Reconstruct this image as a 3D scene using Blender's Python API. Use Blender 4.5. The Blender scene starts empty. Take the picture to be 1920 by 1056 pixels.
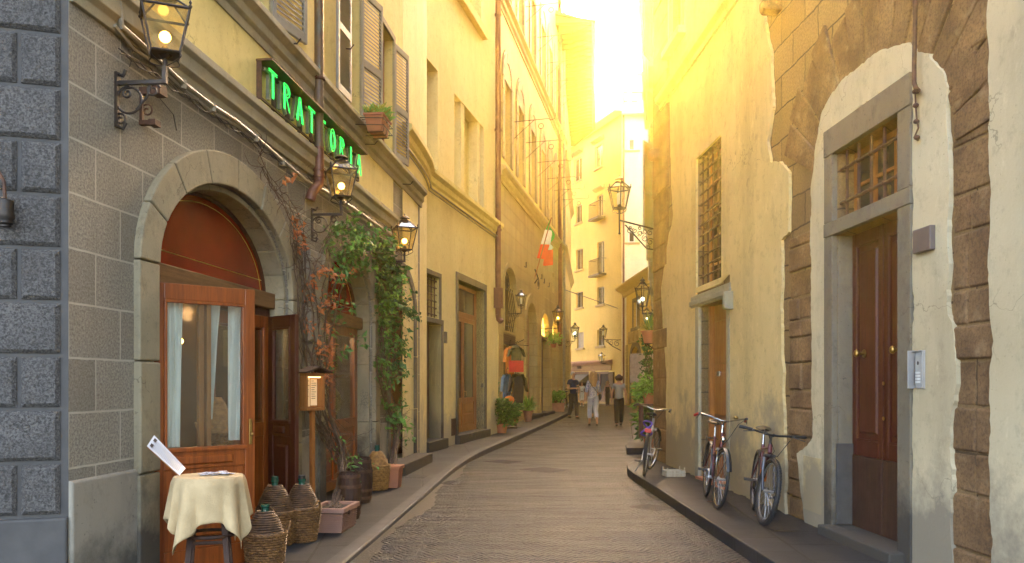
import bpy, bmesh, math, random
from mathutils import Vector, Matrix
from mathutils.geometry import tessellate_polygon
R = math.radians
random.seed(7)
SC = bpy.context.scene
COL = SC.collection
# ---------------------------------------------------------------- camera, sky, sun, exposure
F, HZ, CH = 1600.0, 718.0, 1.45          # focal length in pixels of a 1920 wide picture, horizon row, eye height
cam = bpy.data.cameras.new('camera'); cam_o = bpy.data.objects.new('camera', cam); COL.objects.link(cam_o)
cam_o.location = (0, 0, CH); cam_o.rotation_euler = (R(90), 0, 0)
cam.sensor_width = 36; cam.lens = 36 * F / 1920; cam.shift_y = (HZ - 528) / 1920
cam.clip_start = .05; cam.clip_end = 600
SC.camera = cam_o
SUN_AZ, SUN_EL = 5.8, 19.15               # degrees right of the street axis, degrees above the horizon
w = bpy.data.worlds.new('World'); SC.world = w; w.use_nodes = True
nt = w.node_tree; bg = nt.nodes['Background']
sky = nt.nodes.new('ShaderNodeTexSky'); sky.sky_type = 'NISHITA'; sky.sun_disc = False
sky.sun_elevation = R(SUN_EL); sky.sun_rotation = R(SUN_AZ); sky.air_density = .6; sky.dust_density = 4; sky.ozone_density = 0
tn = nt.nodes.new('ShaderNodeMix'); tn.data_type = 'RGBA'; tn.blend_type = 'MULTIPLY'; tn.inputs[0].default_value = 1   # warm white balance of the daylight
nt.links.new(sky.outputs[0], tn.inputs[6]); tn.inputs[7].default_value = (1, .865, .72, 1)
nt.links.new(tn.outputs[2], bg.inputs[0]); bg.inputs[1].default_value = 0.15
sl = bpy.data.lights.new('sun', 'SUN'); so = bpy.data.objects.new('sun', sl); COL.objects.link(so)
sl.energy = 5; sl.angle = R(.5); sl.color = (1, .77, .44)
sd = Vector((math.sin(R(SUN_AZ)) * math.cos(R(SUN_EL)), math.cos(R(SUN_AZ)) * math.cos(R(SUN_EL)), math.sin(R(SUN_EL))))
so.rotation_euler = sd.to_track_quat('Z', 'Y').to_euler(); so.location = sd * 60
SC.view_settings.view_transform = 'Standard'; SC.view_settings.look = 'None'
SC.view_settings.exposure = 4.42; SC.view_settings.gamma = 1; SC.view_settings.use_curve_mapping = False
SC.render.engine = 'CYCLES'
cy = SC.cycles
cy.use_denoising = True; cy.max_bounces = 7; cy.diffuse_bounces = 4; cy.glossy_bounces = 3; cy.transmission_bounces = 4
cy.transparent_max_bounces = 12; cy.volume_bounces = 0; cy.sample_clamp_indirect = 6; cy.caustics_reflective = False; cy.caustics_refractive = False
cy.volume_step_rate = 4; cy.volume_max_steps = 64

# ---------------------------------------------------------------- helpers
class MB:
    """collects shapes; build() links them as one mesh object"""
    def __init__(s): s.v = []; s.f = []
    def add(s, vs, fs):
        n = len(s.v); s.v += [tuple(v) for v in vs]; s.f += [tuple(i + n for i in f) for f in fs]; return s
    def box(s, x0, x1, y0, y1, z0, z1):
        if x0 > x1: x0, x1 = x1, x0
        if y0 > y1: y0, y1 = y1, y0
        if z0 > z1: z0, z1 = z1, z0
        return s.add([(x0,y0,z0),(x1,y0,z0),(x1,y1,z0),(x0,y1,z0),(x0,y0,z1),(x1,y0,z1),(x1,y1,z1),(x0,y1,z1)],
                     [(0,3,2,1),(4,5,6,7),(0,1,5,4),(1,2,6,5),(2,3,7,6),(3,0,4,7)])
    def frus(s, x0, x1, y0, y1, z0, z1, i):
        """box whose front (y0) face is inset by i: a bevelled block"""
        m = y0 + min(i, (y1 - y0) * .9)
        return s.add([(x0,y1,z0),(x1,y1,z0),(x1,y1,z1),(x0,y1,z1),(x0,m,z0),(x1,m,z0),(x1,m,z1),(x0,m,z1),
                      (x0+i,y0,z0+i),(x1-i,y0,z0+i),(x1-i,y0,z1-i),(x0+i,y0,z1-i)],
                     [(0,1,2,3),(4,5,1,0),(5,6,2,1),(6,7,3,2),(7,4,0,3),(4,8,9,5),(5,9,10,6),(6,10,11,7),(7,11,8,4),(8,11,10,9)])
    def prism(s, poly, y0, y1):
        """polygon in (x, z) extruded along y"""
        n = len(poly)
        return s.add([(a, y0, b) for a, b in poly] + [(a, y1, b) for a, b in poly],
                     [tuple(range(n)), tuple(range(2*n-1, n-1, -1))] + [(i, i+n, (i+1) % n + n, (i+1) % n) for i in range(n)])
    def prismz(s, poly, z0, z1):
        n = len(poly)
        return s.add([(a, b, z0) for a, b in poly] + [(a, b, z1) for a, b in poly],
                     [tuple(range(n-1, -1, -1)), tuple(range(n, 2*n))] + [(i, (i+1) % n, (i+1) % n + n, i+n) for i in range(n)])
    def beam(s, prof, x0, x1):
        """profile in (y, z) extruded along x"""
        n = len(prof)
        return s.add([(x0, a, b) for a, b in prof] + [(x1, a, b) for a, b in prof],
                     [tuple(range(n)), tuple(range(2*n-1, n-1, -1))] + [(i, i+n, (i+1) % n + n, (i+1) % n) for i in range(n)])
    def tube(s, pts, r, n=8, closed=False, cap=True):
        pts = [Vector(p) for p in pts]; m = len(pts)
        rs = r if isinstance(r, (list, tuple)) else [r] * m
        up = None; base = len(s.v); vs = []; fs = []
        for i, p in enumerate(pts):
            if closed: t = pts[(i+1) % m] - pts[i-1]
            else: t = pts[min(i+1, m-1)] - pts[max(i-1, 0)]
            if t.length < 1e-9: t = Vector((0,0,1))
            t.normalize()
            if up is None:
                up = Vector((0,0,1)) if abs(t.z) < .9 else Vector((1,0,0))
            a = t.cross(up)
            if a.length < 1e-6: a = t.cross(Vector((0,1,0)))
            a.normalize(); b = a.cross(t).normalized(); up = b
            for k in range(n):
                c = 2 * math.pi * k / n
                vs.append(p + (a * math.cos(c) + b * math.sin(c)) * rs[i])
        for i in range(m if closed else m-1):
            j = (i+1) % m
            for k in range(n):
                l = (k+1) % n
                fs.append((i*n+k, i*n+l, j*n+l, j*n+k))
        if not closed and cap:
            fs.append(tuple(range(n-1, -1, -1))); fs.append(tuple((m-1)*n + k for k in range(n)))
        return s.add(vs, fs)
    def lathe(s, prof, n=16, c=(0,0,0), rot=0, sx=1, sy=1, caps=True):
        """profile [(radius, z)] turned about z"""
        vs = []; fs = []; m = len(prof)
        for r, z in prof:
            for k in range(n):
                a = rot + 2*math.pi*k/n
                vs.append((c[0]+r*sx*math.cos(a), c[1]+r*sy*math.sin(a), c[2]+z))
        for i in range(m-1):
            for k in range(n):
                l = (k+1) % n
                fs.append((i*n+k, i*n+l, (i+1)*n+l, (i+1)*n+k))
        if caps:
            fs.append(tuple(range(n-1, -1, -1))); fs.append(tuple((m-1)*n+k for k in range(n)))
        return s.add(vs, fs)
    def ball(s, c, r, n=10, sc=(1,1,1)):
        prof = [(max(1e-4, math.sin(math.pi*i/n)), -math.cos(math.pi*i/n)) for i in range(n+1)]
        b = len(s.v); s.lathe(prof, max(8, n+2))
        for i in range(b, len(s.v)):
            x, y, z = s.v[i]; s.v[i] = (c[0]+x*r*sc[0], c[1]+y*r*sc[1], c[2]+z*r*sc[2])
        return s
    def grid(s, fn, nu, nv):
        vs = [fn(i/nu, j/nv) for j in range(nv+1) for i in range(nu+1)]
        fs = [(j*(nu+1)+i, j*(nu+1)+i+1, (j+1)*(nu+1)+i+1, (j+1)*(nu+1)+i) for j in range(nv) for i in range(nu)]
        return s.add(vs, fs)
    def xf(s, M, start=0):
        for i in range(start, len(s.v)): s.v[i] = tuple(M @ Vector(s.v[i]))
        return s
    def build(s, name, m, parent=None, smooth=False, bevel=0, recalc=True, solid=0, sub=0):
        me = bpy.data.meshes.new(name); me.from_pydata(s.v, [], s.f); me.update()
        if recalc:
            b = bmesh.new(); b.from_mesh(me); bmesh.ops.recalc_face_normals(b, faces=b.faces[:]); b.to_mesh(me); b.free()
        if smooth:
            for p in me.polygons: p.use_smooth = True
            try: me.set_sharp_from_angle(angle=R(45))
            except Exception: pass
        me.materials.append(m)
        o = bpy.data.objects.new(name, me); COL.objects.link(o)
        if parent is not None: o.parent = parent
        if solid:
            q = o.modifiers.new('solid', 'SOLIDIFY'); q.thickness = solid; q.offset = 0
        if sub:
            q = o.modifiers.new('sub', 'SUBSURF'); q.levels = sub; q.render_levels = sub
        if bevel:
            q = o.modifiers.new('bevel', 'BEVEL'); q.width = bevel; q.segments = 2; q.limit_method = 'ANGLE'; q.angle_limit = R(40)
        return o

def tag(o, label=None, cat=None, group=None, kind=None):
    if label: o['label'] = label
    if cat: o['category'] = cat
    if group: o['group'] = group
    if kind: o['kind'] = kind
    return o
def thing(name, label, cat, loc=(0,0,0), rz=0, group=None, rot=None):
    o = bpy.data.objects.new(name, None); COL.objects.link(o); o.location = loc
    o.rotation_euler = rot if rot else (0, 0, rz); o.empty_display_size = .1
    return tag(o, label, cat, group)
KIDS = {}
def children(o): return [c for c in bpy.data.objects if c.parent == o]
def copy_tree(o, parent=None):
    c = o.copy(); COL.objects.link(c); c.parent = parent
    for ch in children(o): copy_tree(ch, c)
    return c
def dup(o, loc, rz=None, label=None, rot=None):
    c = copy_tree(o); c.location = loc
    if rz is not None: c.rotation_euler = (0, 0, rz)
    if rot: c.rotation_euler = rot
    if label: c['label'] = label
    return c

class Wall:
    """a facade plane standing in plan; local x runs right as seen from the street, y into the wall, z up"""
    def __init__(s, x0, y0, vp, side, ang=None):
        a = math.atan((vp - 960) / F) if ang is None else ang
        far = Vector((math.sin(a), math.cos(a)))
        s.dx = far if side == 'L' else -far
        s.dy = Vector((-s.dx.y, s.dx.x)); s.o = Vector((x0, y0)); s.rot = math.atan2(s.dx.y, s.dx.x)
    def s(s, px, d=0):
        k = (px - 960) / F; o = s.o + s.dy * d
        return (k * o.y - o.x) / (s.dx.x - k * s.dx.y)
    def p(s, px, py, d=0):
        t = s.s(px, d); y = (s.o + s.dy * d + s.dx * t).y
        return (t, CH + (HZ - py) * y / F)
    def h(s, px, py, d=0): return s.p(px, py, d)[1]
    def w(s, t, d, h):
        q = s.o + s.dx * t + s.dy * d; return Vector((q.x, q.y, h))
def gpos(px, py, h=0.0):
    """the point of the horizontal plane at height h seen at a pixel"""
    y = (CH - h) * F / (py - HZ); return Vector(((px - 960) / F * y, y, h))

def arch(s0, s1, hb, hs, rise, n=20):
    c = (s0 + s1) / 2; a = (s1 - s0) / 2
    return [(s0, hb), (s1, hb)] + [(c + a * math.cos(math.pi * i / n), hs + rise * math.sin(math.pi * i / n)) for i in range(n + 1)]
def rect(s0, s1, h0, h1): return [(s0, h0), (s1, h0), (s1, h1), (s0, h1)]
def facade(mb, outer, holes, reveal=.25, back=5, y=0):
    loops = [[Vector((a, b, 0)) for a, b in outer]] + [[Vector((a, b, 0)) for a, b in h] for h in holes]
    flat = [p for l in loops for p in l]
    tris = tessellate_polygon(loops)
    vs = [(p.x, y, p.y) for p in flat]; mb.add(vs, [tuple(t) for t in tris])
    for h in holes:
        r = reveal if not isinstance(reveal, dict) else reveal.get(len(h), .25)
        n = len(h); mb.add([(a, y, b) for a, b in h] + [(a, y + r, b) for a, b in h], [(i, (i+1) % n, (i+1) % n + n, i + n) for i in range(n)])
    if back:
        n = len(outer); mb.add([(a, y, b) for a, b in outer] + [(a, y + back, b) for a, b in outer],
                               [(i, i+n, (i+1) % n + n, (i+1) % n) for i in range(n)] + [tuple(range(n, 2*n))])
    return mb
def arch_ring(mb, s0, s1, hb, hs, rise, wd, y0, y1, blocks=9, gap=.006, legs=None):
    """surround of wedge blocks round an arched opening, with block legs"""
    c = (s0+s1)/2; a = (s1-s0)/2
    for k in range(blocks):
        t0 = math.pi*k/blocks + gap/a/2; t1 = math.pi*(k+1)/blocks - gap/a/2; n = 4
        inn = [(c + a*math.cos(t0+(t1-t0)*i/n), hs + rise*math.sin(t0+(t1-t0)*i/n)) for i in range(n+1)]
        out = [(c + (a+wd)*math.cos(t0+(t1-t0)*i/n), hs + (rise+wd)*math.sin(t0+(t1-t0)*i/n)) for i in range(n+1)]
        j = random.uniform(-.004, .004)
        mb.prism(inn + out[::-1], y0 + j, y1)
    hts = legs or [hb, hs]
    for p, q in zip(hts[:-1], hts[1:]):
        for (u, v) in ((s0 - wd, s0), (s1, s1 + wd)):
            j = random.uniform(-.004, .004); mb.box(u, v, y0 + j, y1, p + gap/2, q - gap/2)
    return mb

# ---------------------------------------------------------------- materials
def _n(nt, t, **kw):
    n = nt.nodes.new('ShaderNode' + t)
    for k, v in kw.items():
        if k.startswith('_'): setattr(n, k[1:], v)
        else:
            key = int(k[1:]) if k[0] == 'i' and k[1:].isdigit() else k.replace('__', ' ')
            if hasattr(v, 'is_output') or isinstance(v, bpy.types.NodeSocket): nt.links.new(v, n.inputs[key])
            else: n.inputs[key].default_value = v
    return n
def c4(c): return (c[0], c[1], c[2], 1)
class Mat:
    def __init__(s, name):
        s.m = bpy.data.materials.new(name); s.m.use_nodes = True; s.nt = s.m.node_tree
        s.b = s.nt.nodes['Principled BSDF']; s.tc = s.n('TexCoord').outputs['Object']
    def n(s, t, **kw): return _n(s.nt, t, **kw)
    def noise(s, sc, det=5, vec=None, rough=.55, dist=0):
        return s.n('TexNoise', Vector=vec or s.tc, Scale=sc, Detail=det, Roughness=rough, Distortion=dist).outputs['Fac']
    def ramp(s, f, lo, hi): return s.n('MapRange', Value=f, **{'From__Min': lo, 'From__Max': hi}).outputs[0]
    def mix(s, f, a, b):
        n = s.nt.nodes.new('ShaderNodeMix'); n.data_type = 'RGBA'
        for i, v in ((0, f), (6, a), (7, b)):
            if isinstance(v, bpy.types.NodeSocket): s.nt.links.new(v, n.inputs[i])
            else: n.inputs[i].default_value = v if i == 0 else c4(v)
        return n.outputs[2]
    def math(s, op, a, b=0.0, c=None):
        n = s.nt.nodes.new('ShaderNodeMath'); n.operation = op
        for i, v in ((0, a), (1, b), (2, c)):
            if v is None: continue
            if isinstance(v, bpy.types.NodeSocket): s.nt.links.new(v, n.inputs[i])
            else: n.inputs[i].default_value = v
        return n.outputs[0]
    def xyz(s, vec=None):
        n = s.n('SeparateXYZ', Vector=vec or s.tc); return n.outputs
    def comb(s, x, y, z): return s.n('CombineXYZ', X=x, Y=y, Z=z).outputs[0]
    def scale(s, v, vec=None): return s.n('Mapping', Vector=vec or s.tc, Scale=v).outputs[0]
    def bump(s, h, strength=.5, dist=.01, prev=None):
        n = s.n('Bump', Height=h, Strength=strength, Distance=dist)
        if prev: s.nt.links.new(prev, n.inputs['Normal'])
        return n.outputs[0]
    def out(s, col, rough=.8, metal=0, norm=None, spec=.5, **kw):
        for k, v in (('Base Color', col), ('Roughness', rough), ('Metallic', metal), ('Normal', norm), ('Specular IOR Level', spec)):
            if v is None: continue
            if isinstance(v, bpy.types.NodeSocket): s.nt.links.new(v, s.b.inputs[k])
            else: s.b.inputs[k].default_value = c4(v) if k == 'Base Color' else v
        return s.m
def simple(name, c, c2=None, rough=.7, metal=0, sc=6, bump=.2, bsc=60, bd=.003, spec=.5):
    m = Mat(name); f = m.ramp(m.noise(sc, 6), .35, .65)
    col = m.mix(f, c, c2 or tuple(x*.75 for x in c))
    nb = m.bump(m.noise(bsc, 4), bump, bd) if bump else None
    return m.out(col, rough, metal, nb, spec)
def plaster(name, c, c2, stain, dirt, rough=.85, dirt_h=1.2, stk=.5, gr=.35):
    m = Mat(name); x = m.xyz()
    col = m.mix(m.ramp(m.noise(.7, 6), .35, .65), c, c2)
    col = m.mix(m.math('MULTIPLY', m.ramp(m.noise(1.6, 8, m.scale((1, 1, .22)), .65), .5, .8), stk), col, stain)
    col = m.mix(m.math('MULTIPLY', m.ramp(m.noise(7, 8, rough=.75), .52, .70), .5), col, stain)
    col = m.mix(m.math('MULTIPLY', m.ramp(m.noise(4.5, 9, m.scale((1, 1, .5)), rough=.8), .56, .66), .4), col, tuple(min(1, a*1.25) for a in c))
    vo = m.n('TexVoronoi', _feature='DISTANCE_TO_EDGE', Vector=m.n('VectorMath', _operation='ADD', i0=m.tc, i1=m.n('TexNoise', Vector=m.tc, Scale=2.5, Detail=5.0).outputs['Color']).outputs[0], Scale=.85)
    ck = m.math('MULTIPLY', m.math('LESS_THAN', vo.outputs['Distance'], .004), m.ramp(m.noise(.9, 2), .52, .6))
    col = m.mix(m.math('MULTIPLY', ck, .45), col, tuple(a*.4 for a in stain))
    pit = m.ramp(m.noise(26, 4, rough=.7), .64, .70); col = m.mix(m.math('MULTIPLY', pit, .55), col, tuple(a*.6 for a in stain))
    low = m.math('SUBTRACT', m.math('MULTIPLY', m.noise(1.4, 9, rough=.68), 2.4), m.math('DIVIDE', x[2], dirt_h))
    col = m.mix(m.ramp(low, .25, .75), col, dirt)
    nb = m.bump(m.noise(2.2, 5), .35, .03); nb = m.bump(m.noise(38, 6, rough=.7), gr, .004, nb)
    return m.out(col, rough, 0, nb, .3)
def ashlar(name, c1, c2, mortar, bw, bh, ms=.012, off=.5, ox=0, oz=0, warp=0, bumpd=.008, grain=60, gd=.006, gstr=.8, rough=.85, speck=.5, depth=1.0, stain=None, stk=.5, sq=1):
    m = Mat(name); x = m.xyz()
    vx, vz = m.math('ADD', x[0], ox), m.math('ADD', x[2], oz)
    # returns and reveals face along x: let y feed in so courses carry round the corner
    vx = m.math('ADD', vx, x[1])
    if warp:
        nz = m.noise(2.5, 3); vz = m.math('ADD', vz, m.math('MULTIPLY', m.math('SUBTRACT', nz, .5), warp))
        nz2 = m.noise(9, 3); vx = m.math('ADD', vx, m.math('MULTIPLY', m.math('SUBTRACT', nz2, .5), warp)); vz = m.math('ADD', vz, m.math('MULTIPLY', m.math('SUBTRACT', nz2, .5), warp * .4))
    v = m.comb(vx, vz, 0.0)
    def br(a, b, mm, smooth=.1):
        n = m.n('TexBrick', Vector=v, Scale=1.0, Color1=c4(a), Color2=c4(b), Mortar=c4(mm), Bias=0.0)
        n.inputs['Mortar Size'].default_value = ms; n.inputs['Mortar Smooth'].default_value = smooth
        n.inputs['Brick Width'].default_value = bw; n.inputs['Row Height'].default_value = bh; n.offset = off; n.squash = sq
        return n
    b = br(c1, c2, mortar)
    g = m.noise(grain, 5, rough=.75)
    col = b.outputs['Color']
    inv = m.math('SUBTRACT', 1.0, b.outputs['Fac'])
    sp = m.math('MULTIPLY', m.math('MULTIPLY', m.ramp(g, .42, .62), speck), inv)
    col = m.mix(sp, col, tuple(v_*.35 for v_ in c1))
    col = m.mix(m.math('MULTIPLY', m.ramp(m.noise(1.2, 7, m.scale((1, 1, .4))), .45, .75), stk), col, stain or tuple(v_*.55 for v_ in c2))
    nb = m.bump(m.math('MULTIPLY', inv, depth), 1.0, bumpd) if bumpd else None
    nb = m.bump(m.math('MULTIPLY', g, inv), gstr, gd, nb)
    nb = m.bump(m.noise(6, 4), .4, .02, nb)
    return m.out(col, rough, 0, nb, .3)
def wood(name, c1, c2, rough=.45, sc=1, bump=.3, axis=2, coat=0):
    m = Mat(name); s_ = [9*sc, 9*sc, 9*sc]; s_[axis] = .55*sc
    v = m.scale(tuple(s_)); f = m.noise(2.4, 7, v, .62, .8)
    g = m.noise(14, 4, v, .6)
    col = m.mix(m.ramp(f, .33, .68), c1, c2); col = m.mix(m.math('MULTIPLY', m.ramp(g, .5, .75), .45), col, tuple(a*.35 for a in c2))
    col = m.mix(m.math('MULTIPLY', m.ramp(m.noise(1.7, 5), .5, .8), .4), col, tuple(a*.5 for a in c2))
    nb = m.bump(g, bump, .003)
    r = m.math('ADD', m.math('MULTIPLY', m.noise(5, 4), .3), rough - .15)
    mm = m.out(col, r, 0, nb, .4)
    if coat: m.b.inputs['Coat Weight'].default_value = coat; m.b.inputs['Coat Roughness'].default_value = .2
    return mm
def glow(name, c, strength, base=(.8,.7,.5)):
    m = Mat(name); m.out(base, .5); m.b.inputs['Emission Color'].default_value = c4(c); m.b.inputs['Emission Strength'].default_value = strength
    return m.m
def glass(name, tint=(1,1,1), gl=.12, rough=.02, opac=0.0, dirt=None):
    """thin pane: see-through with a sharp reflection"""
    m = bpy.data.materials.new(name); m.use_nodes = True; nt = m.node_tree
    for n in list(nt.nodes):
        if n.type != 'OUTPUT_MATERIAL': nt.nodes.remove(n)
    o = [n for n in nt.nodes if n.type == 'OUTPUT_MATERIAL'][0]
    tr = _n(nt, 'BsdfTransparent', Color=c4(tint)); gs = _n(nt, 'BsdfGlossy', Roughness=rough)
    lw = _n(nt, 'LayerWeight', Blend=.35)
    mr = _n(nt, 'MapRange', Value=lw.outputs['Fresnel'], **{'To__Min': gl, 'To__Max': .55})
    mx = _n(nt, 'MixShader', i0=mr.outputs[0], i1=tr.outputs[0], i2=gs.outputs[0])
    last = mx.outputs[0]
    if opac:
        tcn = _n(nt, 'TexCoord'); ns = _n(nt, 'TexNoise', Vector=tcn.outputs['Object'], Scale=9.0, Detail=5.0)
        mr2 = _n(nt, 'MapRange', Value=ns.outputs['Fac'], **{'From__Min': .35, 'From__Max': .75, 'To__Min': 0.0, 'To__Max': opac})
        df = _n(nt, 'BsdfDiffuse', Color=c4(dirt or (.4, .35, .2)))
        last = _n(nt, 'MixShader', i0=mr2.outputs[0], i1=last, i2=df.outputs[0]).outputs[0]
    nt.links.new(last, o.inputs[0]); return m
def foliage(name, c1, c2, sc=6, rough=.5, trans=.25):
    m = Mat(name); f = m.ramp(m.noise(sc, 3), .35, .65)
    g = m.ramp(m.noise(sc*9, 2), .4, .6)
    col = m.mix(f, c1, c2); col = m.mix(m.math('MULTIPLY', g, .5), col, tuple(min(1, a*1.7) for a in c2))
    mm = m.out(col, rough, 0, None, .4)
    m.b.inputs['Transmission Weight'].default_value = 0
    return mm

X = {}
X['shop_stone'] = ashlar('shop_stone', (.34,.31,.25), (.24,.217,.175), (.40,.37,.30), .56, .332, ms=.007, warp=.012, grain=60, gd=.008, gstr=1, bumpd=.003, speck=.85, depth=-.6, oz=.06, stk=.45, stain=(.10,.09,.06))
def _rough():
    m = Mat('grey_rough'); g = m.noise(85, 4, rough=.6, dist=.6); big = m.noise(2.2, 5)
    col = m.mix(m.ramp(g, .40, .60), (.055,.051,.048), (.165,.153,.142)); col = m.mix(m.math('MULTIPLY', m.ramp(big, .4, .7), .45), col, (.05,.047,.045))
    nb = m.bump(m.noise(14, 4), .6, .02); nb = m.bump(g, 1, .02, nb)
    return m.out(col, .8, 0, nb, .3)
X['grey_rough'] = _rough()
X['grey_smooth'] = simple('grey_smooth', (.072,.067,.062), (.048,.045,.043), .75, sc=5, bump=.4, bsc=60, bd=.004)
X['plinth'] = plaster('plinth', (.31,.285,.23), (.25,.225,.18), (.12,.11,.085), (.09,.085,.07), dirt_h=.5, gr=.5)
X['yellow'] = plaster('yellow_plaster', (.74,.61,.24), (.65,.53,.20), (.42,.30,.09), (.40,.34,.22), dirt_h=.8, stk=.35)
X['pale_yellow'] = plaster('pale_yellow_plaster', (.78,.67,.34), (.70,.58,.27), (.50,.39,.16), (.44,.39,.27), dirt_h=1.1, stk=.4)
X['trim'] = plaster('stone_trim', (.36,.32,.22), (.29,.26,.18), (.16,.14,.09), (.2,.19,.16), dirt_h=.3, stk=.6, gr=.5)
X['archstone'] = plaster('arch_stone', (.34,.295,.195), (.25,.215,.14), (.10,.085,.058), (.08,.07,.055), dirt_h=.9, stk=.6, gr=.9)
X['serena'] = plaster('grey_sandstone', (.19,.163,.118), (.14,.121,.088), (.06,.053,.042), (.055,.05,.044), dirt_h=.9, stk=.5, gr=.9)
X['palace'] = ashlar('palace_stone', (.46,.36,.17), (.40,.31,.14), (.34,.26,.12), 1.0, .42, ms=.012, grain=30, gd=.006, bumpd=.006, speck=.25, stk=.6, stain=(.22,.16,.08))
X['old_stone'] = ashlar('old_stone', (.32,.205,.095), (.23,.145,.066), (.08,.05,.025), .62, .33, ms=.010, warp=.06, grain=42, gd=.012, gstr=1, bumpd=.02, speck=.55, stk=.5, stain=(.13,.09,.055))
X['block'] = Mat('weathered_block')
def _blk():
    m = X['block']; g = m.noise(45, 6, rough=.75)
    col = m.mix(m.ramp(m.noise(2.3, 4), .35, .65), (.29,.175,.085), (.15,.09,.048))
    col = m.mix(m.math('MULTIPLY', m.ramp(g, .45, .62), .6), col, (.075,.05,.035))
    col = m.mix(m.math('MULTIPLY', m.ramp(m.noise(5, 6, rough=.7), .56, .7), .6), col, (.33,.24,.14))
    nb = m.bump(m.noise(7, 5), .8, .03); nb = m.bump(g, 1, .012, nb)
    X['block'] = m.out(col, .9, 0, nb, .2)
_blk()
X['cream'] = plaster('cream_plaster', (.69,.53,.26), (.59,.44,.20), (.30,.22,.11), (.30,.25,.165), dirt_h=1.3, stk=.55, gr=.6)
X['patch'] = plaster('pale_patch_plaster', (.56,.49,.33), (.46,.39,.25), (.26,.22,.15), (.25,.22,.165), dirt_h=1.0, stk=.7, gr=.7)
X['door_wood'] = wood('door_wood', (.31,.075,.011), (.16,.034,.006), .38, coat=.3)
X['door_wood_h'] = wood('door_wood_rail', (.30,.10,.022), (.17,.048,.012), .38, axis=0, coat=.3)
X['orange_wood'] = wood('orange_wood', (.36,.14,.035), (.22,.075,.018), .45)
X['dark_wood'] = wood('dark_red_wood', (.085,.016,.006), (.045,.008,.004), .5, coat=.08)
X['old_wood'] = wood('weathered_wood', (.06,.025,.014), (.03,.014,.009), .7, bump=.8)
X['grey_wood'] = wood('crate_wood', (.50,.44,.33), (.36,.31,.22), .8)
X['beam_wood'] = wood('beam_wood', (.24,.13,.055), (.13,.065,.025), .7, axis=0)
X['shutter'] = simple('shutter_paint', (.30,.285,.25), (.25,.235,.2), .55, sc=3, bump=.15, bsc=80)
X['glass'] = glass('window_glass', (.92,.94,.92), .05)
X['dark'] = simple('dark_interior', (.012,.010,.009), (.02,.016,.012), .9, bump=0)
X['dim'] = simple('dim_interior', (.10,.06,.03), (.05,.03,.02), .9, sc=2, bump=0)
X['winglass'] = simple('dark_window_glass', (.03,.028,.025), (.055,.045,.035), .12, sc=1.5, bump=0, spec=.35)
X['lunette'] = simple('red_lunette_panel', (.30,.014,.005), (.18,.009,.004), .22, sc=1.2, bump=0, spec=.35)
X['gold'] = simple('gold_line', (.6,.35,.06), rough=.4, bump=0)
X['iron'] = simple('wrought_iron', (.03,.026,.024), (.05,.035,.025), .5, metal=.5, sc=20, bump=.4, bsc=90)
X['rust'] = simple('rusty_iron', (.12,.055,.03), (.06,.03,.02), .7, metal=.2, sc=18, bump=.5, bsc=90)
X['brass'] = simple('brass', (.42,.27,.08), (.3,.19,.06), .3, metal=.9, sc=12, bump=.1)
X['copper'] = simple('copper_pipe', (.20,.085,.045), (.13,.05,.03), .5, metal=.35, sc=5, bump=.2)
def _pat():
    m = Mat('patinated_copper'); col = m.mix(m.ramp(m.noise(3, 6, m.scale((1,1,.35))), .5, .62), (.13,.085,.055), (.13,.19,.14))
    col = m.mix(m.ramp(m.noise(9, 6, m.scale((1,1,.2))), .62, .7), col, (.22,.36,.28))
    return m.out(col, .55, .2, m.bump(m.noise(40, 4), .3, .003))
X['patina'] = _pat()
X['cable'] = simple('grey_cable', (.30,.27,.20), (.2,.18,.14), .5, sc=9, bump=.3)
X['dcable'] = simple('dark_cable', (.05,.045,.04), rough=.6, bump=.1)
X['terra'] = simple('terracotta', (.42,.15,.07), (.34,.13,.07), .75, sc=6, bump=.3)
X['pterra'] = simple('pink_terracotta', (.36,.19,.13), (.28,.15,.11), .8, sc=6, bump=.3)
X['wicker'] = simple('wicker', (.24,.12,.04), (.09,.04,.015), .55, sc=26, bump=.6, bsc=120)
X['wickerl'] = simple('light_wicker', (.42,.22,.065), (.22,.105,.03), .55, sc=26, bump=.6, bsc=120)
X['bottle'] = simple('green_bottle', (.01,.09,.05), (.015,.06,.04), .1, bump=0, spec=.8)
X['black'] = simple('black_rubber', (.018,.018,.02), rough=.65, bump=.2)
X['blackp'] = simple('black_plastic', (.02,.02,.022), rough=.35, bump=0)
X['chrome'] = simple('chrome', (.62,.62,.62), rough=.22, metal=1, bump=0)
X['alu'] = simple('aluminium', (.45,.45,.46), (.35,.35,.36), .35, metal=.8, bump=0)
X['cloth'] = simple('cream_tablecloth', (.47,.35,.19), (.38,.28,.145), .9, sc=9, bump=.7, bsc=120, bd=.006)
X['curtain'] = simple('white_curtain', (.82,.83,.78), (.72,.74,.70), .9, sc=5, bump=.2, bsc=200)
X['white'] = simple('white_paint', (.72,.72,.70), (.6,.6,.58), .6, bump=.1)
X['red'] = simple('red_plastic', (.55,.02,.01), rough=.4, bump=0)
X['leaf'] = foliage('green_leaf', (.045,.12,.022), (.075,.17,.03))
X['leafb'] = foliage('bright_leaf', (.11,.27,.04), (.17,.34,.055))
X['leafd'] = foliage('dark_leaf', (.022,.06,.016), (.04,.10,.024))
X['dryleaf'] = foliage('dry_leaf', (.48,.19,.055), (.36,.10,.03))
X['stem'] = simple('vine_stem', (.12,.075,.045), (.07,.045,.03), .85, sc=20, bump=.6)
X['soil'] = simple('soil', (.03,.02,.014), rough=.95, sc=40, bump=1, bsc=60)
X['bulb'] = glow('lit_bulb', (1, .55, .10), 1.3)
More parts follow.
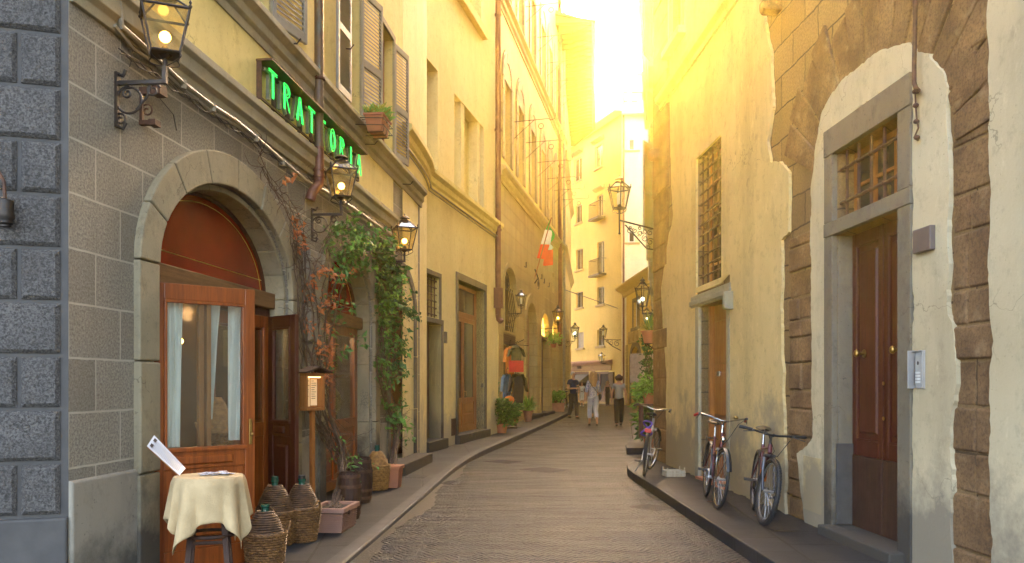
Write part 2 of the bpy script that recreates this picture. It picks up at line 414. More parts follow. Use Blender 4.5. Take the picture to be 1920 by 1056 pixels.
X['bulbw'] = glow('white_bulb', (.85, 1, .95), .8)
X['lampglass'] = glass('lantern_glass', (1, .88, .60), .05, .05, .28, (.6, .45, .16))
X['lampglassc'] = glass('clear_lantern_glass', (.9,.92,.88), .10, .05)
X['neon'] = glow('green_neon', (.01, 1, .10), .11, (.1,.8,.2))
# ---------------------------------------------------------------- ground, pavements
def road_mat():
    m = Mat('chiselled_paving'); x = m.xyz()
    c, s_ = math.cos(R(38)), math.sin(R(38))
    u = m.math('SUBTRACT', m.math('MULTIPLY', x[0], c), m.math('MULTIPLY', x[1], s_))
    v = m.math('ADD', m.math('MULTIPLY', x[0], s_), m.math('MULTIPLY', x[1], c))
    b = m.n('TexBrick', Vector=m.comb(u, v, 0.0), Scale=1.0, Color1=(0,0,0,1), Color2=(1,1,1,1), Mortar=(.5,.5,.5,1))
    b.inputs['Mortar Size'].default_value = .010; b.inputs['Mortar Smooth'].default_value = .3
    b.inputs['Brick Width'].default_value = .95; b.inputs['Row Height'].default_value = .42
    rnd = b.outputs['Color']; inv = m.math('SUBTRACT', 1.0, b.outputs['Fac'])
    # short herringbone chisel strokes
    per = .22
    zz = m.math('ABSOLUTE', m.math('SUBTRACT', m.math('FRACT', m.math('DIVIDE', x[0], per)), .5))
    wob = m.math('MULTIPLY', m.noise(2.2, 4), .22)
    ph = m.math('ADD', m.math('ADD', x[1], m.math('MULTIPLY', zz, per * 1.3)), wob)
    st = m.math('SINE', m.math('MULTIPLY', ph, 2 * math.pi / .085))
    fine = m.noise(1, 3, m.scale((34, 13, 1)), .65)
    strokes = m.math('MULTIPLY', m.math('ADD', m.math('MULTIPLY', st, .5), .5), m.ramp(fine, .3, .6))
    big = m.noise(.8, 4, m.scale((1, 1.8, 1)), .5)
    med = m.noise(2.8, 5)
    col = m.mix(m.ramp(big, .35, .65), (.013,.016,.021), (.031,.036,.046))
    col = m.mix(m.math('MULTIPLY', rnd, .35), col, (.018,.018,.018))
    col = m.mix(m.math('MULTIPLY', m.ramp(strokes, .25, .75), .75), col, (.070,.076,.086))
    col = m.mix(m.math('MULTIPLY', b.outputs['Fac'], .9), col, (.006,.006,.006))
    col = m.mix(m.math('MULTIPLY', m.ramp(med, .56, .68), .5), col, (.014,.014,.014))
    ro = m.math('ADD', m.math('MULTIPLY', big, .42), .12)
    ro = m.math('ADD', ro, m.math('MULTIPLY', m.ramp(fine, .3, .7), .12))
    nb = m.bump(m.noise(1, 3, m.scale((1.1, 3.4, 1))), .8, .12)
    nb = m.bump(inv, .6, .006, nb)
    nb = m.bump(strokes, 1, .013, nb); nb = m.bump(fine, 1, .011, nb)
    return m.out(col, ro, 0, nb, .11)
def pave_mat(name, rz, bw, bh, c1=(.024,.026,.031), c2=(.015,.0165,.020)):
    m = Mat(name); x = m.xyz(m.n('Mapping', Vector=m.tc, Rotation=(0, 0, rz)).outputs[0])
    b = m.n('TexBrick', Vector=m.comb(x[1], x[0], 0.0), Scale=1.0, Color1=c4(c1), Color2=c4(c2), Mortar=(.006,.006,.006,1))
    b.inputs['Mortar Size'].default_value = .012; b.inputs['Brick Width'].default_value = bh; b.inputs['Row Height'].default_value = bw
    b.inputs['Mortar Smooth'].default_value = .2
    n1 = m.noise(1.6, 6); g = m.noise(70, 4, rough=.7)
    col = m.mix(m.math('MULTIPLY', m.ramp(n1, .4, .7), .5), b.outputs['Color'], (.045,.046,.048))
    col = m.mix(m.math('MULTIPLY', m.ramp(g, .5, .7), .4), col, (.045,.045,.045))
    inv = m.math('SUBTRACT', 1.0, b.outputs['Fac'])
    nb = m.bump(inv, .7, .006); nb = m.bump(g, .5, .004, nb); nb = m.bump(m.noise(3, 3), .4, .02, nb)
    return m.out(col, m.math('ADD', m.math('MULTIPLY', n1, .3), .45), 0, nb, .14)
X['road'] = road_mat(); X['pave'] = pave_mat('stone_pavement', R(3), .95, .62); X['pave_l'] = pave_mat('stone_pavement_smooth', R(-6), .9, 1.25, (.030,.031,.034), (.020,.021,.023))
g = MB(); g.add([(-34,-12,0),(44,-12,0),(44,96,0),(-34,96,0)], [(0,1,2,3)])
tag(g.build('road', X['road']), kind='structure')
def lerp_tab(t, z):
    if z <= t[0][0]: return t[0][1]
    for (a, b), (c, d) in zip(t[:-1], t[1:]):
        if z <= c: return b + (d - b) * (z - a) / (c - a)
    return t[-1][1]
SWL = [(5, .035), (11, .045), (16, .085), (20, .12), (60, .12)]
def swl(y): return lerp_tab(SWL, y)
KL = [(2, -1.62), (6.86, -1.31), (7.6, -1.26), (9.5, -1.17), (11.34, -1.07), (13.2, -.98), (14.6, -.88), (15.9, -.74), (17.6, -.50), (19.7, -.135), (24, .52), (31, 1.55), (39, 2.66), (47, 3.4), (60, 4.9)]
# refine the kerb curve
def kx(y): return lerp_tab(KL, y)
def smooth_kx(y):
    return sum(kx(y + d) for d in (-.8, -.4, 0, .4, .8)) / 5
ys = [1.5 + .5 * i for i in range(int(58.5 / .5) + 1)]
lp = MB(); kb = MB(); n = len(ys)
KW = .14
vs = []; fs = []
for y in ys:
    x = smooth_kx(y); h = swl(y); vs += [(-12 if y < 5 else -5 if y < 20 else -3, y, h), (x - KW, y, h)]
for i in range(n - 1): fs.append((2*i, 2*i+1, 2*i+3, 2*i+2))
lp.add(vs, fs); tag(lp.build('pavement_left', X['pave_l'], recalc=False), kind='structure')
vs = []; fs = []
for i, y in enumerate(ys):
    x = smooth_kx(y); h = swl(y); vs += [(x - KW, y, h - .02), (x - KW, y, h + .006), (x - .015, y, h + .006), (x, y, h - .006), (x + .004, y, 0)]
for i in range(n - 1):
    for k in range(4): fs.append((5*i+k, 5*i+k+1, 5*(i+1)+k+1, 5*(i+1)+k))
kb.add(vs, fs)
X['kerb'] = simple('kerb_stone', (.042,.042,.043), (.022,.022,.023), .7, sc=5, bump=.6, bsc=50)
tag(kb.build('kerb_left', X['kerb']), kind='structure')
# right pavement: tapered far end
SR = .12
def rp(px, py, h=0): q = gpos(px, py, h); return (q.x, q.y)
outl = [(2.02, 1.5), (1.99, 5.0), (1.93, 7.0), (1.88, 9.0), (1.84, 11.0), (1.79, 12.6), (1.80, 13.3), (1.86, 13.8), (1.98, 14.2), (2.2, 14.75), (2.62, 15.2), (2.72, 13.0), (2.85, 9.0), (3.3, 1.5)]
rpv = MB(); rpv.prismz([(x - (0 if i < 11 else -.6), y) for i, (x, y) in enumerate(outl)], -.02, SR)
o = rpv.build('pavement_right', X['pave'], bevel=.012); tag(o, kind='structure')
q = gpos(1175, 852); q2 = gpos(1196, 800)
r2 = MB(); r2.prismz([(q.x, q.y), (q.x + .9, q.y + .1), (5.5, 30), (4.1, 29.5), (q.x + .55, q.y + 3.0), (q.x + .1, q.y + .9)], -.02, .13)
tag(r2.build('pavement_beyond', X['pave'], bevel=.012), kind='structure')
gs = MB(); vs = []; yy = [5.5 + .12*i for i in range(90)]; random.seed(4)
for i, y in enumerate(yy):
    wd = (.10 + .07*math.sin(i*.21) + random.uniform(0, .06)) * (1 if y < 13 else max(.1, (16.2-y)/3.2)); x = smooth_kx(y); vs += [(x-.01, y, .004), (x+wd, y, .004)]
gs.add(vs, [(2*i, 2*i+1, 2*i+3, 2*i+2) for i in range(len(yy)-1)]); X['gutter'] = simple('wet_gutter_grime', (.012,.011,.010), (.022,.020,.018), .35, sc=14, bump=.8, bsc=40, bd=.01)
tag(gs.build('road_gutter', X['gutter'], recalc=False), kind='structure')
# sunken stone covers and gutter grate
def cover(name, px, py, a, b, rz, m, label, h=.004, kind='thing', base=0.0):
    q = gpos(px, py, base); t = thing(name, label, 'drain cover', (q.x, q.y, base), rz)
    f = MB(); f.box(-a, a, -b, b, -.01, h); f.build('frame', X['kerb'], t)
    f = MB()
    nn = 9
    for i in range(nn):
        x0 = -a + .03 + (2*a - .06) * i / nn
        for j in range(6):
            y0 = -b + .03 + (2*b - .06) * j / 6
            f.box(x0 + .006, x0 + (2*a - .06) / nn - .006, y0 + .008, y0 + (2*b - .06) / 6 - .008, 0, h + .004)
    f.build('plate', m, t); return t
X['plate'] = simple('cast_plate', (.008,.008,.008), (.014,.013,.013), .7, metal=0, sc=9, bump=.4)
cover('drain_cover', 1022, 881, .27, .33, R(40), X['plate'], 'dark diamond-laid iron drain cover in the middle of the road', h=.006)
cover('drain_cover', 945, 866, .24, .30, R(50), X['plate'], 'worn oval-looking drain cover in the road close to the left kerb', h=.004)
cover('drain_cover', 1222, 952, .18, .22, R(40), X['plate'], 'small drain cover in the road beside the right kerb', h=.004)
cover('drain_cover', 845, 905, .20, .10, R(75), X['plate'], 'narrow gutter grate set against the left kerb', h=.006)
cover('pavement_hatch', 770, 893, .3, .3, R(-6), X['plate'], 'square hatch in the left pavement past the terracotta pot', h=.004, base=swl(12))
q = gpos(1470, 992, SR); t = MB(); t.lathe([(.0001, .0), (.13, .0), (.135, .005), (.115, .006), (.0001, .006)], 28, caps=False)
o = t.build('manhole_cover', X['plate']); o.location = (q.x, q.y, SR); tag(o, 'round cover in the right pavement beside the mountain bicycle', 'drain cover')

# ---------------------------------------------------------------- corner building with raised rough blocks (left edge)
L1 = Wall(-2.66, 5.118, 1118, 'L')          # trattoria facade; origin at its near corner
a0 = math.atan((6000 - 960) / F)
L0 = Wall(-2.66, 5.118, 6000, 'L')          # face turned to the camera, ends at s = 0
B0 = thing('corner_building', 'dark grey building of raised rough blocks at the left edge, turned to the camera', 'building', (-2.66, 5.118, 0), L0.rot)
w0 = MB(); w0.box(-9, 0, .0, 6, 0, 11); w0.build('wall', X['grey_smooth'], B0)
pz = L0.h(60, 972)
bl = MB(); ch = (L0.h(20, 166) - L0.h(20, 877)) / 7.0; hh = pz + .01; k = 0
def s0(px): return L0.s(px)
while hh < 9.6:
    e = s0(113) ; j = s0(29) + .02
    if k % 2 == 0:
        spans = [(j + .012, e), (j - .70, j - .012), (j-1.6, j-.73)]
    else:
        spans = [(e - .86, e), (e - 1.5, e - .885)]
    for u, v in spans: bl.frus(u, v, -.03, .03, hh + .012, hh + ch - .012, .022)
    hh += ch; k += 1
bl.build('rough_block', X['grey_rough'], B0)
tb = MB(); tb.frus(-2.5, .0, -.035, .03, -.1, pz - .0, .01); tb.build('plinth', X['grey_smooth'], B0, bevel=.01)

# ---------------------------------------------------------------- trattoria building
B1 = thing('restaurant_building', 'restaurant building with three stone arches, rough block ground floor and yellow upper wall', 'building', (-2.66, 5.118, 0), L1.rot)
E1 = L1.s(787)
A1 = (L1.s(289), L1.s(541)); A2 = (L1.s(604), L1.s(698)); A3 = (L1.s(728), L1.s(774))
HS, HT = 2.30, .88
a1 = arch(A1[0], A1[1], -.1, HS, .80); a2 = arch(A2[0], A2[1], -.1, HS, .80)
a3 = arch(A3[0], A3[1], .24, 2.62, .62)
g1 = MB(); facade(g1, [(0, -.2), (A1[0], -.2)] + a1[::-1][0:0] + [(E1, -.2), (E1, 5.0), (0, 5.0)], [arch(A1[0], A1[1], .02, HS, .83), arch(A2[0], A2[1], .02, HS, .83), a3], reveal=.30, back=4)
g1.build('stone_wall', X['shop_stone'], B1)
# plinth strips between the arches
ph = .86
for u, v in ((.0, A1[0] - .20), (A1[1] + .30, A2[0] - .2), (A2[1] + .2, A3[0] - .13)):
    pl = MB(); pl.frus(u + .001, v, -.025, .01, -.1, ph, .012); pl.build('plinth', X['plinth'], B1, bevel=.008)
PLAST = L1.s(735)
up = MB()
WIN = [(L1.s(450), L1.s(503)), (L1.s(643), L1.s(672.5)), (L1.s(711), L1.s(735))]
SILL, WTOP = 4.88, 6.75
E1U = L1.s(752)
facade(up, [(0, 3.9), (PLAST, 3.9), (PLAST, 4.6), (E1U, 4.6), (E1U, 13), (0, 13)], [rect(u, v, SILL + .02, WTOP) for u, v in WIN] + [rect(u, v, 9.3, 11.2) for u, v in WIN], reveal=.22, back=4, y=-.02)
up.build('plaster_wall', X['yellow'], B1)
# string courses
c = MB(); prof = [(.01, 3.74), (-.03, 3.74), (-.035, 3.80), (-.075, 3.83), (-.075, 3.93), (-.11, 3.96), (-.11, 4.02), (-.015, 4.06), (.01, 4.06)]
c.beam(prof, 0.0, PLAST); c.build('string_course', X['trim'], B1, bevel=.006)
c = MB(); prof = [(.01, 4.60), (-.035, 4.60), (-.035, 4.68), (-.07, 4.71), (-.07, 4.79), (-.13, 4.84), (-.13, 4.90), (-.02, 4.92), (.01, 4.92)]
c.beam(prof, 0.0, E1 + .06); c.build('sill_course', X['trim'], B1, bevel=.006)
# arch surrounds
def surround(name, A, hs, rise, wd, blocks, legs, parent, m, y0=-.05, y1=.30, inner=True):
    r = MB(); arch_ring(r, A[0], A[1], 0, hs, rise, wd, y0, .02, blocks, .010, legs); r.build(name, m, parent, bevel=.012)
    if inner:
        r = MB(); arch_ring(r, A[0] + .05, A[1] - .05, 0, hs, rise - .05, .048, .03, y1, blocks + 2, .006, legs); r.build('arch_soffit', m, parent, bevel=.008)
surround('arch_surround', A1, HS, .83, .27, 8, [-.05, .82, 1.6, HS], B1, X['archstone'])
surround('arch_surround', A2, HS, .83, .24, 8, [-.05, .9, 1.7, HS], B1, X['archstone'])
surround('arch_surround', A3, 2.62, .62, .16, 8, [.13, 1.0, 1.9, 2.62], B1, X['serena'])
# flat grey slab pilaster between the arches
sp = MB(); u0, u1 = L1.s(567), L1.s(590)
sp.frus(u0, u1, -.09, 0, L1.h(578, 640), L1.h(578, 472), .01); sp.frus(u0, u1, -.05, 0, L1.h(578, 742), L1.h(578, 645), .01); sp.build('stone_slab', X['plinth'], B1, bevel=.01)
# recessed timber fronts -------------------------------------------------
def frame_rect(mb, s0, s1, h0, h1, w_, y0, y1):
    mb.box(s0, s1, y0, y1, h0, h0 + w_); mb.box(s0, s1, y0, y1, h1 - w_, h1)
    mb.box(s0, s0 + w_, y0, y1, h0 + w_, h1 - w_); mb.box(s1 - w_, s1, y0, y1, h0 + w_, h1 - w_); return mb
def arch_fill(mb, s0, s1, hb, hs, rise, y0, y1): return mb.prism(arch(s0, s1, hb, hs, rise), y0, y1)
def lunette(A, hb, hs, rise, parent, m, y=.24):
    i = .06
    f = MB(); f.prism(arch(A[0] + i, A[1] - i, hb, hs, rise - i), y, y + .03); f.build('lunette', m, parent)
    r = MB(); c_ = (A[0]+A[1])/2; a_ = (A[1]-A[0])/2 - i
    pts = [(c_ + (a_-.02)*math.cos(math.pi*k/24), y - .01, hs + (rise-i-.02)*math.sin(math.pi*k/24)) for k in range(25)]
    r.tube(pts, .022, 6); r.build('lunette_frame', X['dark_wood'], parent)
    r = MB(); pts = [(c_ + (a_-.09)*math.cos(math.pi*k/24), y - .003, hs + (rise-i-.09)*math.sin(math.pi*k/24)) for k in range(25)]
    r.tube(pts, .004, 4); r.tube([(A[0]+i+.03, y - .003, hb + .13), (A[1]-i-.03, y - .003, hb + .13)], .004, 4); r.build('gold_line', X['gold'], parent)
TR = 2.36
lunette(A1, TR, HS + .02, .83, B1, X['lunette'])
lunette(A2, TR, HS + .02, .83, B1, X['lunette'])
for A in (A1, A2):
    t = MB(); t.box(A[0] + .05, A[1] - .05, .12, .30, TR - .16, TR + .0); t.build('transom_beam', X['beam_wood'], B1, bevel=.012)
# interior of the restaurant: a lit back room
inr = MB(); inr.box(A1[0] - .3, A2[1] + .2, .34, 2.4, .03, 3.6); inr.f = [f for i, f in enumerate(inr.f) if i != 2]
inr.build('interior', X['dim'], B1, recalc=False)
# arch 1: second leaf folded in, dark hall beyond
def leaf(w_, h_, parent, m, glass_from=.95, curtains=True, mull=True, name='door', th=.045):
    """glazed door leaf; local x along the leaf, z up; hinge at x = 0"""
    st = .085
    f = MB(); f.box(0, st, 0, th, 0, h_); f.box(w_ - st, w_, 0, th, 0, h_)
    f.box(st, w_ - st, 0, th, h_ - .12, h_); f.box(st, w_ - st, 0, th, 0, .16); f.box(st, w_ - st, 0, th, glass_from - .14, glass_from)
    d = f.build(name, m, parent, bevel=.006)
    p = MB(); p.frus(st, w_ - st, .012, th - .012, .16, glass_from - .14, .004); p.frus(st + .06, w_ - st - .06, -.006, .02, .24, glass_from - .22, .02)
    p.frus(st + .04, w_ - st - .10, -.018, .0, glass_from - .11, glass_from - .04, .012)
    p.build('panel', m, d, bevel=.003)
    r = MB(); frame_rect(r, st, w_ - st, glass_from, h_ - .12, .022, -.01, .02)
    r.box(st - .01, w_ - st + .01, -.022, .0, glass_from - .01, glass_from + .015)
    r.build('glazing_bead', m, d, bevel=.004)
    if mull:
        r = MB(); xm = st + (w_ - 2*st) * .47; r.box(xm, xm + .055, .0, th, glass_from, h_ - .12); r.build('mullion', m, d, bevel=.004)
    g_ = MB(); g_.box(st, w_ - st, .018, .022, glass_from, h_ - .12); g_.build('pane', X['glass'], d)
    return d
lh = 2.13; zl = .05
hx = L1.w(A1[0] + .07, .02, zl)
D1 = bpy.data.objects.new('door', None)
B1inv = Matrix.Translation((-2.66, 5.118, 0)) @ Matrix.Rotation(L1.rot, 4, 'Z')
def leaf_at(parent, sx, dy, z, rz, w_, h_, m, **kw):
    d = leaf(w_, h_, parent, m, **kw); d.location = (sx, dy, z); d.rotation_euler = (0, 0, rz); return d
LW = .80; lrz = R(-40)
d1 = leaf_at(B1, A1[0] + .03, .03, zl, lrz, LW, lh, X['door_wood'], glass_from=.90, mull=False)
m_ = MB(); m_.box(.36, .40, .03, .075, .90, 2.0); m_.box(.42, .455, .028, .08, .90, 2.0); m_.build('mullion', X['orange_wood'], d1, bevel=.004)
def curtain(parent, x0, x1, z0, z1, y, flare, name='curtain', gather=.35, dirn=1):
    c = MB()
    def fn(u, v):
        wv = x1 - x0
        sh = (1 - v) ** 2 * flare
        x = x0 + wv * u * (1 - gather * (1 - v)) + sh * u
        return (x, y + .015 * math.sin(u * 26 + v * 2) + .006 * math.sin(u * 61), z0 + (z1 - z0) * v)
    c.grid(fn, 40, 14); return c.build(name, X['curtain'], parent, smooth=True, recalc=False)
curtain(d1, .09, .27, .92, 2.0, .11, 0, gather=.1)
curtain(d1, .475, .57, 1.12, 2.0, .12, 0, gather=.75)
curtain(d1, .64, .74, .95, 2.0, .12, -.01, gather=.0)
hk = MB(); hk.box(LW - .055, LW - .028, -.012, 0, .92, 1.12); hk.ball((LW - .04, -.03, 1.0), .012); hk.build('handle', X['brass'], d1, bevel=.004)
# folded second leaf and frame inside the arch
fr = MB()
fr.box(A1[0] + .05, A1[0] + .13, .18, .26, .03, TR - .16); fr.box(A1[1] - .13, A1[1] - .05, .18, .26, .03, TR - .16)
fr.box(A1[0] + .13, A1[1] - .13, .18, .26, TR - .24, TR - .16); fr.build('door_frame', X['dark_wood'], B1, bevel=.006)
d2 = leaf_at(B1, A1[1] - .14, .2, .06, R(180 - 8), 1.02, 2.06, X['door_wood'], glass_from=1.0)
d3 = leaf_at(B1, A1[1] - .15, .16, .06, R(180 + 52), .5, 2.06, X['dark_wood'], glass_from=1.0, mull=False)
# things seen behind the panes: a straw-covered flask on a shelf and warm lamps
# arch 2: fixed shop window with shelf and door
z0 = .08
f = MB(); y0 = .2
W2 = (A2[0] + .05, A2[1] - .05)
f.box(W2[0], W2[0] + .12, y0, y0 + .07, z0, TR - .16); f.box(W2[1] - .14, W2[1], y0, y0 + .07, z0, TR - .16)
f.box(W2[0] + .12, W2[1] - .14, y0, y0 + .07, TR - .28, TR - .16); f.box(W2[0] + .12, W2[1] - .14, y0, y0 + .07, .85, .97)
f.box(W2[0] + .12, W2[1] - .14, y0, y0 + .07, z0, .2); f.box((W2[0]+W2[1])/2 - .05, (W2[0]+W2[1])/2 + .05, y0, y0 + .065, .97, TR - .28)
fw = f.build('window', X['door_wood'], B1, bevel=.006)
p = MB(); 
for u, v in ((W2[0] + .12, (W2[0]+W2[1])/2 - .05), ((W2[0]+W2[1])/2 + .05, W2[1] - .14)):
    p.box(u, v, y0 + .03, y0 + .05, .2, .85); p.frus(u + .06, v - .06, y0 + .005, y0 + .03, .27, .78, .02)
p.build('panel', X['door_wood'], fw, bevel=.004)
p = MB(); p.box(W2[0] + .12, W2[1] - .14, y0 + .03, y0 + .036, .97, TR - .28); p.build('pane', X['glass'], fw)
p = MB(); p.box(W2[0] + .12, W2[1] - .14, y0 + .09, y0 + .34, 1.52, 1.55); p.build('shelf', X['orange_wood'], fw)
# arch 3: orange wood door up one step
f = MB(); W3 = (A3[0] + .04, A3[1] - .04)
f.box(W3[0], W3[1], .2, .25, .24, 2.5)
for k in range(2):
    u = W3[0] + (W3[1]-W3[0]) * (.06 + .47*k); v = u + (W3[1]-W3[0]) * .41
    f.frus(u, v, .17, .21, .34, .95, .03); f.frus(u, v, .17, .21, 1.05, 2.4, .03)
d = f.build('door', X['orange_wood'], B1, bevel=.004)
t = MB(); t.box(W3[0], W3[1], .14, .28, 2.5, 2.62); t.build('transom_beam', X['beam_wood'], B1, bevel=.01)
lunette(A3, 2.62, 2.62, .6, B1, X['lunette'], .2)
t = MB(); t.box(A3[0] - .25, A3[1] + .15, -.32, .2, .0, .235); t.build('doorstep', X['serena'], B1, bevel=.015)
# door bell plates on the end pier
t = MB(); q = L1.p(778, 639); t.box(q[0]-.05, q[0]+.05, -.02, .0, q[1]-.07, q[1]+.07); t.build('sign_plate', X['pterra'], B1, bevel=.004)
# upper windows with louvred shutters
def shutter_bm(w_, h_, th=.035, pitch=.045):
    f = MB(); st = .055
    f.box(0, st, 0, th, 0, h_); f.box(w_-st, w_, 0, th, 0, h_)
    for z_ in (0, h_*.42, h_ - .09): f.box(st, w_-st, 0, th, z_, z_ + .09)
    return f, st
def shutter(parent, sx, y, z, rz, w_, h_, m=None):
    f, st = shutter_bm(w_, h_); o = f.build('shutter', m or X['shutter'], parent, bevel=.004)
    o.location = (sx, y, z); o.rotation_euler = (0, 0, rz)
    l = MB()
    for a, b in ((.09, h_*.42), (h_*.42+.09, h_-.09)):
        k = int((b-a)/.048)
        for i in range(k):
            zz = a + (b-a)*(i+.5)/k
            l.add([(st, .004, zz-.018), (w_-st, .004, zz-.018), (w_-st, .031, zz+.018), (st, .031, zz+.018),
                   (st, .008, zz-.022), (w_-st, .008, zz-.022), (w_-st, .035, zz+.014), (st, .035, zz+.014)],
                  [(0,1,2,3), (4,7,6,5), (0,4,5,1), (1,5,6,2), (2,6,7,3), (3,7,4,0)])
    l.build('louvre', m or X['shutter'], o)
    return o
def window(parent, s0, s1, h0, h1, y=.14, m=None, bars=(1, 2), fr=.05, glassm=None, name='window'):
    f = MB(); frame_rect(f, s0, s1, h0, h1, fr, y, y + .05)
    for i in range(1, bars[0] + 1):
        x = s0 + (s1-s0)*i/(bars[0]+1); f.box(x-.02, x+.02, y-.005, y+.045, h0+fr, h1-fr)
    for j in range(1, bars[1] + 1):
        z = h0 + (h1-h0)*j/(bars[1]+1); f.box(s0+fr, s1-fr, y+.005, y+.04, z-.013, z+.013)
    o = f.build(name, m or X['shutter'], parent)
    g_ = MB(); g_.box(s0+.01, s1-.01, y+.025, y+.03, h0+.01, h1-.01); g_.build('pane', glassm or X['winglass'], o)
    return o
for i, (u, v) in enumerate(WIN):
    window(B1, u, v, SILL + .02, WTOP, m=X['orange_wood'], y=.12)
    window(B1, u, v, 9.3, 11.2, m=X['orange_wood'], y=.12)
    t = MB(); 
    for a, b in ((u-.09, u), (v, v+.09)): t.box(a, b, -.04, 0, SILL, WTOP + .09)
    t.box(u, v, -.04, 0, WTOP, WTOP + .09); t.build('window_surround', X['trim'], B1, bevel=.006)
SHH = 1.78
def sh_open(s_h, side, ang, w_=.60, z=SILL + .06):
    # right leaf: hinge at s_h, runs away; left leaf: hinge at s_h, runs towards the viewer
    if side > 0: return shutter(B1, s_h, -.05, z, R(-ang), w_, SHH)
    return shutter(B1, s_h, -.085, z, R(180 + ang), w_, SHH)
sh_open(WIN[0][1] + .01, 1, 13); sh_open(WIN[1][1] + .01, 1, 12, .62); sh_open(WIN[2][1] + .01, 1, 10, .56); sh_open(WIN[1][0] - .01, -1, -2, .5)
sh_open(WIN[0][0] - .01, -1, 5, .5)
hk = MB()
for px, py in ((553, 80), (655, 90), (700, 270), (768, 345)):
    q = L1.p(px, py, -.15); hk.tube([(q[0], -.02, q[1]), (q[0]+.03, -.16, q[1]), (q[0]+.03, -.2, q[1]+.05)], .008, 6)
hk.build('shutter_catch', X['iron'], B1)
# cables along the string course
def tubeW(wall, pts, r, d=-.04, n=6): return [(wall.p(px, py, d)[0], d, wall.p(px, py, d)[1]) for px, py in pts]
cb = MB()
cb.tube(tubeW(L1, [(222, 0), (226, 35), (228, 50), (262, 80), (290, 108), (345, 158), (400, 200), (440, 225), (480, 258), (530, 302), (575, 340), (640, 375), (690, 410), (735, 440)], 0, -.06), .020, 7)
cb.tube(tubeW(L1, [(215, 48), (250, 92), (290, 118), (345, 170), (400, 212), (450, 240), (500, 280), (560, 335), (640, 385), (700, 425)], 0, -.045), .013, 6)
for px, py in ((345,160),(400,203),(480,260),(530,305)):
    q = L1.p(px, py, -.05); cb.tube([(q[0]-.03, -.055, q[1]+.03), (q[0]-.03, -.055, q[1]-.04)], .03, 6)
cb.build('conduit', X['cable'], B1, smooth=True)
cb = MB()
for k in range(3):
    pts = []
    for i in range(40):
        px = 230 + 540 * (i/39) ** .9; py = 95 + (px - 230) * .69 + 6*math.sin(i*1.7+k*2) - max(0, (px-560))*.05
        q = L1.p(px, py, -.05-.02*k); pts.append((q[0], -.04-.012*k, q[1]))
    cb.tube(pts, .005, 5)
for pts in ([(292,175),(300,185),(325,215),(331,245)], [(248,30),(246,60),(250,80),(247,110),(243,125)]):
    cb.tube(tubeW(L1, pts, 0, -.02), .004, 4)
cb.build('wire', X['dcable'], B1)
# rain pipe with elbow
dp = MB(); rr = .050; pa = L1.p(598, 330, -.10)[0]
dp.lathe([(rr, 0), (rr, 9)], 14, (pa, -.10, 3.98 + .02)); 
z_c = L1.h(598, 148, -.1)
dp.build('rain_pipe', X['patina'], B1, smooth=True)
dp = MB(); zt, zb = L1.h(598, 277, -.1), L1.h(598, 332, -.1)
dp.lathe([(rr+.006, zb-0), (rr+.006, zt), (rr+.012, zt), (rr+.012, zt-.01)], 14, (pa, -.1, 0))
pe = [(pa, -.1, zb), (pa, -.1, zb-.06), (pa-.06, -.1, zb-.12), (pa-.15, -.1, zb-.17), (pa-.20, -.09, zb-.22), (pa-.21, -.07, zb-.30)]
dp.tube(pe, rr+.006, 14)
for z in (zb - .0, zb + .07): dp.lathe([(rr+.016, z), (rr+.016, z+.015)], 14, (pa, -.1, 0))
dp.build('pipe_elbow', X['copper'], B1, smooth=True)
dp = MB(); dp.lathe([(rr, z_c-.02), (rr+.02, z_c-.01), (rr+.02, z_c+.01), (rr, z_c+.02)], 14, (pa, -.1, 0)); dp.box(pa-.1, pa-.05, -.11, 0, z_c-.01, z_c+.01); dp.build('pipe_collar', X['rust'], B1)

# ---------------------------------------------------------------- pale yellow house
def place_at(wall, name, label): return thing(name, label, 'building', (wall.o.x, wall.o.y, 0), wall.rot)
L2 = Wall(-1.76, 16.28, 1310, 'L')
B2 = place_at(L2, 'plaster_house', 'plain pale yellow plastered house with a tall glazed wood door, past the restaurant')
E2 = L2.s(934)
D1_ = (L2.s(798), L2.s(827), L2.h(812, 845), L2.h(812, 606)); D2_ = (L2.s(858), L2.s(908), .30, L2.h(883, 535))
G1_ = (L2.s(798), L2.s(823), L2.h(810, 595), L2.h(810, 517))
UW = [(L2.s(795), L2.s(821), L2.h(808, 312), L2.h(808, 118)), (L2.s(852), L2.s(907), 5.75, L2.h(880, 208)), (L2.s(876), L2.s(902), L2.h(890, 35), L2.h(890, 35)+2.0), (L2.s(830), L2.s(850), L2.h(890, 35), L2.h(890, 35)+2.0)]
f = MB()
holes = [rect(D1_[0], D1_[1], .30, D1_[3]), rect(D2_[0], D2_[1], .3, D2_[3]), rect(*G1_)] + [rect(*u) for u in UW]
su = L2.s(750) ; su = -2.2
facade(f, [(0, -.1), (E2, -.1), (E2, 17), (0, 17)], holes, reveal=.30, back=4)
f.build('wall', X['pale_yellow'], B2)
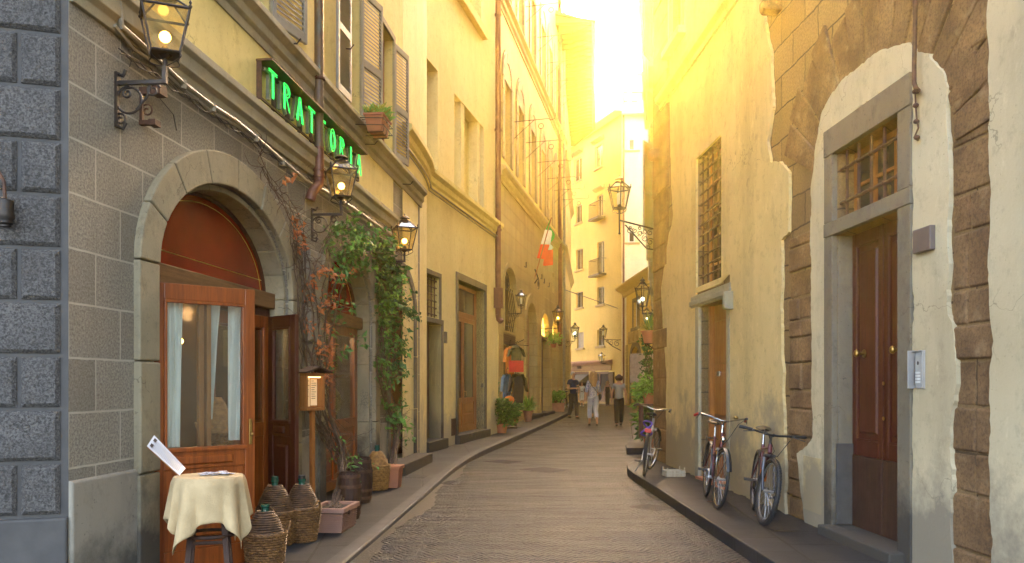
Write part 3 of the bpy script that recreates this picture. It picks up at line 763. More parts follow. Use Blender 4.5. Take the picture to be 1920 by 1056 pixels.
# the same wall carries on over the restaurant's end pier
j = MB(); up0 = L1.w(E1U, -.02, 0); lo = (up0 - Vector((L2.o.x, L2.o.y, 0)))
lx = lo.x * L2.dx.x + lo.y * L2.dx.y; ly = lo.x * L2.dy.x + lo.y * L2.dy.y
nseg = 8; 
def bez(t): # from the restaurant wall line to the plane of this house
    p0 = Vector((lx, ly)); p2 = Vector((.42, 0)); tang = Vector((L1.dx.x*L2.dx.x+L1.dx.y*L2.dx.y, L1.dx.x*L2.dy.x+L1.dx.y*L2.dy.y))
    tt = -ly / tang.y if abs(tang.y) > 1e-6 else 1; p1 = p0 + tang * min(abs(tt), 2.0); p1.y = 0 * p1.y + min(p1.y, ly * .15)
    return p0*(1-t)**2 + p1*2*t*(1-t) + p2*t*t
pts = [bez(i/10) for i in range(11)]
for a, b in zip(pts[:-1], pts[1:]):
    j.add([(a.x, a.y-.004, 0), (b.x, b.y-.004, 0), (b.x, b.y-.004, 17), (a.x, a.y-.004, 17)], [(0,1,2,3)])
a = pts[-1]; j.add([(a.x, a.y-.004, 0), (a.x, a.y + .02, 0), (a.x, a.y+.02, 17), (a.x, a.y-.004, 17)], [(0,1,2,3)])
j.build('curved_wall', X['pale_yellow'], B2, smooth=True)
# tall shallow niche
nn_ = MB(); 
c = MB(); cp = [(.0, 5.30), (-.05, 5.30), (-.05, 5.36), (-.09, 5.40), (-.10, 5.50), (-.17, 5.56), (-.17, 5.64), (-.02, 5.69), (.0, 5.69)]
path = [(p.x, p.y) for p in pts] + [(E2 - .05, 0)]
nprof = len(cp); vs = []; fs = []
for i, (x, y) in enumerate(path):
    for a, b in cp: vs.append((x, y + a, b - (.0)))
for i in range(len(path)-1):
    for k in range(nprof): l = (k+1) % nprof; fs.append((i*nprof+k, (i+1)*nprof+k, (i+1)*nprof+l, i*nprof+l))
fs.append(tuple(range(nprof))); fs.append(tuple((len(path)-1)*nprof + k for k in range(nprof)))
c.add(vs, fs); c.build('string_course', X['yellow'], B2)
t = MB(); u = UW[2]; t.box(UW[3][0]-.1, u[1]+.15, -.14, 0, u[2]-.22, u[2]); t.build('window_sill', X['yellow'], B2, bevel=.01)
for k, u in enumerate(UW):
    if k == 1:
        w3 = (u[1]-u[0]) 
        for a, b in ((0, .22), (.34, .80), (.87, 1)):
            window(B2, u[0]+w3*a, u[0]+w3*b, u[2], u[3], y=.24, m=X['yellow'], bars=(0, 0), fr=.03, glassm=X['yellow'])
        for a, b in ((.22, .34), (.80, .87)): mm = MB(); mm.box(u[0]+w3*a, u[0]+w3*b, .02, .28, u[2], u[3]); mm.build('window_pier', X['pale_yellow'], B2)
    else: window(B2, u[0], u[1], u[2], u[3], y=.24, m=X['yellow'], bars=(0, 0), fr=.03, glassm=X['yellow'])
def stone_frame(parent, s0, s1, h0, h1, w_, y0=-.03, y1=.30, m=None, lint=None, name='stone_surround', sill=None):
    t = MB(); t.box(s0-w_, s0, y0, y1, h0, h1); t.box(s1, s1+w_, y0, y1, h0, h1); t.box(s0-w_, s1+w_, y0-.002, y1, h1, h1+(lint or w_))
    if sill: t.box(s0-w_-.04, s1+w_+.04, y0-.10, y1+.1, h0-sill, h0)
    return t.build(name, m or X['serena'], parent, bevel=.01)
stone_frame(B2, D1_[0], D1_[1], .13, D1_[3], .10, sill=None); stone_frame(B2, G1_[0], G1_[1], D1_[3]+.10, G1_[3], .10)
stone_frame(B2, D2_[0], D2_[1], .13, D2_[3], .16)
t = MB(); t.box(D1_[0]-.15, D1_[1]+.15, -.12, .3, .1, .304); t.build('doorstep', X['serena'], B2, bevel=.012)
t = MB(); t.box(D2_[0]-.2, D2_[1]+.2, -.12, .3, .1, .304); t.build('doorstep', X['serena'], B2, bevel=.012)
t = MB(); t.box(D1_[0], D1_[1], .26, .3, .3, D1_[3]); t.frus(D1_[0]+.08, D1_[1]-.08, .24, .26, .5, 1.2, .02); t.frus(D1_[0]+.08, D1_[1]-.08, .24, .26, 1.35, D1_[3]-.15, .02); t.build('door', X['dark_wood'], B2)
def grille(parent, s0, s1, h0, h1, nv, nh, y=-.0, r=.010, m=None, name='grille', wob=0):
    t = MB()
    for i in range(nv):
        x = s0 + (s1-s0)*(i+.5)/nv; t.tube([(x, y, h0), (x, y, h1)], r, 6)
    for j in range(nh):
        z = h0 + (h1-h0)*(j+.5)/nh
        pts = []
        for i in range(nv*4+1):
            x = s0 + (s1-s0)*i/(nv*4); pts.append((x, y - .008 + .0*i, z + wob*math.sin(i*1.57)))
        t.tube(pts, r, 6)
        for i in range(nv): t.ball((s0+(s1-s0)*(i+.5)/nv, y-.004, z), r*1.7, 5)
    return t.build(name, m or X['rust'], parent)
t = MB(); t.box(G1_[0], G1_[1], .26, .3, G1_[2], G1_[3]); t.build('window', X['winglass'], B2)
grille(B2, *G1_, 4, 6, y=.06, r=.012)
# big glazed double door
dw = D2_[1]-D2_[0]; hb = D2_[2]; ht = D2_[3]; fan = ht - .75
f = MB(); frame_rect(f, D2_[0], D2_[1], hb, ht, .09, .20, .28); f.box(D2_[0]+.09, D2_[1]-.09, .19, .28, fan, fan+.12)
dd = f.build('door', X['orange_wood'], B2, bevel=.006)
for k in range(2):
    u = D2_[0]+.09 + k*(dw-.18)/2; v = u + (dw-.18)/2 - .005
    f = MB(); f.box(u, u+.09, .21, .26, hb, fan); f.box(v-.09, v, .21, .26, hb, fan); f.box(u+.09, v-.09, .21, .26, fan-.1, fan); f.box(u+.09, v-.09, .21, .26, hb, hb+.14)
    f.box(u+.09, v-.09, .21, .26, hb+.7, hb+.8); f.box(u+.09, v-.09, .235, .25, hb+.14, hb+.7); f.frus(u+.13, v-.13, .215, .24, hb+.19, hb+.42, .02); f.frus(u+.13, v-.13, .215, .24, hb+.46, hb+.66, .02)
    f.build('door_leaf', X['orange_wood'], dd, bevel=.004)
    f = MB(); f.box(u+.09, v-.09, .235, .24, hb+.8, fan-.1); f.build('pane', X['winglass'], dd)
f = MB(); f.box(D2_[0]+.09, D2_[1]-.09, .235, .24, fan+.12, ht-.09); f.build('pane', X['winglass'], dd)
t = MB(); t.tube([(D2_[0]+dw/2+.06, .19, 1.25), (D2_[0]+dw/2+.06, .15, 1.25), (D2_[0]+dw/2+.06, .15, 1.15)], .012, 6); t.build('handle', X['brass'], dd)
for px, py, a, b in ((834, 633, .07, .12), (793, 703, .06, .11), (903, 723, .06, .05)):
    q = L2.p(px, py); t = MB(); t.box(q[0]-a, q[0]+a, -.035, 0, q[1]-b, q[1]+b); t.build('bell_plate', X['serena'], B2, bevel=.006)
t = MB(); q0, q1 = L2.p(846, 822), L2.p(855, 806); t.box(L2.s(846), L2.s(855), -.012, 0, q0[1]+.05, q0[1]+.42); t.build('air_grate', X['rust'], B2)
t = MB()
t.tube([(L2.p(x, y, -.03)[0], -.03, L2.p(x, y, -.03)[1]) for x, y in ((786, 400), (786, 480), (788, 515), (793, 520), (797, 515))], .008, 5)
t.tube([(L2.p(x, y, -.03)[0], -.03, L2.p(x, y, -.03)[1]) for x, y in ((790, 330), (787, 360), (787, 400))], .008, 5)
t.tube([(x, y-.09, 5.26) for x, y in path], .014, 6)
t.tube([(x, y-.05, 5.21) for x, y in path], .010, 6)
t.build('wire', X['cable'], B2)
# copper pipe at its far end
dp = MB(); pr = .075; ps = L2.s(934, -.1) ; kz = L2.h(934, 590, -.1)
dp.lathe([(pr, kz), (pr, 17)], 12, (ps, -.1, 0)); dp.build('rain_pipe', X['copper'], B2, smooth=True)
dp = MB(); dp.box(ps-.10, ps+.10, -.22, .0, L2.h(934, 578, -.1), L2.h(934, 540, -.1)); dp.tube([(ps, -.1, kz), (ps, -.12, kz-.12), (ps-.02, -.2, kz-.2)], pr, 10); 
for z in (kz+.35, 5.4, 8, 11, 14): dp.lathe([(pr+.02, z), (pr+.02, z+.06)], 12, (ps, -.1, 0))
dp.build('pipe_fitting', X['copper'], B2, bevel=.01)
# ---------------------------------------------------------------- long palace with arched windows (left, far)
z935 = 26.0
L3 = Wall((935 - 960) / F * z935, z935, 1250, 'L')
B3 = place_at(L3, 'arched_palace', 'long ochre stone palace with rows of arched windows, past the plain yellow house')
E3 = L3.s(1057)
X['ochre'] = plaster('ochre_plaster', (.64,.48,.19), (.56,.41,.15), (.40,.30,.14), (.40,.32,.18), dirt_h=.6, stk=.35)
X['window_stone'] = simple('window_stone', (.40,.30,.14), (.33,.24,.11), .8, sc=4, bump=.4)
r1 = []; r2 = []
for px0, px1 in ((943.5, 956), (967, 982), (991, 1004.5), (1011.5, 1022.5), (1026, 1035.5), (1038, 1046)):
    a, b = L3.s(px0), L3.s(px1); c_ = (a+b)/2; r1.append((c_-.62, c_+.62))
for c_ in [ (a+b)/2 for a, b in r1 ]: r2.append((c_-.6, c_+.6))
GH = 8.0
f = MB()
sh = (L3.s(944), L3.s(967)) ; shop = (sh[0], sh[1], .12, L3.h(955, 628)); shopT = L3.h(955, 500)
dr = (L3.s(986), L3.s(1004)); dT = L3.h(995, 567)
lt1 = (L3.s(1014), L3.s(1029)); lt2 = (L3.s(1034), L3.s(1045))
g_holes = [rect(shop[0], shop[1], .12, shop[3]), arch(shop[0]+.05, shop[1]-.05, shop[3]+.10, shopT-.65, .62, 12), arch(dr[0], dr[1], .12, dT-.8, .78, 12),
           arch(lt1[0], lt1[1], .12, L3.h(1021, 625), L3.h(1021, 588)-L3.h(1021, 625), 12), arch(lt2[0], lt2[1], .12, L3.h(1039, 632), L3.h(1039, 600)-L3.h(1039, 632), 12)]
# small slit windows
sl_ = [rect(L3.s(1036), L3.s(1039), L3.h(1037, 548), L3.h(1037, 510))]
facade(f, [(0, -.1), (E3, -.1), (E3, GH), (0, GH)], g_holes + sl_, reveal=.30, back=5)
f.build('ground_wall', X['palace'], B3)
f = MB(); WH, WR = 11.0, .62; W2H = 16.1
facade(f, [(0, GH), (E3, GH), (E3, 19.6), (0, 19.6)], [arch(a, b, 8.45, WH, WR, 12) for a, b in r1] + [arch(a, b, 13.75, W2H, .6, 12) for a, b in r2], reveal=.30, back=5, y=-.01)
f.build('upper_wall', X['ochre'], B3)
def cornice(parent, name, x0, x1, h, sz, m, y=0):
    c = MB(); c.beam([(y+.01, h-sz), (y-.04, h-sz), (y-.05, h-sz*.75), (y-.11, h-sz*.62), (y-.12, h-sz*.3), (y-.22, h-.04), (y-.22, h+.02), (y-.02, h+.08), (y+.01, h+.08)], x0, x1)
    return c.build(name, m, parent)
cornice(B3, 'string_course', -.0, E3, 8.05, .42, X['window_stone']); cornice(B3, 'string_course', 0, E3, 13.35, .40, X['window_stone'])
for row, hb, hs in ((r1, 8.45, WH), (r2, 13.75, W2H)):
    for a, b in row:
        t = MB(); arch_ring(t, a, b, hb, hs, .62, .30, -.07, .02, 7, .02, [hb + (hs-hb)*i/6 for i in range(7)])
        t.prism([(c_ if 0 else (a+b)/2 + (.62+.34)*math.cos(math.pi*i/8)*1.0, hs + (.62+.42)*math.sin(math.pi*i/8)) for i in range(9)], -.045, -.01)
        sr = t.build('window_surround', X['window_stone'], B3)
        o = window(B3, a, b, hb, hs, y=.2, m=X['window_stone'], bars=(1, 1), fr=.06)
        t = MB(); t.prism(arch(a, b, hs-.05, hs, .62, 12), .12, .2); t.build('tympanum', X['ochre'], o)
# iron bracket poles
def pole_bracket(x, h, L=1.2):
    t = MB(); t.tube([(x, 0, h), (x, -L, h+.05)], .011, 5); t.tube([(x, 0, h-.6), (x, -L*.6, h+.02)], .009, 5)
    t.tube([(x, -L, h+.05), (x, -L-.10, h-.0), (x, -L-.22, h+.05), (x, -L-.24, h+.22)], .010, 5)
    t.tube([(x, -L*.8+.09*math.cos(q), h-.18+.09*math.sin(q)) for q in [i*math.pi/4 for i in range(8)]], .012, 4, closed=True)
    return t.build('flag_bracket', X['rust'], B3)
for row, h in ((r1, 10.1), (r2, 15.0)):
    for i, (a, b) in enumerate(row):
        pole_bracket(b + .42, h)
# shop front arch with iron fanlight, roller shutter box
t = MB(); arch_ring(t, shop[0]+.05, shop[1]-.05, shop[3]+.1, shopT-.65, .62, .16, -.04, .02, 9, .01, [shop[3]+.1, shopT-.65]); t.build('arch_surround', X['palace'], B3)
t = MB(); t.prism(arch(shop[0]+.05, shop[1]-.05, shop[3]+.1, shopT-.65, .62, 12), .26, .3); ww = t.build('fanlight', X['winglass'], B3)
t = MB(); cx, cz = (shop[0]+shop[1])/2, shopT-.65
for i in range(5):
    an = math.pi*(i+.5)/5; t.tube([(cx, .1, cz-.05), (cx+.3*math.cos(an), .08, cz+.25*math.sin(an)), (cx+.52*math.cos(an+.15), .1, cz+.5*math.sin(an))], .014, 4)
for r_ in (.25, .45): t.tube([(cx+r_*math.cos(math.pi*i/12), .1, cz+r_*math.sin(math.pi*i/12)) for i in range(13)], .012, 4)
for i in range(7):
    x = shop[0]+.12+(shop[1]-shop[0]-.24)*i/6
    t.tube([(x, .1, shop[3]+.15), (x+.06, .0, (shop[3]+cz)/2), (x, .1, cz)], .014, 4)
for z in (shop[3]+.3, cz-.1): t.tube([(shop[0]+.05, .08, z), (shop[1]-.05, .08, z)], .014, 4)
t.build('iron_grille', X['iron'], ww)
t = MB(); t.box(shop[0]-.02, shop[1]+.02, .02, .28, shop[3]-.30, shop[3]+.08)
for i in range(5): t.box(shop[0]-.01, shop[1]+.01, .0, .03, shop[3]-.28+i*.07, shop[3]-.24+i*.07)
t.build('shutter_box', X['rust'], B3)
X['shopback'] = simple('shop_interior', (.20,.11,.05), (.10,.05,.02), .8, sc=2, bump=0)
t = MB(); t.box(shop[0], shop[1], .28, .3, .12, shop[3]-.3); t.build('shop_opening', X['shopback'], B3)
# big arched doorway with block surround
t = MB(); arch_ring(t, dr[0], dr[1], .12, dT-.8, .78, .34, -.07, .02, 9, .03, [.12 + (dT-.92)*i/9 for i in range(10)]); t.build('arch_surround', X['palace'], B3, bevel=.01)
t = MB(); t.prism(arch(dr[0], dr[1], .12, dT-.8, .78, 12), .27, .3); 
for k in (0, 1):
    u = dr[0]+.05+k*(dr[1]-dr[0])/2; v = u+(dr[1]-dr[0])/2-.1
    for a, b in ((.3, 1.1), (1.2, 2.1), (2.2, dT-1.0)): t.frus(u, v, .24, .27, a, b, .02)
t.build('door', X['orange_wood'], B3)
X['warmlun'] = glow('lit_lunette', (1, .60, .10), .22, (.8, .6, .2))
for (a, b), ph, pt in ((lt1, 625, 588), (lt2, 632, 600)):
    c_ = (a+b)/2; pxm = 1021 if a == lt1[0] else 1039
    hs_, ht_ = L3.h(pxm, ph), L3.h(pxm, pt)
    t = MB(); t.prism(arch(a, b, hs_-.12, hs_, ht_-hs_, 12), .18, .24); t.build('lunette', X['warmlun'], B3)
    t = MB(); t.box(a, b, .05, .28, hs_-.25, hs_-.12); t.build('lintel', X['beam_wood'], B3)
    t = MB(); t.box(a, b, .27, .3, .12, hs_-.25); t.frus(a+.1, c_-.03, .25, .27, .3, hs_-.4, .02); t.frus(c_+.03, b-.1, .25, .27, .3, hs_-.4, .02); t.build('door', X['dark_wood'], B3)
    t = MB(); arch_ring(t, a, b, .12, hs_, ht_-hs_, .15, -.03, .02, 7, .01); t.build('arch_surround', X['palace'], B3)
for x0, x1, hh_ in ((dr[0]-.4, dr[1]+.4, .26), (lt1[0]-.2, lt1[1]+.2, .24)):
    t = MB(); t.box(x0, x1, -.25, .2, .1, hh_); t.build('doorstep', X['serena'], B3, bevel=.01)
t = MB()
for px, py in ((983, 500), (1013, 522), (1018, 530), (1027, 537), (946, 683)):
    q = L3.p(px, py); t.tube([(q[0]-.12, -.03, q[1]-.02), (q[0]+.12, -.05, q[1]-.02), (q[0]+.12, -.05, q[1]+.18)], .02, 4)
q = L3.p(946, 683); t.tube([(q[0], -.06, q[1]-.35), (q[0]+.05, -.12, q[1]), (q[0], -.06, q[1]+.35)], .03, 6)
t.build('iron_hook', X['iron'], B3)
rp_ = MB(); ps = L3.s(1050, -.12); pr = .085
rp_.lathe([(pr, L3.h(1052, 650, -.12)), (pr, 20)], 10, (ps, -.12, 0)); rp_.build('rain_pipe', X['copper'], B3, smooth=True)
rp_ = MB(); pr = .07; p2_ = ps + 1.6
rp_.lathe([(pr, .2), (pr, 20)], 10, (p2_, -.12, 0)); rp_.build('rain_pipe', X['cable'], B3, smooth=True)

# ---------------------------------------------------------------- building with the deep eaves
e3 = L3.w(E3, 0, 0)
L4 = Wall(e3.x, e3.y, 1112, 'L'); B4 = place_at(L4, 'eaves_building', 'tall yellow building with deep bracketed wooden eaves at the bend, beyond the arched palace')
LE = 16.0
f = MB(); hol = []
for i in range(5):
    a = .9 + i*3.0
    hol += [rect(a, a+1.1, 9.0, 11.2), rect(a, a+1.1, 13.6, 15.8), rect(a+.1, a+1.0, 5.4, 6.9)]
d4 = arch(1.2, 3.2, .12, 3.2, 1.0, 10); d5 = arch(6, 8, .12, 3.2, 1.0, 10); hol += [d4, d5]
facade(f, [(0, -.1), (LE, -.1), (LE, 18.0), (0, 18.0)], hol, reveal=.28, back=6, y=.05)
f.build('wall', X['ochre'], B4)
for h in hol[:15]: window(B4, h[0][0], h[1][0], h[0][1], h[2][1], y=.2, m=X['window_stone'], bars=(1, 1), fr=.06)
for d in (d4, d5):
    t = MB(); t.prism(d, .26, .3); t.build('door', X['dark_wood'], B4)
    t = MB(); arch_ring(t, d[0][0], d[1][0], .12, 3.2, 1.0, .3, -.06, .06, 9, .03, [.12+3.08*i/9 for i in range(10)]); t.build('arch_surround', X['palace'], B4)
cornice(B4, 'string_course', 0, LE, 8.3, .4, X['window_stone'], .05); cornice(B4, 'string_course', 0, LE, 13.0, .35, X['window_stone'], .05)
# eaves: sloping soffit on shaped rafters
EH = 17.75; ov = 1.35; st = -3.2
X['soffit'] = simple('soffit_boards', (.26,.14,.035), (.19,.10,.025), .7, sc=3, bump=.3)
t = MB(); t.prismz([(st, -ov), (LE-2.8, -ov), (LE+1.0, -.1), (LE+1.0, 5), (st, 5)], EH+.16, EH+.26); t.build('soffit', X['soffit'], B4)
t = MB(); t.add([(st, -ov-.12, EH+.26), (LE-2.8, -ov-.12, EH+.26), (LE+1.1, -.1, EH+.26), (LE+1.1, 4.5, EH+2.3), (st, 4.5, EH+2.3)], [(0,1,2,3,4)])
t.add([(st, -ov-.12, EH+.26), (st, 4.5, EH+2.3), (st, 4.5, EH+.26)], [(0,1,2)]); t.build('roof', X['terra'], B4)
t = MB(); pts = [(st-.1, -ov-.16), (LE-2.75, -ov-.16), (LE+1.1, -.15)]; t.tube([(a, b, EH+.24) for a, b in pts], .09, 8); t.tube([(st-.1, -ov-.16, EH+.24), (st-.1, .3, EH+.6)], .06, 6); t.build('gutter', X['copper'], B4)
nr = 27
for i in range(nr):
    x = st + .15 + (LE - 2.9 - st) * i/(nr-1)
    t = MB(); pf = [(.1, EH-.22), (-ov*.35, EH-.16), (-ov*.45, EH-.08), (-ov*.7, EH-.02), (-ov*.85, EH+.06), (-ov-.02, EH+.08), (-ov-.02, EH+.16), (.1, EH+.16)]
    t.add([(x-.07, a, b) for a, b in pf] + [(x+.07, a, b) for a, b in pf], [tuple(range(8)), tuple(range(15, 7, -1))] + [(k, k+8, (k+1) % 8+8, (k+1) % 8) for k in range(8)])
    t.build('rafter', X['soffit'], B4)
t = MB(); t.box(-3.2, .0, .3, 5, 17.0, EH+.2); t.build('upper_wall', X['ochre'], B4)

# ---------------------------------------------------------------- cream building closing the street
zc = 56.0
aFB = math.atan((416 - 960) / F)
FBw = Wall(.128*zc, zc, 416, 'L')             # near corner; face runs away to the left
# local frame: x from far-left end to the corner
far = Vector((math.sin(aFB), math.cos(aFB))); LF = 9.4
class W2_(Wall):
    def __init__(s, o, dx):
        s.o = Vector(o); s.dx = Vector(dx).normalized(); s.dy = Vector((-s.dx.y, s.dx.x)); s.rot = math.atan2(s.dx.y, s.dx.x)
oF = Vector((.128*zc, zc)) + far*LF
FA = W2_(oF, -far)
B5 = place_at(FA, 'cream_building', 'cream four-storey building closing the end of the street, with a cafe front at its foot')
X['fbw'] = plaster('warm_cream_plaster', (.62,.46,.16), (.56,.41,.13), (.34,.24,.08), (.30,.21,.09), dirt_h=.8, stk=.35)
X['fbr'] = plaster('sunlit_cream_plaster', (.78,.70,.48), (.72,.62,.4), (.55,.45,.25), (.5,.4,.2), dirt_h=.5, stk=.3)  # paler cream with the brightness of sunlit walls put into the colour
X['winframe'] = simple('faded_window_paint', (.42,.37,.28), (.34,.3,.22), .7, bump=0)
WF = []
for px0, px1, y1, y0 in ((1080.5, 1093, 506, 467), (1081, 1093, 577, 547), (1082, 1094.5, 653, 623), (1120, 1133, 513, 453), (1120, 1133, 571, 538), (1120, 1133, 649, 618),
                         (1077, 1091, 340, 297), (1116, 1130, 314, 273), (1079.5, 1091, 418, 384), (1120, 1131, 407, 365)):
    a, b = FA.s(px0), FA.s(px1); m_ = (px0+px1)/2
    WF.append((a, b, FA.h(m_, y1), FA.h(m_, y0)))
cafe = (FA.s(1074), FA.s(1104), .15, FA.h(1090, 697)); cafe2 = (FA.s(1107), FA.s(1141), .15, FA.h(1125, 697))
f = MB(); facade(f, [(-1.2, -.1), (LF, -.1), (LF, 19.1), (-1.2, 19.1)], [rect(*w_) for w_ in WF] + [rect(*cafe), rect(*cafe2)], reveal=.22, back=6)
f.build('wall', X['fbw'], B5)
for i, w_ in enumerate(WF):
    blind = i == 2
    window(B5, *w_, y=.10, m=X['winframe'], bars=(1, 0), fr=.06, glassm=X['shutter'] if blind else X['winglass'])
    t = MB(); t.box(w_[0]-.16, w_[1]+.16, -.12, .1, w_[2]-.14, w_[2]); t.build('window_sill', X['rust'] if 0 else X['window_stone'], B5)
    if i in (3, 9):
        bal = MB(); bal.box(w_[0]-.35, w_[1]+.35, -.55, 0, w_[2]-.22, w_[2]-.08)
        for k in range(12): x = w_[0]-.3+(w_[1]-w_[0]+.6)*k/11; bal.tube([(x, -.5, w_[2]-.1), (x, -.5, w_[2]+.95)], .018, 4)
        bal.tube([(w_[0]-.32, 0, w_[2]+.95), (w_[0]-.32, -.5, w_[2]+.95), (w_[1]+.32, -.5, w_[2]+.95), (w_[1]+.32, 0, w_[2]+.95)], .025, 5); bal.build('balcony', X['iron'], B5)
    if i in (6, 7, 9):
        t = MB(); t.beam([(0, w_[3]+.25), (-.12, w_[3]+.3), (-.28, w_[3]+.42), (-.28, w_[3]+.48), (0, w_[3]+.55)], w_[0]-.25, w_[1]+.25); t.build('window_hood', X['window_stone'], B5)
# cafe front
hc = FA.h(1110, 682)
t = MB(); t.beam([(0, hc-.12), (-.15, hc-.1), (-.3, hc+.08), (-.3, hc+.16), (0, hc+.22)], cafe[0]-.5, cafe2[1]+.6); t.build('shop_cornice', X['pterra'], B5)
t = MB(); t.box(cafe[0]-.4, cafe2[1]+.5, -.05, .02, cafe[3]+.02, hc-.12); t.build('shop_fascia', X['beam_wood'], B5)
X['ink'] = simple('sign_ink', (.03,.015,.012), rough=.5, bump=0)
def strokes(mb, pts_list, x, z, y, s_, r=.02, n=4):
    for pts in pts_list: mb.tube([(x+a*s_, y, z+b*s_) for a, b in pts], r, n)
LET = {'B': [[(0,0),(0,1),(.4,1),(.5,.8),(.4,.55),(0,.55)],[(.4,.55),(.58,.3),(.45,0),(0,0)]], 'a': [[(.5,.55),(.3,.62),(.08,.45),(.08,.15),(.3,0),(.5,.12)],[(.5,.62),(.5,0)]], 'r': [[(0,.6),(0,0)],[(0,.4),(.2,.6),(.4,.55)]]}
t = MB(); q = FA.p(1083, 692, -.06)
strokes(t, LET['B'], q[0], q[1]+.02, -.07, .45, .03); strokes(t, LET['a'], q[0]+.34, q[1]+.02, -.07, .45, .03); strokes(t, LET['r'], q[0]+.64, q[1]+.02, -.07, .45, .03)
t.build('shop_lettering', X['ink'], B5)
for k, c_ in enumerate((cafe, cafe2)):
    t = MB(); frame_rect(t, c_[0], c_[1], c_[2], c_[3], .16, .02, .16); m0 = (c_[0]+c_[1])/2
    t.box(m0-.08, m0+.08, .04, .14, c_[2], c_[3]-.16); t.box(c_[0]+.16, c_[1]-.16, .03, .12, c_[2]+.16, c_[2]+.7); o = t.build('shop_window' if k == 0 else 'shop_door', X['dark_wood'], B5)
    t = MB(); t.box(c_[0]+.16, c_[1]-.16, .09, .1, c_[2]+.16, c_[3]-.16); t.build('pane', X['dark'], o)
t = MB(); a, b = cafe[0]+.6, cafe[1]+.0; z1 = FA.h(1095, 702); z2 = z1-.65
t.add([(a, 0, z1), (b, 0, z1), (b, -.9, z2), (a, -.9, z2), (a, -.9, z2-.2), (b, -.9, z2-.2)], [(0,1,2,3), (3,2,5,4)]); t.add([(b, 0, z1), (b, -.9, z2), (b, 0, z2)], [(0,1,2)])
X['awning'] = simple('grey_awning', (.10,.09,.08), (.075,.07,.065), .9)
t.build('awning', X['awning'], B5, recalc=False)
t = MB(); q = FA.p(1147, 700); t.box(q[0]-.35, q[0]+.35, -.08, 0, .5, FA.h(1147, 700)); frame_rect(t, q[0]-.42, q[0]+.42, .42, FA.h(1147, 700)+.08, .08, -.10, 0); t.build('notice_case', X['old_wood'], B5)
# roof and attic terrace
RR = W2_((.128*zc, zc), (1, -.06))           # right face, nearly square to the street
inv = lambda P: (P.x, P.y)
def polyroof(parent, wall, x0, x1, h, ov, m, name='roof'):
    t = MB(); t.add([(x0, -ov, h-.12), (x1, -ov, h-.12), (x1, 5, h+2.0), (x0, 5, h+2.0), (x0, -ov, h-.26), (x1, -ov, h-.26), (x1, 0, h-.2), (x0, 0, h-.2), (x1, 5, h-.2), (x0, 5, h-.2)],
          [(0,1,2,3), (0,4,5,1), (4,7,6,5), (0,3,9,7,4), (1,5,6,8,2)]); return t.build(name, m, parent)
polyroof(B5, FA, -1.4, LF+.55, 19.35, .75, X['fbr'])
t = MB(); t.box(-1.2, LF, .5, 5.5, 19.2, 21.8); t.build('attic', X['fbr'], B5)
t = MB(); t.box(-1.4, LF+.2, .3, 5.7, 21.8, 22.0); t.build('attic_roof', X['fbr'], B5)
B6 = place_at(RR, 'side_building', 'building with a rain pipe, wall coloured pale as sunlit, right of the cream corner building')
RB_ = Wall(7.35, 54.6, 884, 'R')
f = MB(); w6 = [(RR.s(1178), RR.s(1191), RR.h(1184, 455), RR.h(1184, 434)), (RR.s(1178), RR.s(1191), RR.h(1184, 282), RR.h(1184, 259))]
facade(f, [(.02, -.1), (9, -.1), (9, 19.0), (.02, 19.0)], [rect(*w_) for w_ in w6], reveal=.2, back=6); f.build('wall', X['fbr'], B6)
for w_ in w6:
    window(B6, *w_, y=.1, m=X['white'], bars=(0, 0), fr=.09); t = MB(); t.box(w_[0]-.3, w_[1]+.3, -.1, .1, w_[2]-.12, w_[2]); t.build('window_sill', X['window_stone'], B6)
polyroof(B6, RR, .0, 9.2, 19.2, .6, X['fbr'])
t = MB(); t.lathe([(.07, 1), (.07, 19)], 8, (RR.s(1169), -.1, 0)); t.build('rain_pipe', X['copper'], B6, smooth=True)
t = MB(); t.box(.2, 4.5, .8, 5, 19.0, 21.9); t.build('attic', X['fbr'], B6)
t = MB()
for x in (.2, 1.4, 2.6, 3.8): t.tube([(x, .3, 19.3), (x, .3, 20.6)], .03, 4)
for z in (20.0, 20.6): t.tube([(.2, .3, z), (4.4, .3, z)], .03, 4)
t.build('terrace_rail', X['rust'], B6)
# low yellow house with crest and arched door, on the right side of the end
RBo = Vector((7.30, 54.4)); dxr = Vector((-math.sin(math.atan((884-960)/F)), -math.cos(math.atan((884-960)/F))))
RBW = W2_(RBo, dxr)
B7 = place_at(RBW, 'crest_house', 'low yellow house with a carved stone crest above an arched door, at the far right')
he = RBW.h(1178, 540); LB = 9.5
ad = (RBW.s(1183.5), RBW.s(1201)); wn = (RBW.s(1188), RBW.s(1198), RBW.h(1193, 614), RBW.h(1193, 565))
adt = RBW.h(1192, 650)
ada = arch(ad[0], ad[1], .12, adt-.9, .9, 12)
f = MB(); facade(f, [(0, -.1), (LB, -.1), (LB, he), (0, he)], [rect(*wn), ada], reveal=.3, back=5); f.build('wall', X['fbw'], B7)
t = MB(); t.beam([(.05, he-.5), (-.1, he-.45), (-.15, he-.25), (-.5, he-.05), (-.6, he+.05), (-.6, he+.15), (3, he+1.0), (.05, he)], -.9, LB); t.build('eaves', X['window_stone'], B7)
window(B7, *wn, y=.15, m=X['white'], bars=(1, 0), fr=.1); stone_frame(B7, *wn, .22, y0=-.05, y1=.1, m=X['serena'], sill=.2)
t = MB(); arch_ring(t, ad[0], ad[1], .12, adt-.9, .9, .35, -.06, .02, 9, .02); t.build('arch_surround', X['serena'], B7)
t = MB(); t.prism(ada, .26, .3); t.build('door', X['serena'], B7)
t = MB(); 
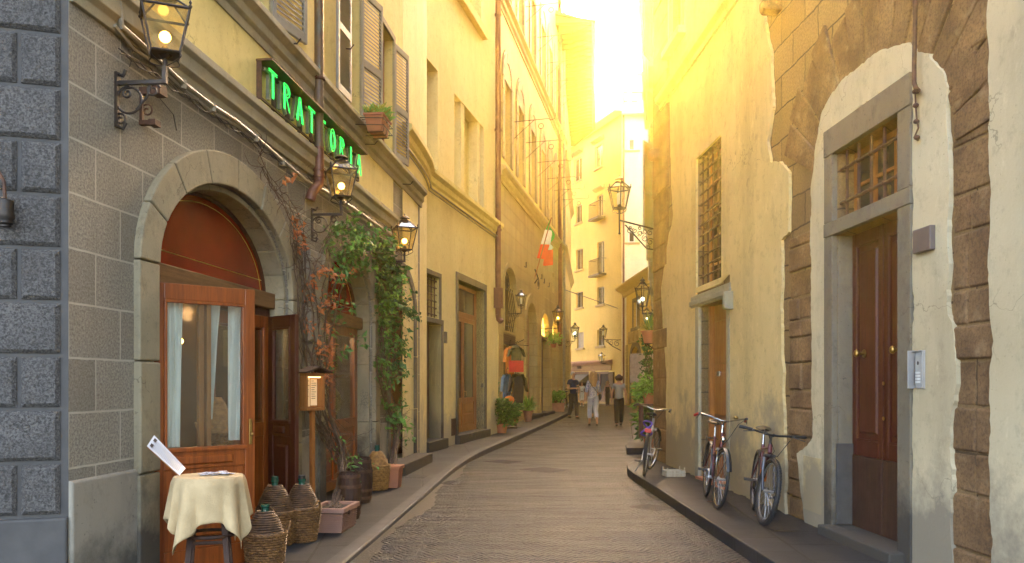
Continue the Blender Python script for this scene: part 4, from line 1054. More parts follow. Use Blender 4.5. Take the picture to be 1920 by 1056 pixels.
for i in range(5): x = ad[0]+.3+(ad[1]-ad[0]-.6)*i/4; t.tube([(x, .2, .2), (x, .2, adt-1.6)], .03, 4)
t.box(ad[0], ad[1], .18, .26, adt-1.35, adt-1.2); t.build('door_grille', X['iron'], B7)
cr = (RBW.s(1180), RBW.s(1203), RBW.h(1192, 643), RBW.h(1192, 619))
t = MB(); t.frus(cr[0], cr[1], -.10, .0, cr[2], cr[3], .05)
for i in range(3):
    x = cr[0]+(cr[1]-cr[0])*(i+.5)/3; t.ball((x, -.1, (cr[2]+cr[3])/2), .22, 8, (1, .5, 1.3)); t.frus(x-.25, x+.25, -.16, -.1, cr[3]-.22, cr[3]-.08, .03)
t.build('crest', X['window_stone'], B7)
t = MB(); z0 = .1
for i in range(9): t.frus(-.05, .5+.12*(i % 2), -.06, .0, z0+i*.42, z0+i*.42+.4, .02)
t.build('quoin', X['palace'], B7)

BG = W2_((-6, 71), (1, 0)); B10 = place_at(BG, 'sun_blocker_building', 'yellow building added behind the narrow gap at the far left end to block the sun')  # added building: closes the alley gap so no sun shaft comes through
f = MB(); f.box(0, 11.2, 0, 5, -.1, 21.5); f.build('wall', X['fbw'], B10)
f = MB(); f.add([(-.4,-.5,21.4),(11.6,-.5,21.4),(11.6,5.5,21.4),(-.4,5.5,21.4),(-.4,2.5,23),(11.6,2.5,23)], [(0,1,5,4),(2,3,4,5),(0,4,3),(1,2,5),(0,3,2,1)]); f.build('roof', X['terra'], B10)

# ---------------------------------------------------------------- right hand building
z1225 = 5152/(1225-882.)
R1o = Vector(((1225-960)/F*z1225, z1225))
R1 = Wall(R1o.x, R1o.y, 882, 'R')
B8 = place_at(R1, 'patchwork_building', 'old stone building on the right with patched cream plaster, barred windows and a panelled door')
ER = 15.5
dA = (R1.s(1315), R1.s(1366), .14, R1.h(1340, 567)); gA = (R1.s(1309), R1.s(1357), R1.h(1333, 541), R1.h(1333, 275))
dB = (R1.s(1570), R1.s(1694), .20, R1.h(1630, 418)); gB = (R1.s(1572), R1.s(1692), R1.h(1630, 388), R1.h(1630, 252))
uA = [(R1.s(1262), R1.s(1285), 6.75, 8.9), (R1.s(1400), R1.s(1440), 6.75, 8.9), (R1.s(1600), R1.s(1690), 6.75, 8.9)]
holes = [rect(*dA), rect(*gA), rect(*dB), rect(*gB)] + [rect(*u) for u in uA]
f = MB(); facade(f, [(0, -.1), (ER, -.1), (ER, 17), (0, 17)], holes, reveal=.22, back=5)
f.build('wall', X['old_stone'], B8)
def rag(pts, amp=.018, step=.10):
    out = []; n = len(pts)
    for i in range(n):
        a, b = Vector(pts[i]), Vector(pts[(i+1) % n]); L = (b-a).length; k = max(1, int(L/step)); nn_ = Vector((-(b-a).y, (b-a).x)).normalized() if L else Vector((0,0))
        for j in range(k):
            p = a + (b-a)*j/k; out.append((p + nn_*random.uniform(-amp, amp)*(0 if j == 0 and k > 3 else 1)))
    return [(p.x, p.y) for p in out]
def patch(name, poly, holes, m, th=.032, ragged=True):
    f = MB(); poly = rag(rag(poly, .022, .16), .009, .035) if ragged else poly
    facade(f, poly, holes, reveal=th, back=th, y=-th)
    f.f = [q for q in f.f if not (len(q) > 30)]
    return f.build(name, m, B8, recalc=False)
P = lambda px, py: R1.p(px, py)
TOPH = 17
big = [(R1.s(1252), .12), (P(1253, 700)), P(1246, 610), P(1243, 540), P(1251, 490), P(1258, 440), P(1266, 405), P(1262, 350), P(1260, 250), P(1259, 100), (R1.s(1258), 7.5), (R1.s(1258), 16.5),
       (R1.s(1440), 16.5), (R1.s(1432), 7.4), P(1438, 0), P(1437, 30), P(1450, 100), P(1454, 200), P(1443, 265), P(1450, 302), P(1468, 300), P(1485, 322), P(1484, 435), P(1470, 450), P(1470, 600), P(1476, 800), (R1.s(1478), .12)]
big = big[::-1]
patch('plaster_coat', big, [rect(dA[0]-.19, dA[1]+.16, .125, dA[3]+.28)[::1], rect(*gA)] + [rect(*u) for u in uA[:2]], X['cream'])
DP = .17
c0, c1 = dB[0]-.17, dB[1]+.19
strip = [P(1527, 600), P(1526, 420), P(1528, 350), P(1536, 280), P(1545, 215), P(1565, 180), P(1590, 150), P(1620, 122), P(1655, 98), P(1690, 82), P(1712, 77), P(1730, 95), P(1745, 103), P(1762, 112), P(1775, 135), P(1783, 165), P(1786, 210), P(1786, 400), P(1786, 590),
         P(1798, 612), P(1803, 660), P(1803, 720), P(1790, 780), P(1792, 900), (R1.s(1795), .12), (c1 + .002, .12), (c1+.002, gB[3]+.24), (c0-.002, gB[3]+.24), (c0-.002, .12), (R1.s(1515), .12), P(1500, 850), P(1520, 840), P(1530, 820)]
patch('plaster_strip', strip[::-1], [], X['patch'], .034)
rgt = [(R1.s(1868), .1), P(1868, 800), P(1866, 700), P(1871, 640), P(1866, 500), P(1865, 300), P(1863, 0), (R1.s(1863), 16.5), (ER - .02, 16.5), (ER - .02, .1)]
patch('plaster_coat', rgt[::-1], [], X['patch'], .036)
# weathered block pier right of the door, and pier between the plaster areas
def pier(px0, px1, h0, h1, name='stone_pier', rows=.30, prot=.02):
    a, b = R1.s(px0), R1.s(px1); t = MB(); z = h0
    while z < h1:
        rh = rows*random.uniform(.75, 1.25); z2 = min(z+rh, h1)
        if random.random() < .45 or b-a < .3: cuts = [a, b]
        else: c_ = a+(b-a)*random.uniform(.35, .65); cuts = [a, c_, b]
        for u, v in zip(cuts[:-1], cuts[1:]):
            t.frus(u+.005, v-.005, -prot*random.uniform(.2, 1.4), .02, z+.006, z2-.006, .013)
        z = z2
    return t.build(name, X['block'], B8, bevel=.006)
pier(1788, 1868, .1, R1.h(1826, 60)); pier(1482, 1527, .12, R1.h(1500, 440), rows=.22)
pier(1227, 1254, .3, 16.4, rows=.42, prot=.03)
def clipx(poly, xm):
    out = []
    for (a, b), (c, d) in zip(poly, poly[1:]+poly[:1]):
        if a <= xm: out.append((a, b))
        if (a <= xm) != (c <= xm): u = (xm-a)/(c-a); out.append((xm, b+(d-b)*u))
    return out
# voussoirs of the old blocked arch
t = MB(); cx_, cz_ = (R1.s(1527)+R1.s(1787))/2, R1.h(1700, 330); ra = (R1.s(1787)-R1.s(1527))/2+.03
rbz = R1.h(1700, 77) - cz_
nv = 17
for k in range(nv-2):
    t0, t1 = math.pi*(k+.04)/nv, math.pi*(k+.96)/nv; t0 = .06+t0*.96; t1 = .06+t1*.96
    lo_ = 1.02+random.uniform(0, .02); hi = 1.62 + random.uniform(-.10, .18)
    if k > 10: hi += .1
    pl_ = [(cx_+ra*lo_*math.cos(t0), cz_+(rbz*lo_)*math.sin(t0)), (cx_+ra*hi*math.cos(t0), cz_+(rbz*hi*1.1)*math.sin(t0)), (cx_+ra*hi*math.cos(t1), cz_+(rbz*hi*1.1)*math.sin(t1)), (cx_+ra*lo_*math.cos(t1), cz_+rbz*lo_*math.sin(t1))]
    pl_ = clipx(pl_, R1.s(1866))
    if len(pl_) > 2 and max(p[1] for p in pl_) > 2: t.prism(pl_, -.012-random.uniform(0, .016), .01)
t.build('voussoir', X['block'], B8, bevel=.01)
# string course high up
t = MB(); t.beam([(.01, 6.0), (-.06, 6.0), (-.07, 6.07), (-.13, 6.12), (-.14, 6.2), (-.02, 6.27), (.01, 6.27)], R1.s(1243), ER); t.build('string_course', X['cream'], B8, bevel=.006)
for u in uA:
    window(B8, *u, y=.12, m=X['shutter']); stone_frame(B8, *u, .12, y0=-.06, y1=.1, m=X['trim'], sill=.12)
# panelled door with stone surround
t = MB(); z_l, z_u = dB[3], gB[2]
x0, x1 = dB[0], dB[1]
t.box(x0-.17, x0, -.05, .16, .12, z_l); t.box(x1, x1+.19, -.05, .16, .12, z_l)
t.box(x0-.17, x0+.0, -.05, .16, z_u, gB[3]); t.box(x1, x1+.19, -.05, .16, z_u, gB[3])
t.box(x0-.17, x1+.19, -.055, .16, z_l+.003, z_u-.003); t.box(x0-.17, x1+.19, -.055, .16, gB[3]+.003, gB[3]+.24)
t.box(x0, x0+.014, .0, .135, .21, z_l-.002); t.box(x0, x0+.014, .0, .14, z_u+.002, gB[3]-.002)
t.build('stone_surround', X['serena'], B8, bevel=.014)
t = MB(); t.box(x0+.01, x0+.035, -.02, .13, .21, .2+.72); t.build('jamb_plate', X['grey_smooth'], B8, bevel=.006)
t = MB(); t.box(x0-.05, x1+.1, -.16, .2, .1, dB[2]+.004); t.build('doorstep', X['serena'], B8, bevel=.012)
y_ = .13; mid = (x0+x1)/2-.0
dd = None
for k in range(2):
    u = x0 + k*(x1-x0)/2 + .003; v = u + (x1-x0)/2 - .006; h0, h1 = dB[2]+.005, dB[3]; hk_ = h0+.62
    f = MB(); f.box(u, u+.075, y_, y_+.05, hk_, h1); f.box(v-.075, v, y_, y_+.05, hk_, h1); f.box(u+.075, v-.075, y_, y_+.05, h1-.10, h1); f.box(u+.075, v-.075, y_, y_+.05, hk_, hk_+.13)
    d_ = f.build('door', X['dark_wood'], B8, bevel=.006)
    f = MB(); f.box(u+.075, v-.075, y_+.025, y_+.045, hk_+.13, h1-.1); f.frus(u+.125, v-.125, y_+.005, y_+.03, hk_+.19, h1-.16, .02)
    f.build('panel', X['dark_wood'], d_, bevel=.004)
    f = MB(); frame_rect(f, u+.075, v-.075, hk_+.13, h1-.1, .016, y_+.002, y_+.03); f.build('moulding', X['dark_wood'], d_, bevel=.004)
    f = MB(); f.box(u, v, y_-.012, y_+.05, h0, hk_-.004); f.build('kick_board', X['old_wood'], d_, bevel=.006)
    kx_ = u+.17 if k == 0 else v-.12
    kx_ = R1.s(1621, y_) if k == 0 else R1.s(1678, y_-.05)
    kz = R1.h(1621, 663, y_) if k == 0 else R1.h(1678, 657, y_)
    f = MB(); f.tube([(kx_, y_, kz), (kx_, y_-.05, kz)], .012, 8); f.tube([(kx_, y_+.0, kz), (kx_, y_-.008, kz)], .036, 14); f.ball((kx_, y_-.07, kz), .032, 10, (1, .7, 1)); f.build('knob', X['brass'], d_, smooth=True)
    if k == 0:
        f = MB(); f.box(v-.012, v+.018, y_-.012, y_, hk_, h1); f.build('astragal', X['dark_wood'], d_, bevel=.004)
        for py in (719, 785):
            f = MB(); kz = R1.h(1660, py, y_); kx2 = R1.s(1660, y_); f.lathe([(.0001, 0), (.016, 0), (.016, .008), (.0001, .008)], 12, caps=False); f.xf(Matrix.Translation((kx2, y_-.012, kz)) @ Matrix.Rotation(R(90), 4, 'X')); f.build('keyhole', X['brass'], d_)
window(B8, *gB, y=.14, m=X['orange_wood'], bars=(2, 1), fr=.05)
grille(B8, *gB, 5, 2, y=.03, r=.014, wob=.004)
f = MB(); frame_rect(f, gB[0], gB[1], gB[2], gB[3], .02, .0, .05)
# tall barred window with lintel above the far doorway
window(B8, *gA, y=.16, m=X['orange_wood'], bars=(1, 4), fr=.06)
grille(B8, *gA, 5, 13, y=.04, r=.013, wob=.003)
t = MB(); a, b = R1.s(1302)-.04, R1.s(1372)+.06; t.box(a, b, -.045, .1, dA[3]+.005, gA[2]-.03); t.box(a-.03, b+.03, -.06, .0, dA[3]+.03, gA[2]-.1)
t.box(dA[0]-.17, dA[0], -.045, .2, .13, dA[3]); t.box(dA[1], dA[1]+.14, -.035, .2, .13, dA[3]); t.build('stone_surround', X['trim'], B8, bevel=.01)
t = MB(); q = P(1377, 565); t.frus(q[0]-.06, q[0]+.06, -.14, 0, q[1]-.10, q[1]+.12, .02); t.build('stone_corbel', X['trim'], B8, bevel=.01)
t = MB(); t.box(dA[0]+.02, dA[1], .17, .2, .15, dA[3]); t.box(dA[0], dA[0]+.06, .10, .2, .15, dA[3])
for z in (.3, 1.0, 1.7): t.frus(dA[0]+.12, dA[1]-.06, .15, .17, z, z+.6, .02)
t.build('door', X['orange_wood'], B8, bevel=.005)
t = MB(); t.box(dA[0]-.02, dA[1]+.02, -.08, .17, .11, .15); t.build('doorstep', X['terra'], B8)
t = MB(); q = R1.p(1349, 701, .15); t.box(q[0]-.07, q[0]+.07, .13, .15, q[1]-.035, q[1]+.035); t.build('letter_plate', X['chrome'], B8, bevel=.004)
# painted hatch near the ground
t = MB(); a, b, z0_, z1_ = R1.s(1513), R1.s(1547), R1.h(1530, 960), R1.h(1530, 857); t.box(a, b, -.036, .0, z0_, z1_); t.build('meter_hatch', X['cream'], B8, bevel=.004)
# stone pegs, putlog stub
t = MB(); q = P(1240, 290); t.frus(q[0]-.09, q[0]+.12, -.22, 0, q[1]-.09, q[1]+.07, .03); t.build('stone_peg', X['block'], B8, bevel=.02)
t = MB(); q = P(1462, 12); t.frus(q[0]-.09, q[0]+.09, -.20, 0, q[1]-.07, q[1]+.07, .03); t.build('stone_peg', X['block'], B8, bevel=.02)
# next building, hidden edge-on behind
R2o = R1o + Vector((.03, .02)); 
e2 = Vector((8.1, 47.5)); dd2 = (R2o - e2).normalized(); R2 = W2_(e2, dd2)
B9 = place_at(R2, 'hidden_side_building', 'edge-on yellow building behind the patchwork stone building, with the plant brackets')
f = MB(); LR = (R2o - e2).length - .02
f.box(0, LR, 0.0, 6, -.1, 15.5); f.build('wall', X['fbr'], B9)
t = MB(); t.beam([(0, 15.4), (-.3, 15.5), (-.7, 15.6), (-.7, 15.75), (5, 17)], 0, LR - 5); t.build('roof', X['fbr'], B9)
for i in range(6):
    x = LR - 4 - i*4.4
    for h in (4.6, 8.2, 11.6):
        stone_frame(B9, x, x+1.0, h, h+1.9, .12, y0=-.05, y1=.0, m=X['trim'], sill=.12)
        shutter(B9, x+1.02, -.09, h, R(-20), .5, 1.85)
# ---------------------------------------------------------------- lanterns
def scroll(mb, c, r0, turns, y, a0=0, d=1, tr=.008, shrink=.25, n=28, plane='xz'):
    pts = []
    for i in range(n+1):
        t = i/n; r = r0*(1-(1-shrink)*t); a = a0 + d*turns*2*math.pi*t
        if plane == 'xz': pts.append((c[0]+r*math.cos(a), y, c[1]+r*math.sin(a)))
        else: pts.append((y, c[0]+r*math.cos(a), c[1]+r*math.sin(a)))
    mb.tube(pts, tr, 6); return pts
def lantern_body(root, sides, W_, H_, z0, m, lit='warm', rot=0.0, off=(0, 0)):
    """tapered glazed lantern standing on z0; W_ top width across, H_ glass height"""
    k = math.sqrt(2) if sides == 4 else 1/math.cos(math.pi/sides)
    rt, rb = W_/2*k, W_*.30*k; ox, oy = off; r0 = rot + math.pi/sides
    P_ = lambda r, z, i: (ox+r*math.cos(r0+2*math.pi*i/sides), oy+r*math.sin(r0+2*math.pi*i/sides), z)
    f = MB(); e = W_*.028
    for i in range(sides):
        f.tube([P_(rb, z0, i), P_(rt, z0+H_, i)], e, 5)
        f.tube([P_(rb, z0, i), P_(rb, z0, i+1)], e, 5); f.tube([P_(rt, z0+H_, i), P_(rt, z0+H_, i+1)], e*1.2, 5)
        f.tube([P_(rt, z0+H_, i), P_(rt*.42, z0+H_*1.30, i)], e*.9, 5)
        f.lathe([(e, 0), (e*1.6, e*1.5), (e*.7, e*3), (e*1.3, e*4.5), (.001, e*7)], 6, P_(rt*1.03, z0+H_, i))
        # curved stay under each corner
        a = r0+2*math.pi*i/sides; pts = []
        for j in range(13):
            t = j/12; rr_ = rb*(.15+.95*math.sin(t*math.pi*.8)); pts.append((ox+rr_*math.cos(a), oy+rr_*math.sin(a), z0-H_*.28+H_*.30*t))
        f.tube(pts, e*.55, 5)
    f.lathe([(rt*.46, z0+H_*1.30), (rt*.46, z0+H_*1.34)], sides, (ox, oy, 0), rot=r0)
    f.lathe([(rb, z0-e), (rb, z0+e)], sides, (ox, oy, 0), rot=r0)
    f.lathe([(e*1.3, z0-H_*.34), (e*2.2, z0-H_*.2), (e*1.5, z0-H_*.12), (rb*.5, z0)], 10, (ox, oy, 0))
    f.build('frame', m, root)
    c = MB(); c.lathe([(rt*.40, z0+H_*1.34), (rt*.28, z0+H_*1.42), (rt*.20, z0+H_*1.44), (rt*.20, z0+H_*1.48), (rt*.38, z0+H_*1.50), (rt*.16, z0+H_*1.60), (rt*.05, z0+H_*1.63), (rt*.07, z0+H_*1.66), (.002, z0+H_*1.73)], sides*3, (ox, oy, 0)); c.build('cap', m, root)
    g_ = MB()
    for i in range(sides):
        g_.add([P_(rb*.98, z0, i), P_(rb*.98, z0, i+1), P_(rt*.98, z0+H_, i+1), P_(rt*.98, z0+H_, i)], [(0,1,2,3)])
        g_.add([P_(rt*.98, z0+H_, i), P_(rt*.98, z0+H_, i+1), P_(rt*.42, z0+H_*1.30, i+1), P_(rt*.42, z0+H_*1.30, i)], [(0,1,2,3)])
    g_.build('pane', X['lampglass'] if lit == 'warm' else X['lampglassc'], root)
    b = MB(); b.lathe([(W_*.09, z0+.0), (W_*.10, z0+H_*.12), (W_*.05, z0+H_*.2)], 10, (ox, oy, 0)); b.build('lamp_holder', m, root)
    b = MB()
    if lit == 'none': b.lathe([(W_*.12, z0+H_*.2), (W_*.13, z0+H_*.75), (W_*.05, z0+H_*.8)], 12, (ox, oy, 0)); b.build('bulb', X['curtain'], root, smooth=True)
    else: b.ball((ox, oy, z0+H_*.42), W_*.13, 10); b.build('bulb', X['bulb'] if lit == 'warm' else X['bulbw'], root, smooth=True)
def wall_lantern(name, label, wall, px_wall, py_arm, e, W_, H_, lit='warm', sides=4, plate=.34, group='lanterns on scroll brackets', post=.17, rot=R(22), full=True, m=None, e0=None):
    m = m or X['iron']; q = wall.p(px_wall, py_arm)
    if e0: q = ((e0-wall.o.y)/wall.dx.y, CH+(HZ-py_arm)*e0/F)
    o = wall.w(q[0], 0, q[1])
    t = thing(name, label, 'lantern', o, wall.rot, group)
    f = MB(); f.box(-.018, .018, -.018, 0, -plate*.85, plate*.22); f.box(-.014, .014, -e, -.018, -.012, .014); f.box(-.014, .014, -e-.012, -e+.014, -.012, post)
    if full:
        scroll(f, (-e*.28, -e*.33), e*.27, 1.0, 0, R(90), -1, .008, .9, plane='yz')
        scroll(f, (-e*.24, -e*.20), e*.11, 1.4, 0, R(120), -1, .007, plane='yz'); scroll(f, (-e*.76, -e*.16), e*.15, 1.3, 0, R(160), -1, .007, plane='yz')
        f.tube([(0, -e*.42, -e*.52), (0, -e*.62, -e*.30), (0, -e*.72, -e*.06), (0, -e*.86, -e*.02)], .008, 6)
        scroll(f, (-e*.10, -e*.70), e*.12, 1.2, 0, R(60), 1, .007, plane='yz')
        for z in (-plate*.82, plate*.2): f.tube([(0, 0, z), (0, -.05, z-.02), (0, -.07, z+.02)], .012, 6)
    f.build('bracket', m, t)
    lantern_body(t, sides, W_, H_, post+.07, m, lit, rot, (0, -e)); return t
wall_lantern('wall_lantern', 'large lit lantern hanging over the rough stone wall at upper left, round bulb burning yellow', L1, 217, 157, .34, .285, .27, sides=4, rot=R(30), post=.11)
wall_lantern('wall_lantern', 'lit lantern beside the elbow of the rain pipe, under the green neon sign', L1, 584, 403, .34, .29, .29, rot=R(30), post=.12)
wall_lantern('wall_lantern', 'lit amber lantern above the leafy vine by the third arch, end of the restaurant', L1, 716, 491, .34, .30, .31, rot=R(30), post=.10)
wall_lantern('wall_lantern', 'unlit glass lantern in front of the arched iron fanlight of the clothes shop', L3, 953, 588, .42, .30, .32, lit='none', sides=6)
wall_lantern('wall_lantern', 'small amber lit lantern over the glowing lunette doorways far down the left side', L3, 1014, 616, .7, .40, .42, sides=6)
wall_lantern('wall_lantern', 'white-lit lantern at the far end of the arched palace above the standing man', L4, 1060, 640, .5, .42, .45, lit='white', sides=6)
wall_lantern('wall_lantern', 'white-lit six-sided lantern above the planter bracket past the patchwork building corner', R2, 1227, 588, .25, .27, .34, lit='white', sides=6, post=.08, e0=17)
wall_lantern('wall_lantern', 'smaller second lantern half behind the white-lit one, above the hanging planter', R2, 1226, 614, .18, .18, .2, lit='white', sides=6, post=.04, e0=18.5)
# street lantern on long cast bracket, from the end of the right-hand building
q = R1.h(1228, 428); t = thing('bracket_lantern', 'big unlit street lantern on a long openwork iron bracket against the bright sky', 'street lamp', R1.w(.02, 0, q), R(0))
M_ = X['iron']; f = MB(); Lb = .60; zt = .10
f.tube([(0.02, 0, zt-.10), (-Lb, 0, zt+.06)], .016, 6); f.tube([(.02, 0, -.36), (-.12, 0, -.34), (-.30, 0, -.14), (-Lb+.1, 0, zt-.02)], .014, 6); f.box(0, .03, -.02, .02, -.4, zt)
for cx__, cz__, r_, a_ in ((-.06, -.22, .07, 0), (-.06, -.06, .055, 1), (-.15, -.16, .06, 2), (-.16, -.04, .05, 3), (-.25, -.07, .05, 4), (-.24, .02, .035, 1), (-.33, -.02, .045, 2), (-.42, -.03, .05, .5), (-.40, .03, .03, 2), (-.09, -.31, .04, 2)):
    scroll(f, (cx__, cz__), r_, 1.3, 0, a_, 1, .008, .3, n=18)
f.tube([(-Lb, 0, zt-.16), (-Lb, 0, zt+.18)], .014, 8); f.ball((-Lb, 0, zt-.17), .022, 8)
f.build('bracket', M_, t); lantern_body(t, 6, .36, .34, zt+.27, M_, 'none', 0, (-Lb, 0))
# corner lantern on the cream building
q = FA.p(1157, 641); qo = FA.w(FA.s(1157), 0, q[1])
t = thing('bracket_lantern', 'wall lantern on a scrolled arm at the corner of the far cream building', 'street lamp', FA.w(LF-.02, -.02, q[1]+.0), 0)
f = MB(); f.tube([(0, 0, .1), (-1.15, 0, .12)], .03, 6); f.tube([(0, 0, -.6), (-.5, 0, -.35), (-1.0, 0, .05)], .03, 6)
for c_, z_, r_ in ((-.25, -.15, .2), (-.6, -.1, .15), (-.85, .0, .1)): scroll(f, (c_, z_), r_, 1.3, 0, 1, 1, .022, .3, 16)
f.build('bracket', M_, t); lantern_body(t, 6, .46, .48, .3, M_, 'none', 0, (-1.15, 0))
q = FA.p(1141, 690); t = thing('wall_lantern', 'small dark lantern over the cafe cornice of the far cream building', 'lantern', FA.w(q[0], 0, q[1]+.2), FA.rot)
f = MB(); f.tube([(0, 0, .1), (0, -.5, .1)], .03, 6); f.build('bracket', M_, t); lantern_body(t, 6, .42, .40, .2, M_, 'none', 0, (0, -.5))
# small empty floodlight bracket under the first lantern
q = L1.p(263, 200); t = MB(); t.box(-.012, .012, -.02, 0, -.13, .13); t.box(-.02, .02, -.14, 0, .08, .13); t.box(-.05, .05, -.17, -.10, .07, .14); t.box(-.02, .02, -.10, 0, -.13, -.10); t.box(-.04, .04, -.13, -.08, -.14, -.10)
scroll(t, (-.05, -.03), .045, 1.2, 0, 1, 1, .006, plane='yz')
o = t.build('floodlight_bracket', X['rust'], None); o.location = L1.w(q[0], 0, q[1]); o.rotation_euler.z = L1.rot; tag(o, 'small rusty scrolled bracket on the stone wall just under the big left lantern', 'bracket')
# pipe lamp on the corner building
t = thing('pipe_lamp', 'rusty bent pipe ending in a short cylinder on the grey rough wall', 'wall lamp', L0.w(L0.s(16), 0, L0.h(16, 380)), L0.rot)
f = MB(); f.tube([(-.12, 0, .20), (-.07, -.08, .19), (-.03, -.10, .16), (0.0, -.10, .10), (0.005, -.10, 0)], .010, 8); f.build('pipe', X['rust'], t, smooth=True)
f = MB(); f.lathe([(.03, 0), (.048, -.01), (.048, -.09), (.052, -.09), (.052, -.11), (.045, -.12), (.045, -.14), (.03, -.15), (.03, -.16)], 16, (.005, -.10, .0)); f.build('head', X['iron'], t, smooth=True)

# ---------------------------------------------------------------- neon sign
q0 = L1.p(490, 118); q1 = L1.p(673, 300); zs0 = 4.10; zs1 = 4.52
s_a, s_b = L1.s(489, -.06), L1.s(672, -.06)
X['signmetal'] = simple('sign_metal', (.20,.19,.14), (.12,.13,.10), .5, metal=.2, sc=20)
N = thing('neon_sign', 'green neon sign reading TRATTORIA along the yellow wall, crossed by the rain pipe', 'sign', L1.w(s_a, -.02, 0), L1.rot)
LN = s_b - s_a
zb_, zt_ = L1.h(494, 190, -.06), L1.h(490, 116, -.06)
f = MB(); f.box(-.02, LN+.02, -.16, 0, zt_, zt_+.02); f.box(0, LN, -.05, -.03, zb_-.0, zb_+.02); f.box(0, LN, -.05, -.03, zt_-.06, zt_-.04)
for k in range(10): f.box(LN*k/9-.008, LN*k/9+.008, -.05, 0, zb_, zt_)
f.build('frame', X['rust'], N)
def arcp(cx, cz, rx, rz, a0, a1, n=12): return [(cx+rx*math.cos(R(a0+(a1-a0)*i/n)), cz+rz*math.sin(R(a0+(a1-a0)*i/n))) for i in range(n+1)]
GL = {'T': [[(0,1),(1,1)],[(0,.93),(.42,.93),(.42,0),(.58,0),(.58,.93),(1,.93)]],
      'R': [[(.1,0),(.1,1)]+arcp(.45,.76,.42,.24,90,-90)+[(.25,.52)],[(.42,.5),(.85,0)],[(.22,0),(.22,.9)]+arcp(.42,.76,.26,.14,90,-90)],
      'A': [[(0,0),(.42,1),(.58,1),(1,0)],[(.18,.0),(.5,.85),(.82,0)],[(.22,.3),(.78,.3)]],
      'O': [arcp(.5,.5,.45,.5,0,360,24),arcp(.5,.5,.30,.36,0,360,24)],
      'I': [[(.42,0),(.42,1),(.58,1),(.58,0),(.42,0)]]}
BK = {'T': [[(.0,.97),(1,.97)],[(.5,.97),(.5,0)]], 'R': GL['R'][:2], 'A': [GL['A'][0], GL['A'][2]], 'O': [GL['O'][0]], 'I': [[(.5,0),(.5,1)]]}
hL = (zt_-zb_)*.72; wL = .20
for i, chh in enumerate('TRATTORIA'):
    x = .06 + (LN-.12-wL)*i/8; zl_ = zb_ + .055
    bk = MB()
    for st in BK[chh]:
        for (a, b), (c_, d) in zip(st[:-1], st[1:]):
            p, q_ = Vector((x+a*wL, zl_+b*hL)), Vector((x+c_*wL, zl_+d*hL)); dn = (q_-p); 
            if dn.length < 1e-4: continue
            nn_ = Vector((-dn.y, dn.x)).normalized()*.017; e_ = dn.normalized()*.01; yv = random.uniform(0, .002)
            pts = [p-nn_-e_, q_-nn_+e_, q_+nn_+e_, p+nn_-e_]; bk.prism([(v.x, v.y) for v in pts], -.062-yv, -.03)
    b_ = bk.build('letter', X['signmetal'], N)
    tb = MB()
    for st in GL[chh]: tb.tube([(x+a*wL, -.095, zl_+b*hL) for a, b in st], .0050, 6)
    tb.build('neon_tube', X['neon'], b_, smooth=True)
    b_['label'] = 'letter ' + chh

# ---------------------------------------------------------------- leaves and plants
def leaf_quads(mb, c, d, ln, wd, fold=.25):
    """one leaf: 2 bent quads pointing along d"""
    d = d.normalized(); up = Vector((random.uniform(-1,1), random.uniform(-1,1), random.uniform(-.3,1)))
    sx = d.cross(up); 
    if sx.length < .05: sx = d.cross(Vector((1,0,.3)))
    sx.normalize(); nn_ = sx.cross(d)
    m1 = c + d*ln*.45 - nn_*0; tip = c + d*ln - nn_*ln*.15
    l = m1 + sx*wd*.5 + nn_*wd*fold; r = m1 - sx*wd*.5 + nn_*wd*fold
    mb.add([c, l, tip, r], [(0,1,2,3)] if 0 else [(0,1,2),(0,2,3)])
def rv(s=1): return Vector((random.uniform(-1,1), random.uniform(-1,1), random.uniform(-1,1)))*s
def bush(name, label, cat, loc, rx, rz, n, ln, mats, stems=8, pot=None, base=.0, group=None, shape=1.0, wid=.4, up=.5, clump=26):
    t = thing(name, label, cat, loc, 0, group); h0 = base
    if pot:
        pm, pr, phh, kind = pot; p = MB()
        if kind == 'round': p.lathe([(pr*.68, 0), (pr*.95, phh*.86), (pr*1.06, phh*.86), (pr*1.06, phh), (pr*.9, phh), (pr*.88, phh*.9), (.001, phh*.9)], 20, caps=True)
        else:
            p.box(-pr, pr, -pr*.55, pr*.55, 0, phh*.84); p.box(-pr*1.05, pr*1.05, -pr*.6, pr*.6, phh*.84, phh)
        p.build('pot', pm, t, smooth=(kind == 'round')); h0 = phh*.9
    st = MB(); cl = []
    for i in range(clump):
        a = random.uniform(0, 6.28); r = math.sqrt(random.random())*rx*.8; z = h0 + rz*(.2+.75*random.random())*(1-.35*(r/rx)**2)
        cl.append(Vector((r*math.cos(a), r*math.sin(a), z)))
    for i, c_ in enumerate(cl):
        if i < stems*2: st.tube([(c_.x*.1, c_.y*.1, h0-.03), (c_.x*.5, c_.y*.5, h0+(c_.z-h0)*.5), tuple(c_)], [.010*max(rx, .3)*2, .007*max(rx,.3)*2, .003], 5)
    st.build('stem', X['stem'], t)
    for mi, (m, fr_) in enumerate(mats):
        mb = MB()
        for i in range(int(n*fr_)):
            c_ = random.choice(cl); off = rv(rx*.30); p = c_ + off; d = (Vector((off.x, off.y, off.z*.6)).normalized() + Vector((p.x, p.y, 0))*.8/rx + Vector((0,0,up))*random.uniform(-.6,1)).normalized()
            leaf_quads(mb, p, d, ln*random.uniform(.6,1.2), ln*wid*random.uniform(.7,1.2))
        mb.build('foliage', m, t, recalc=False)
    return t
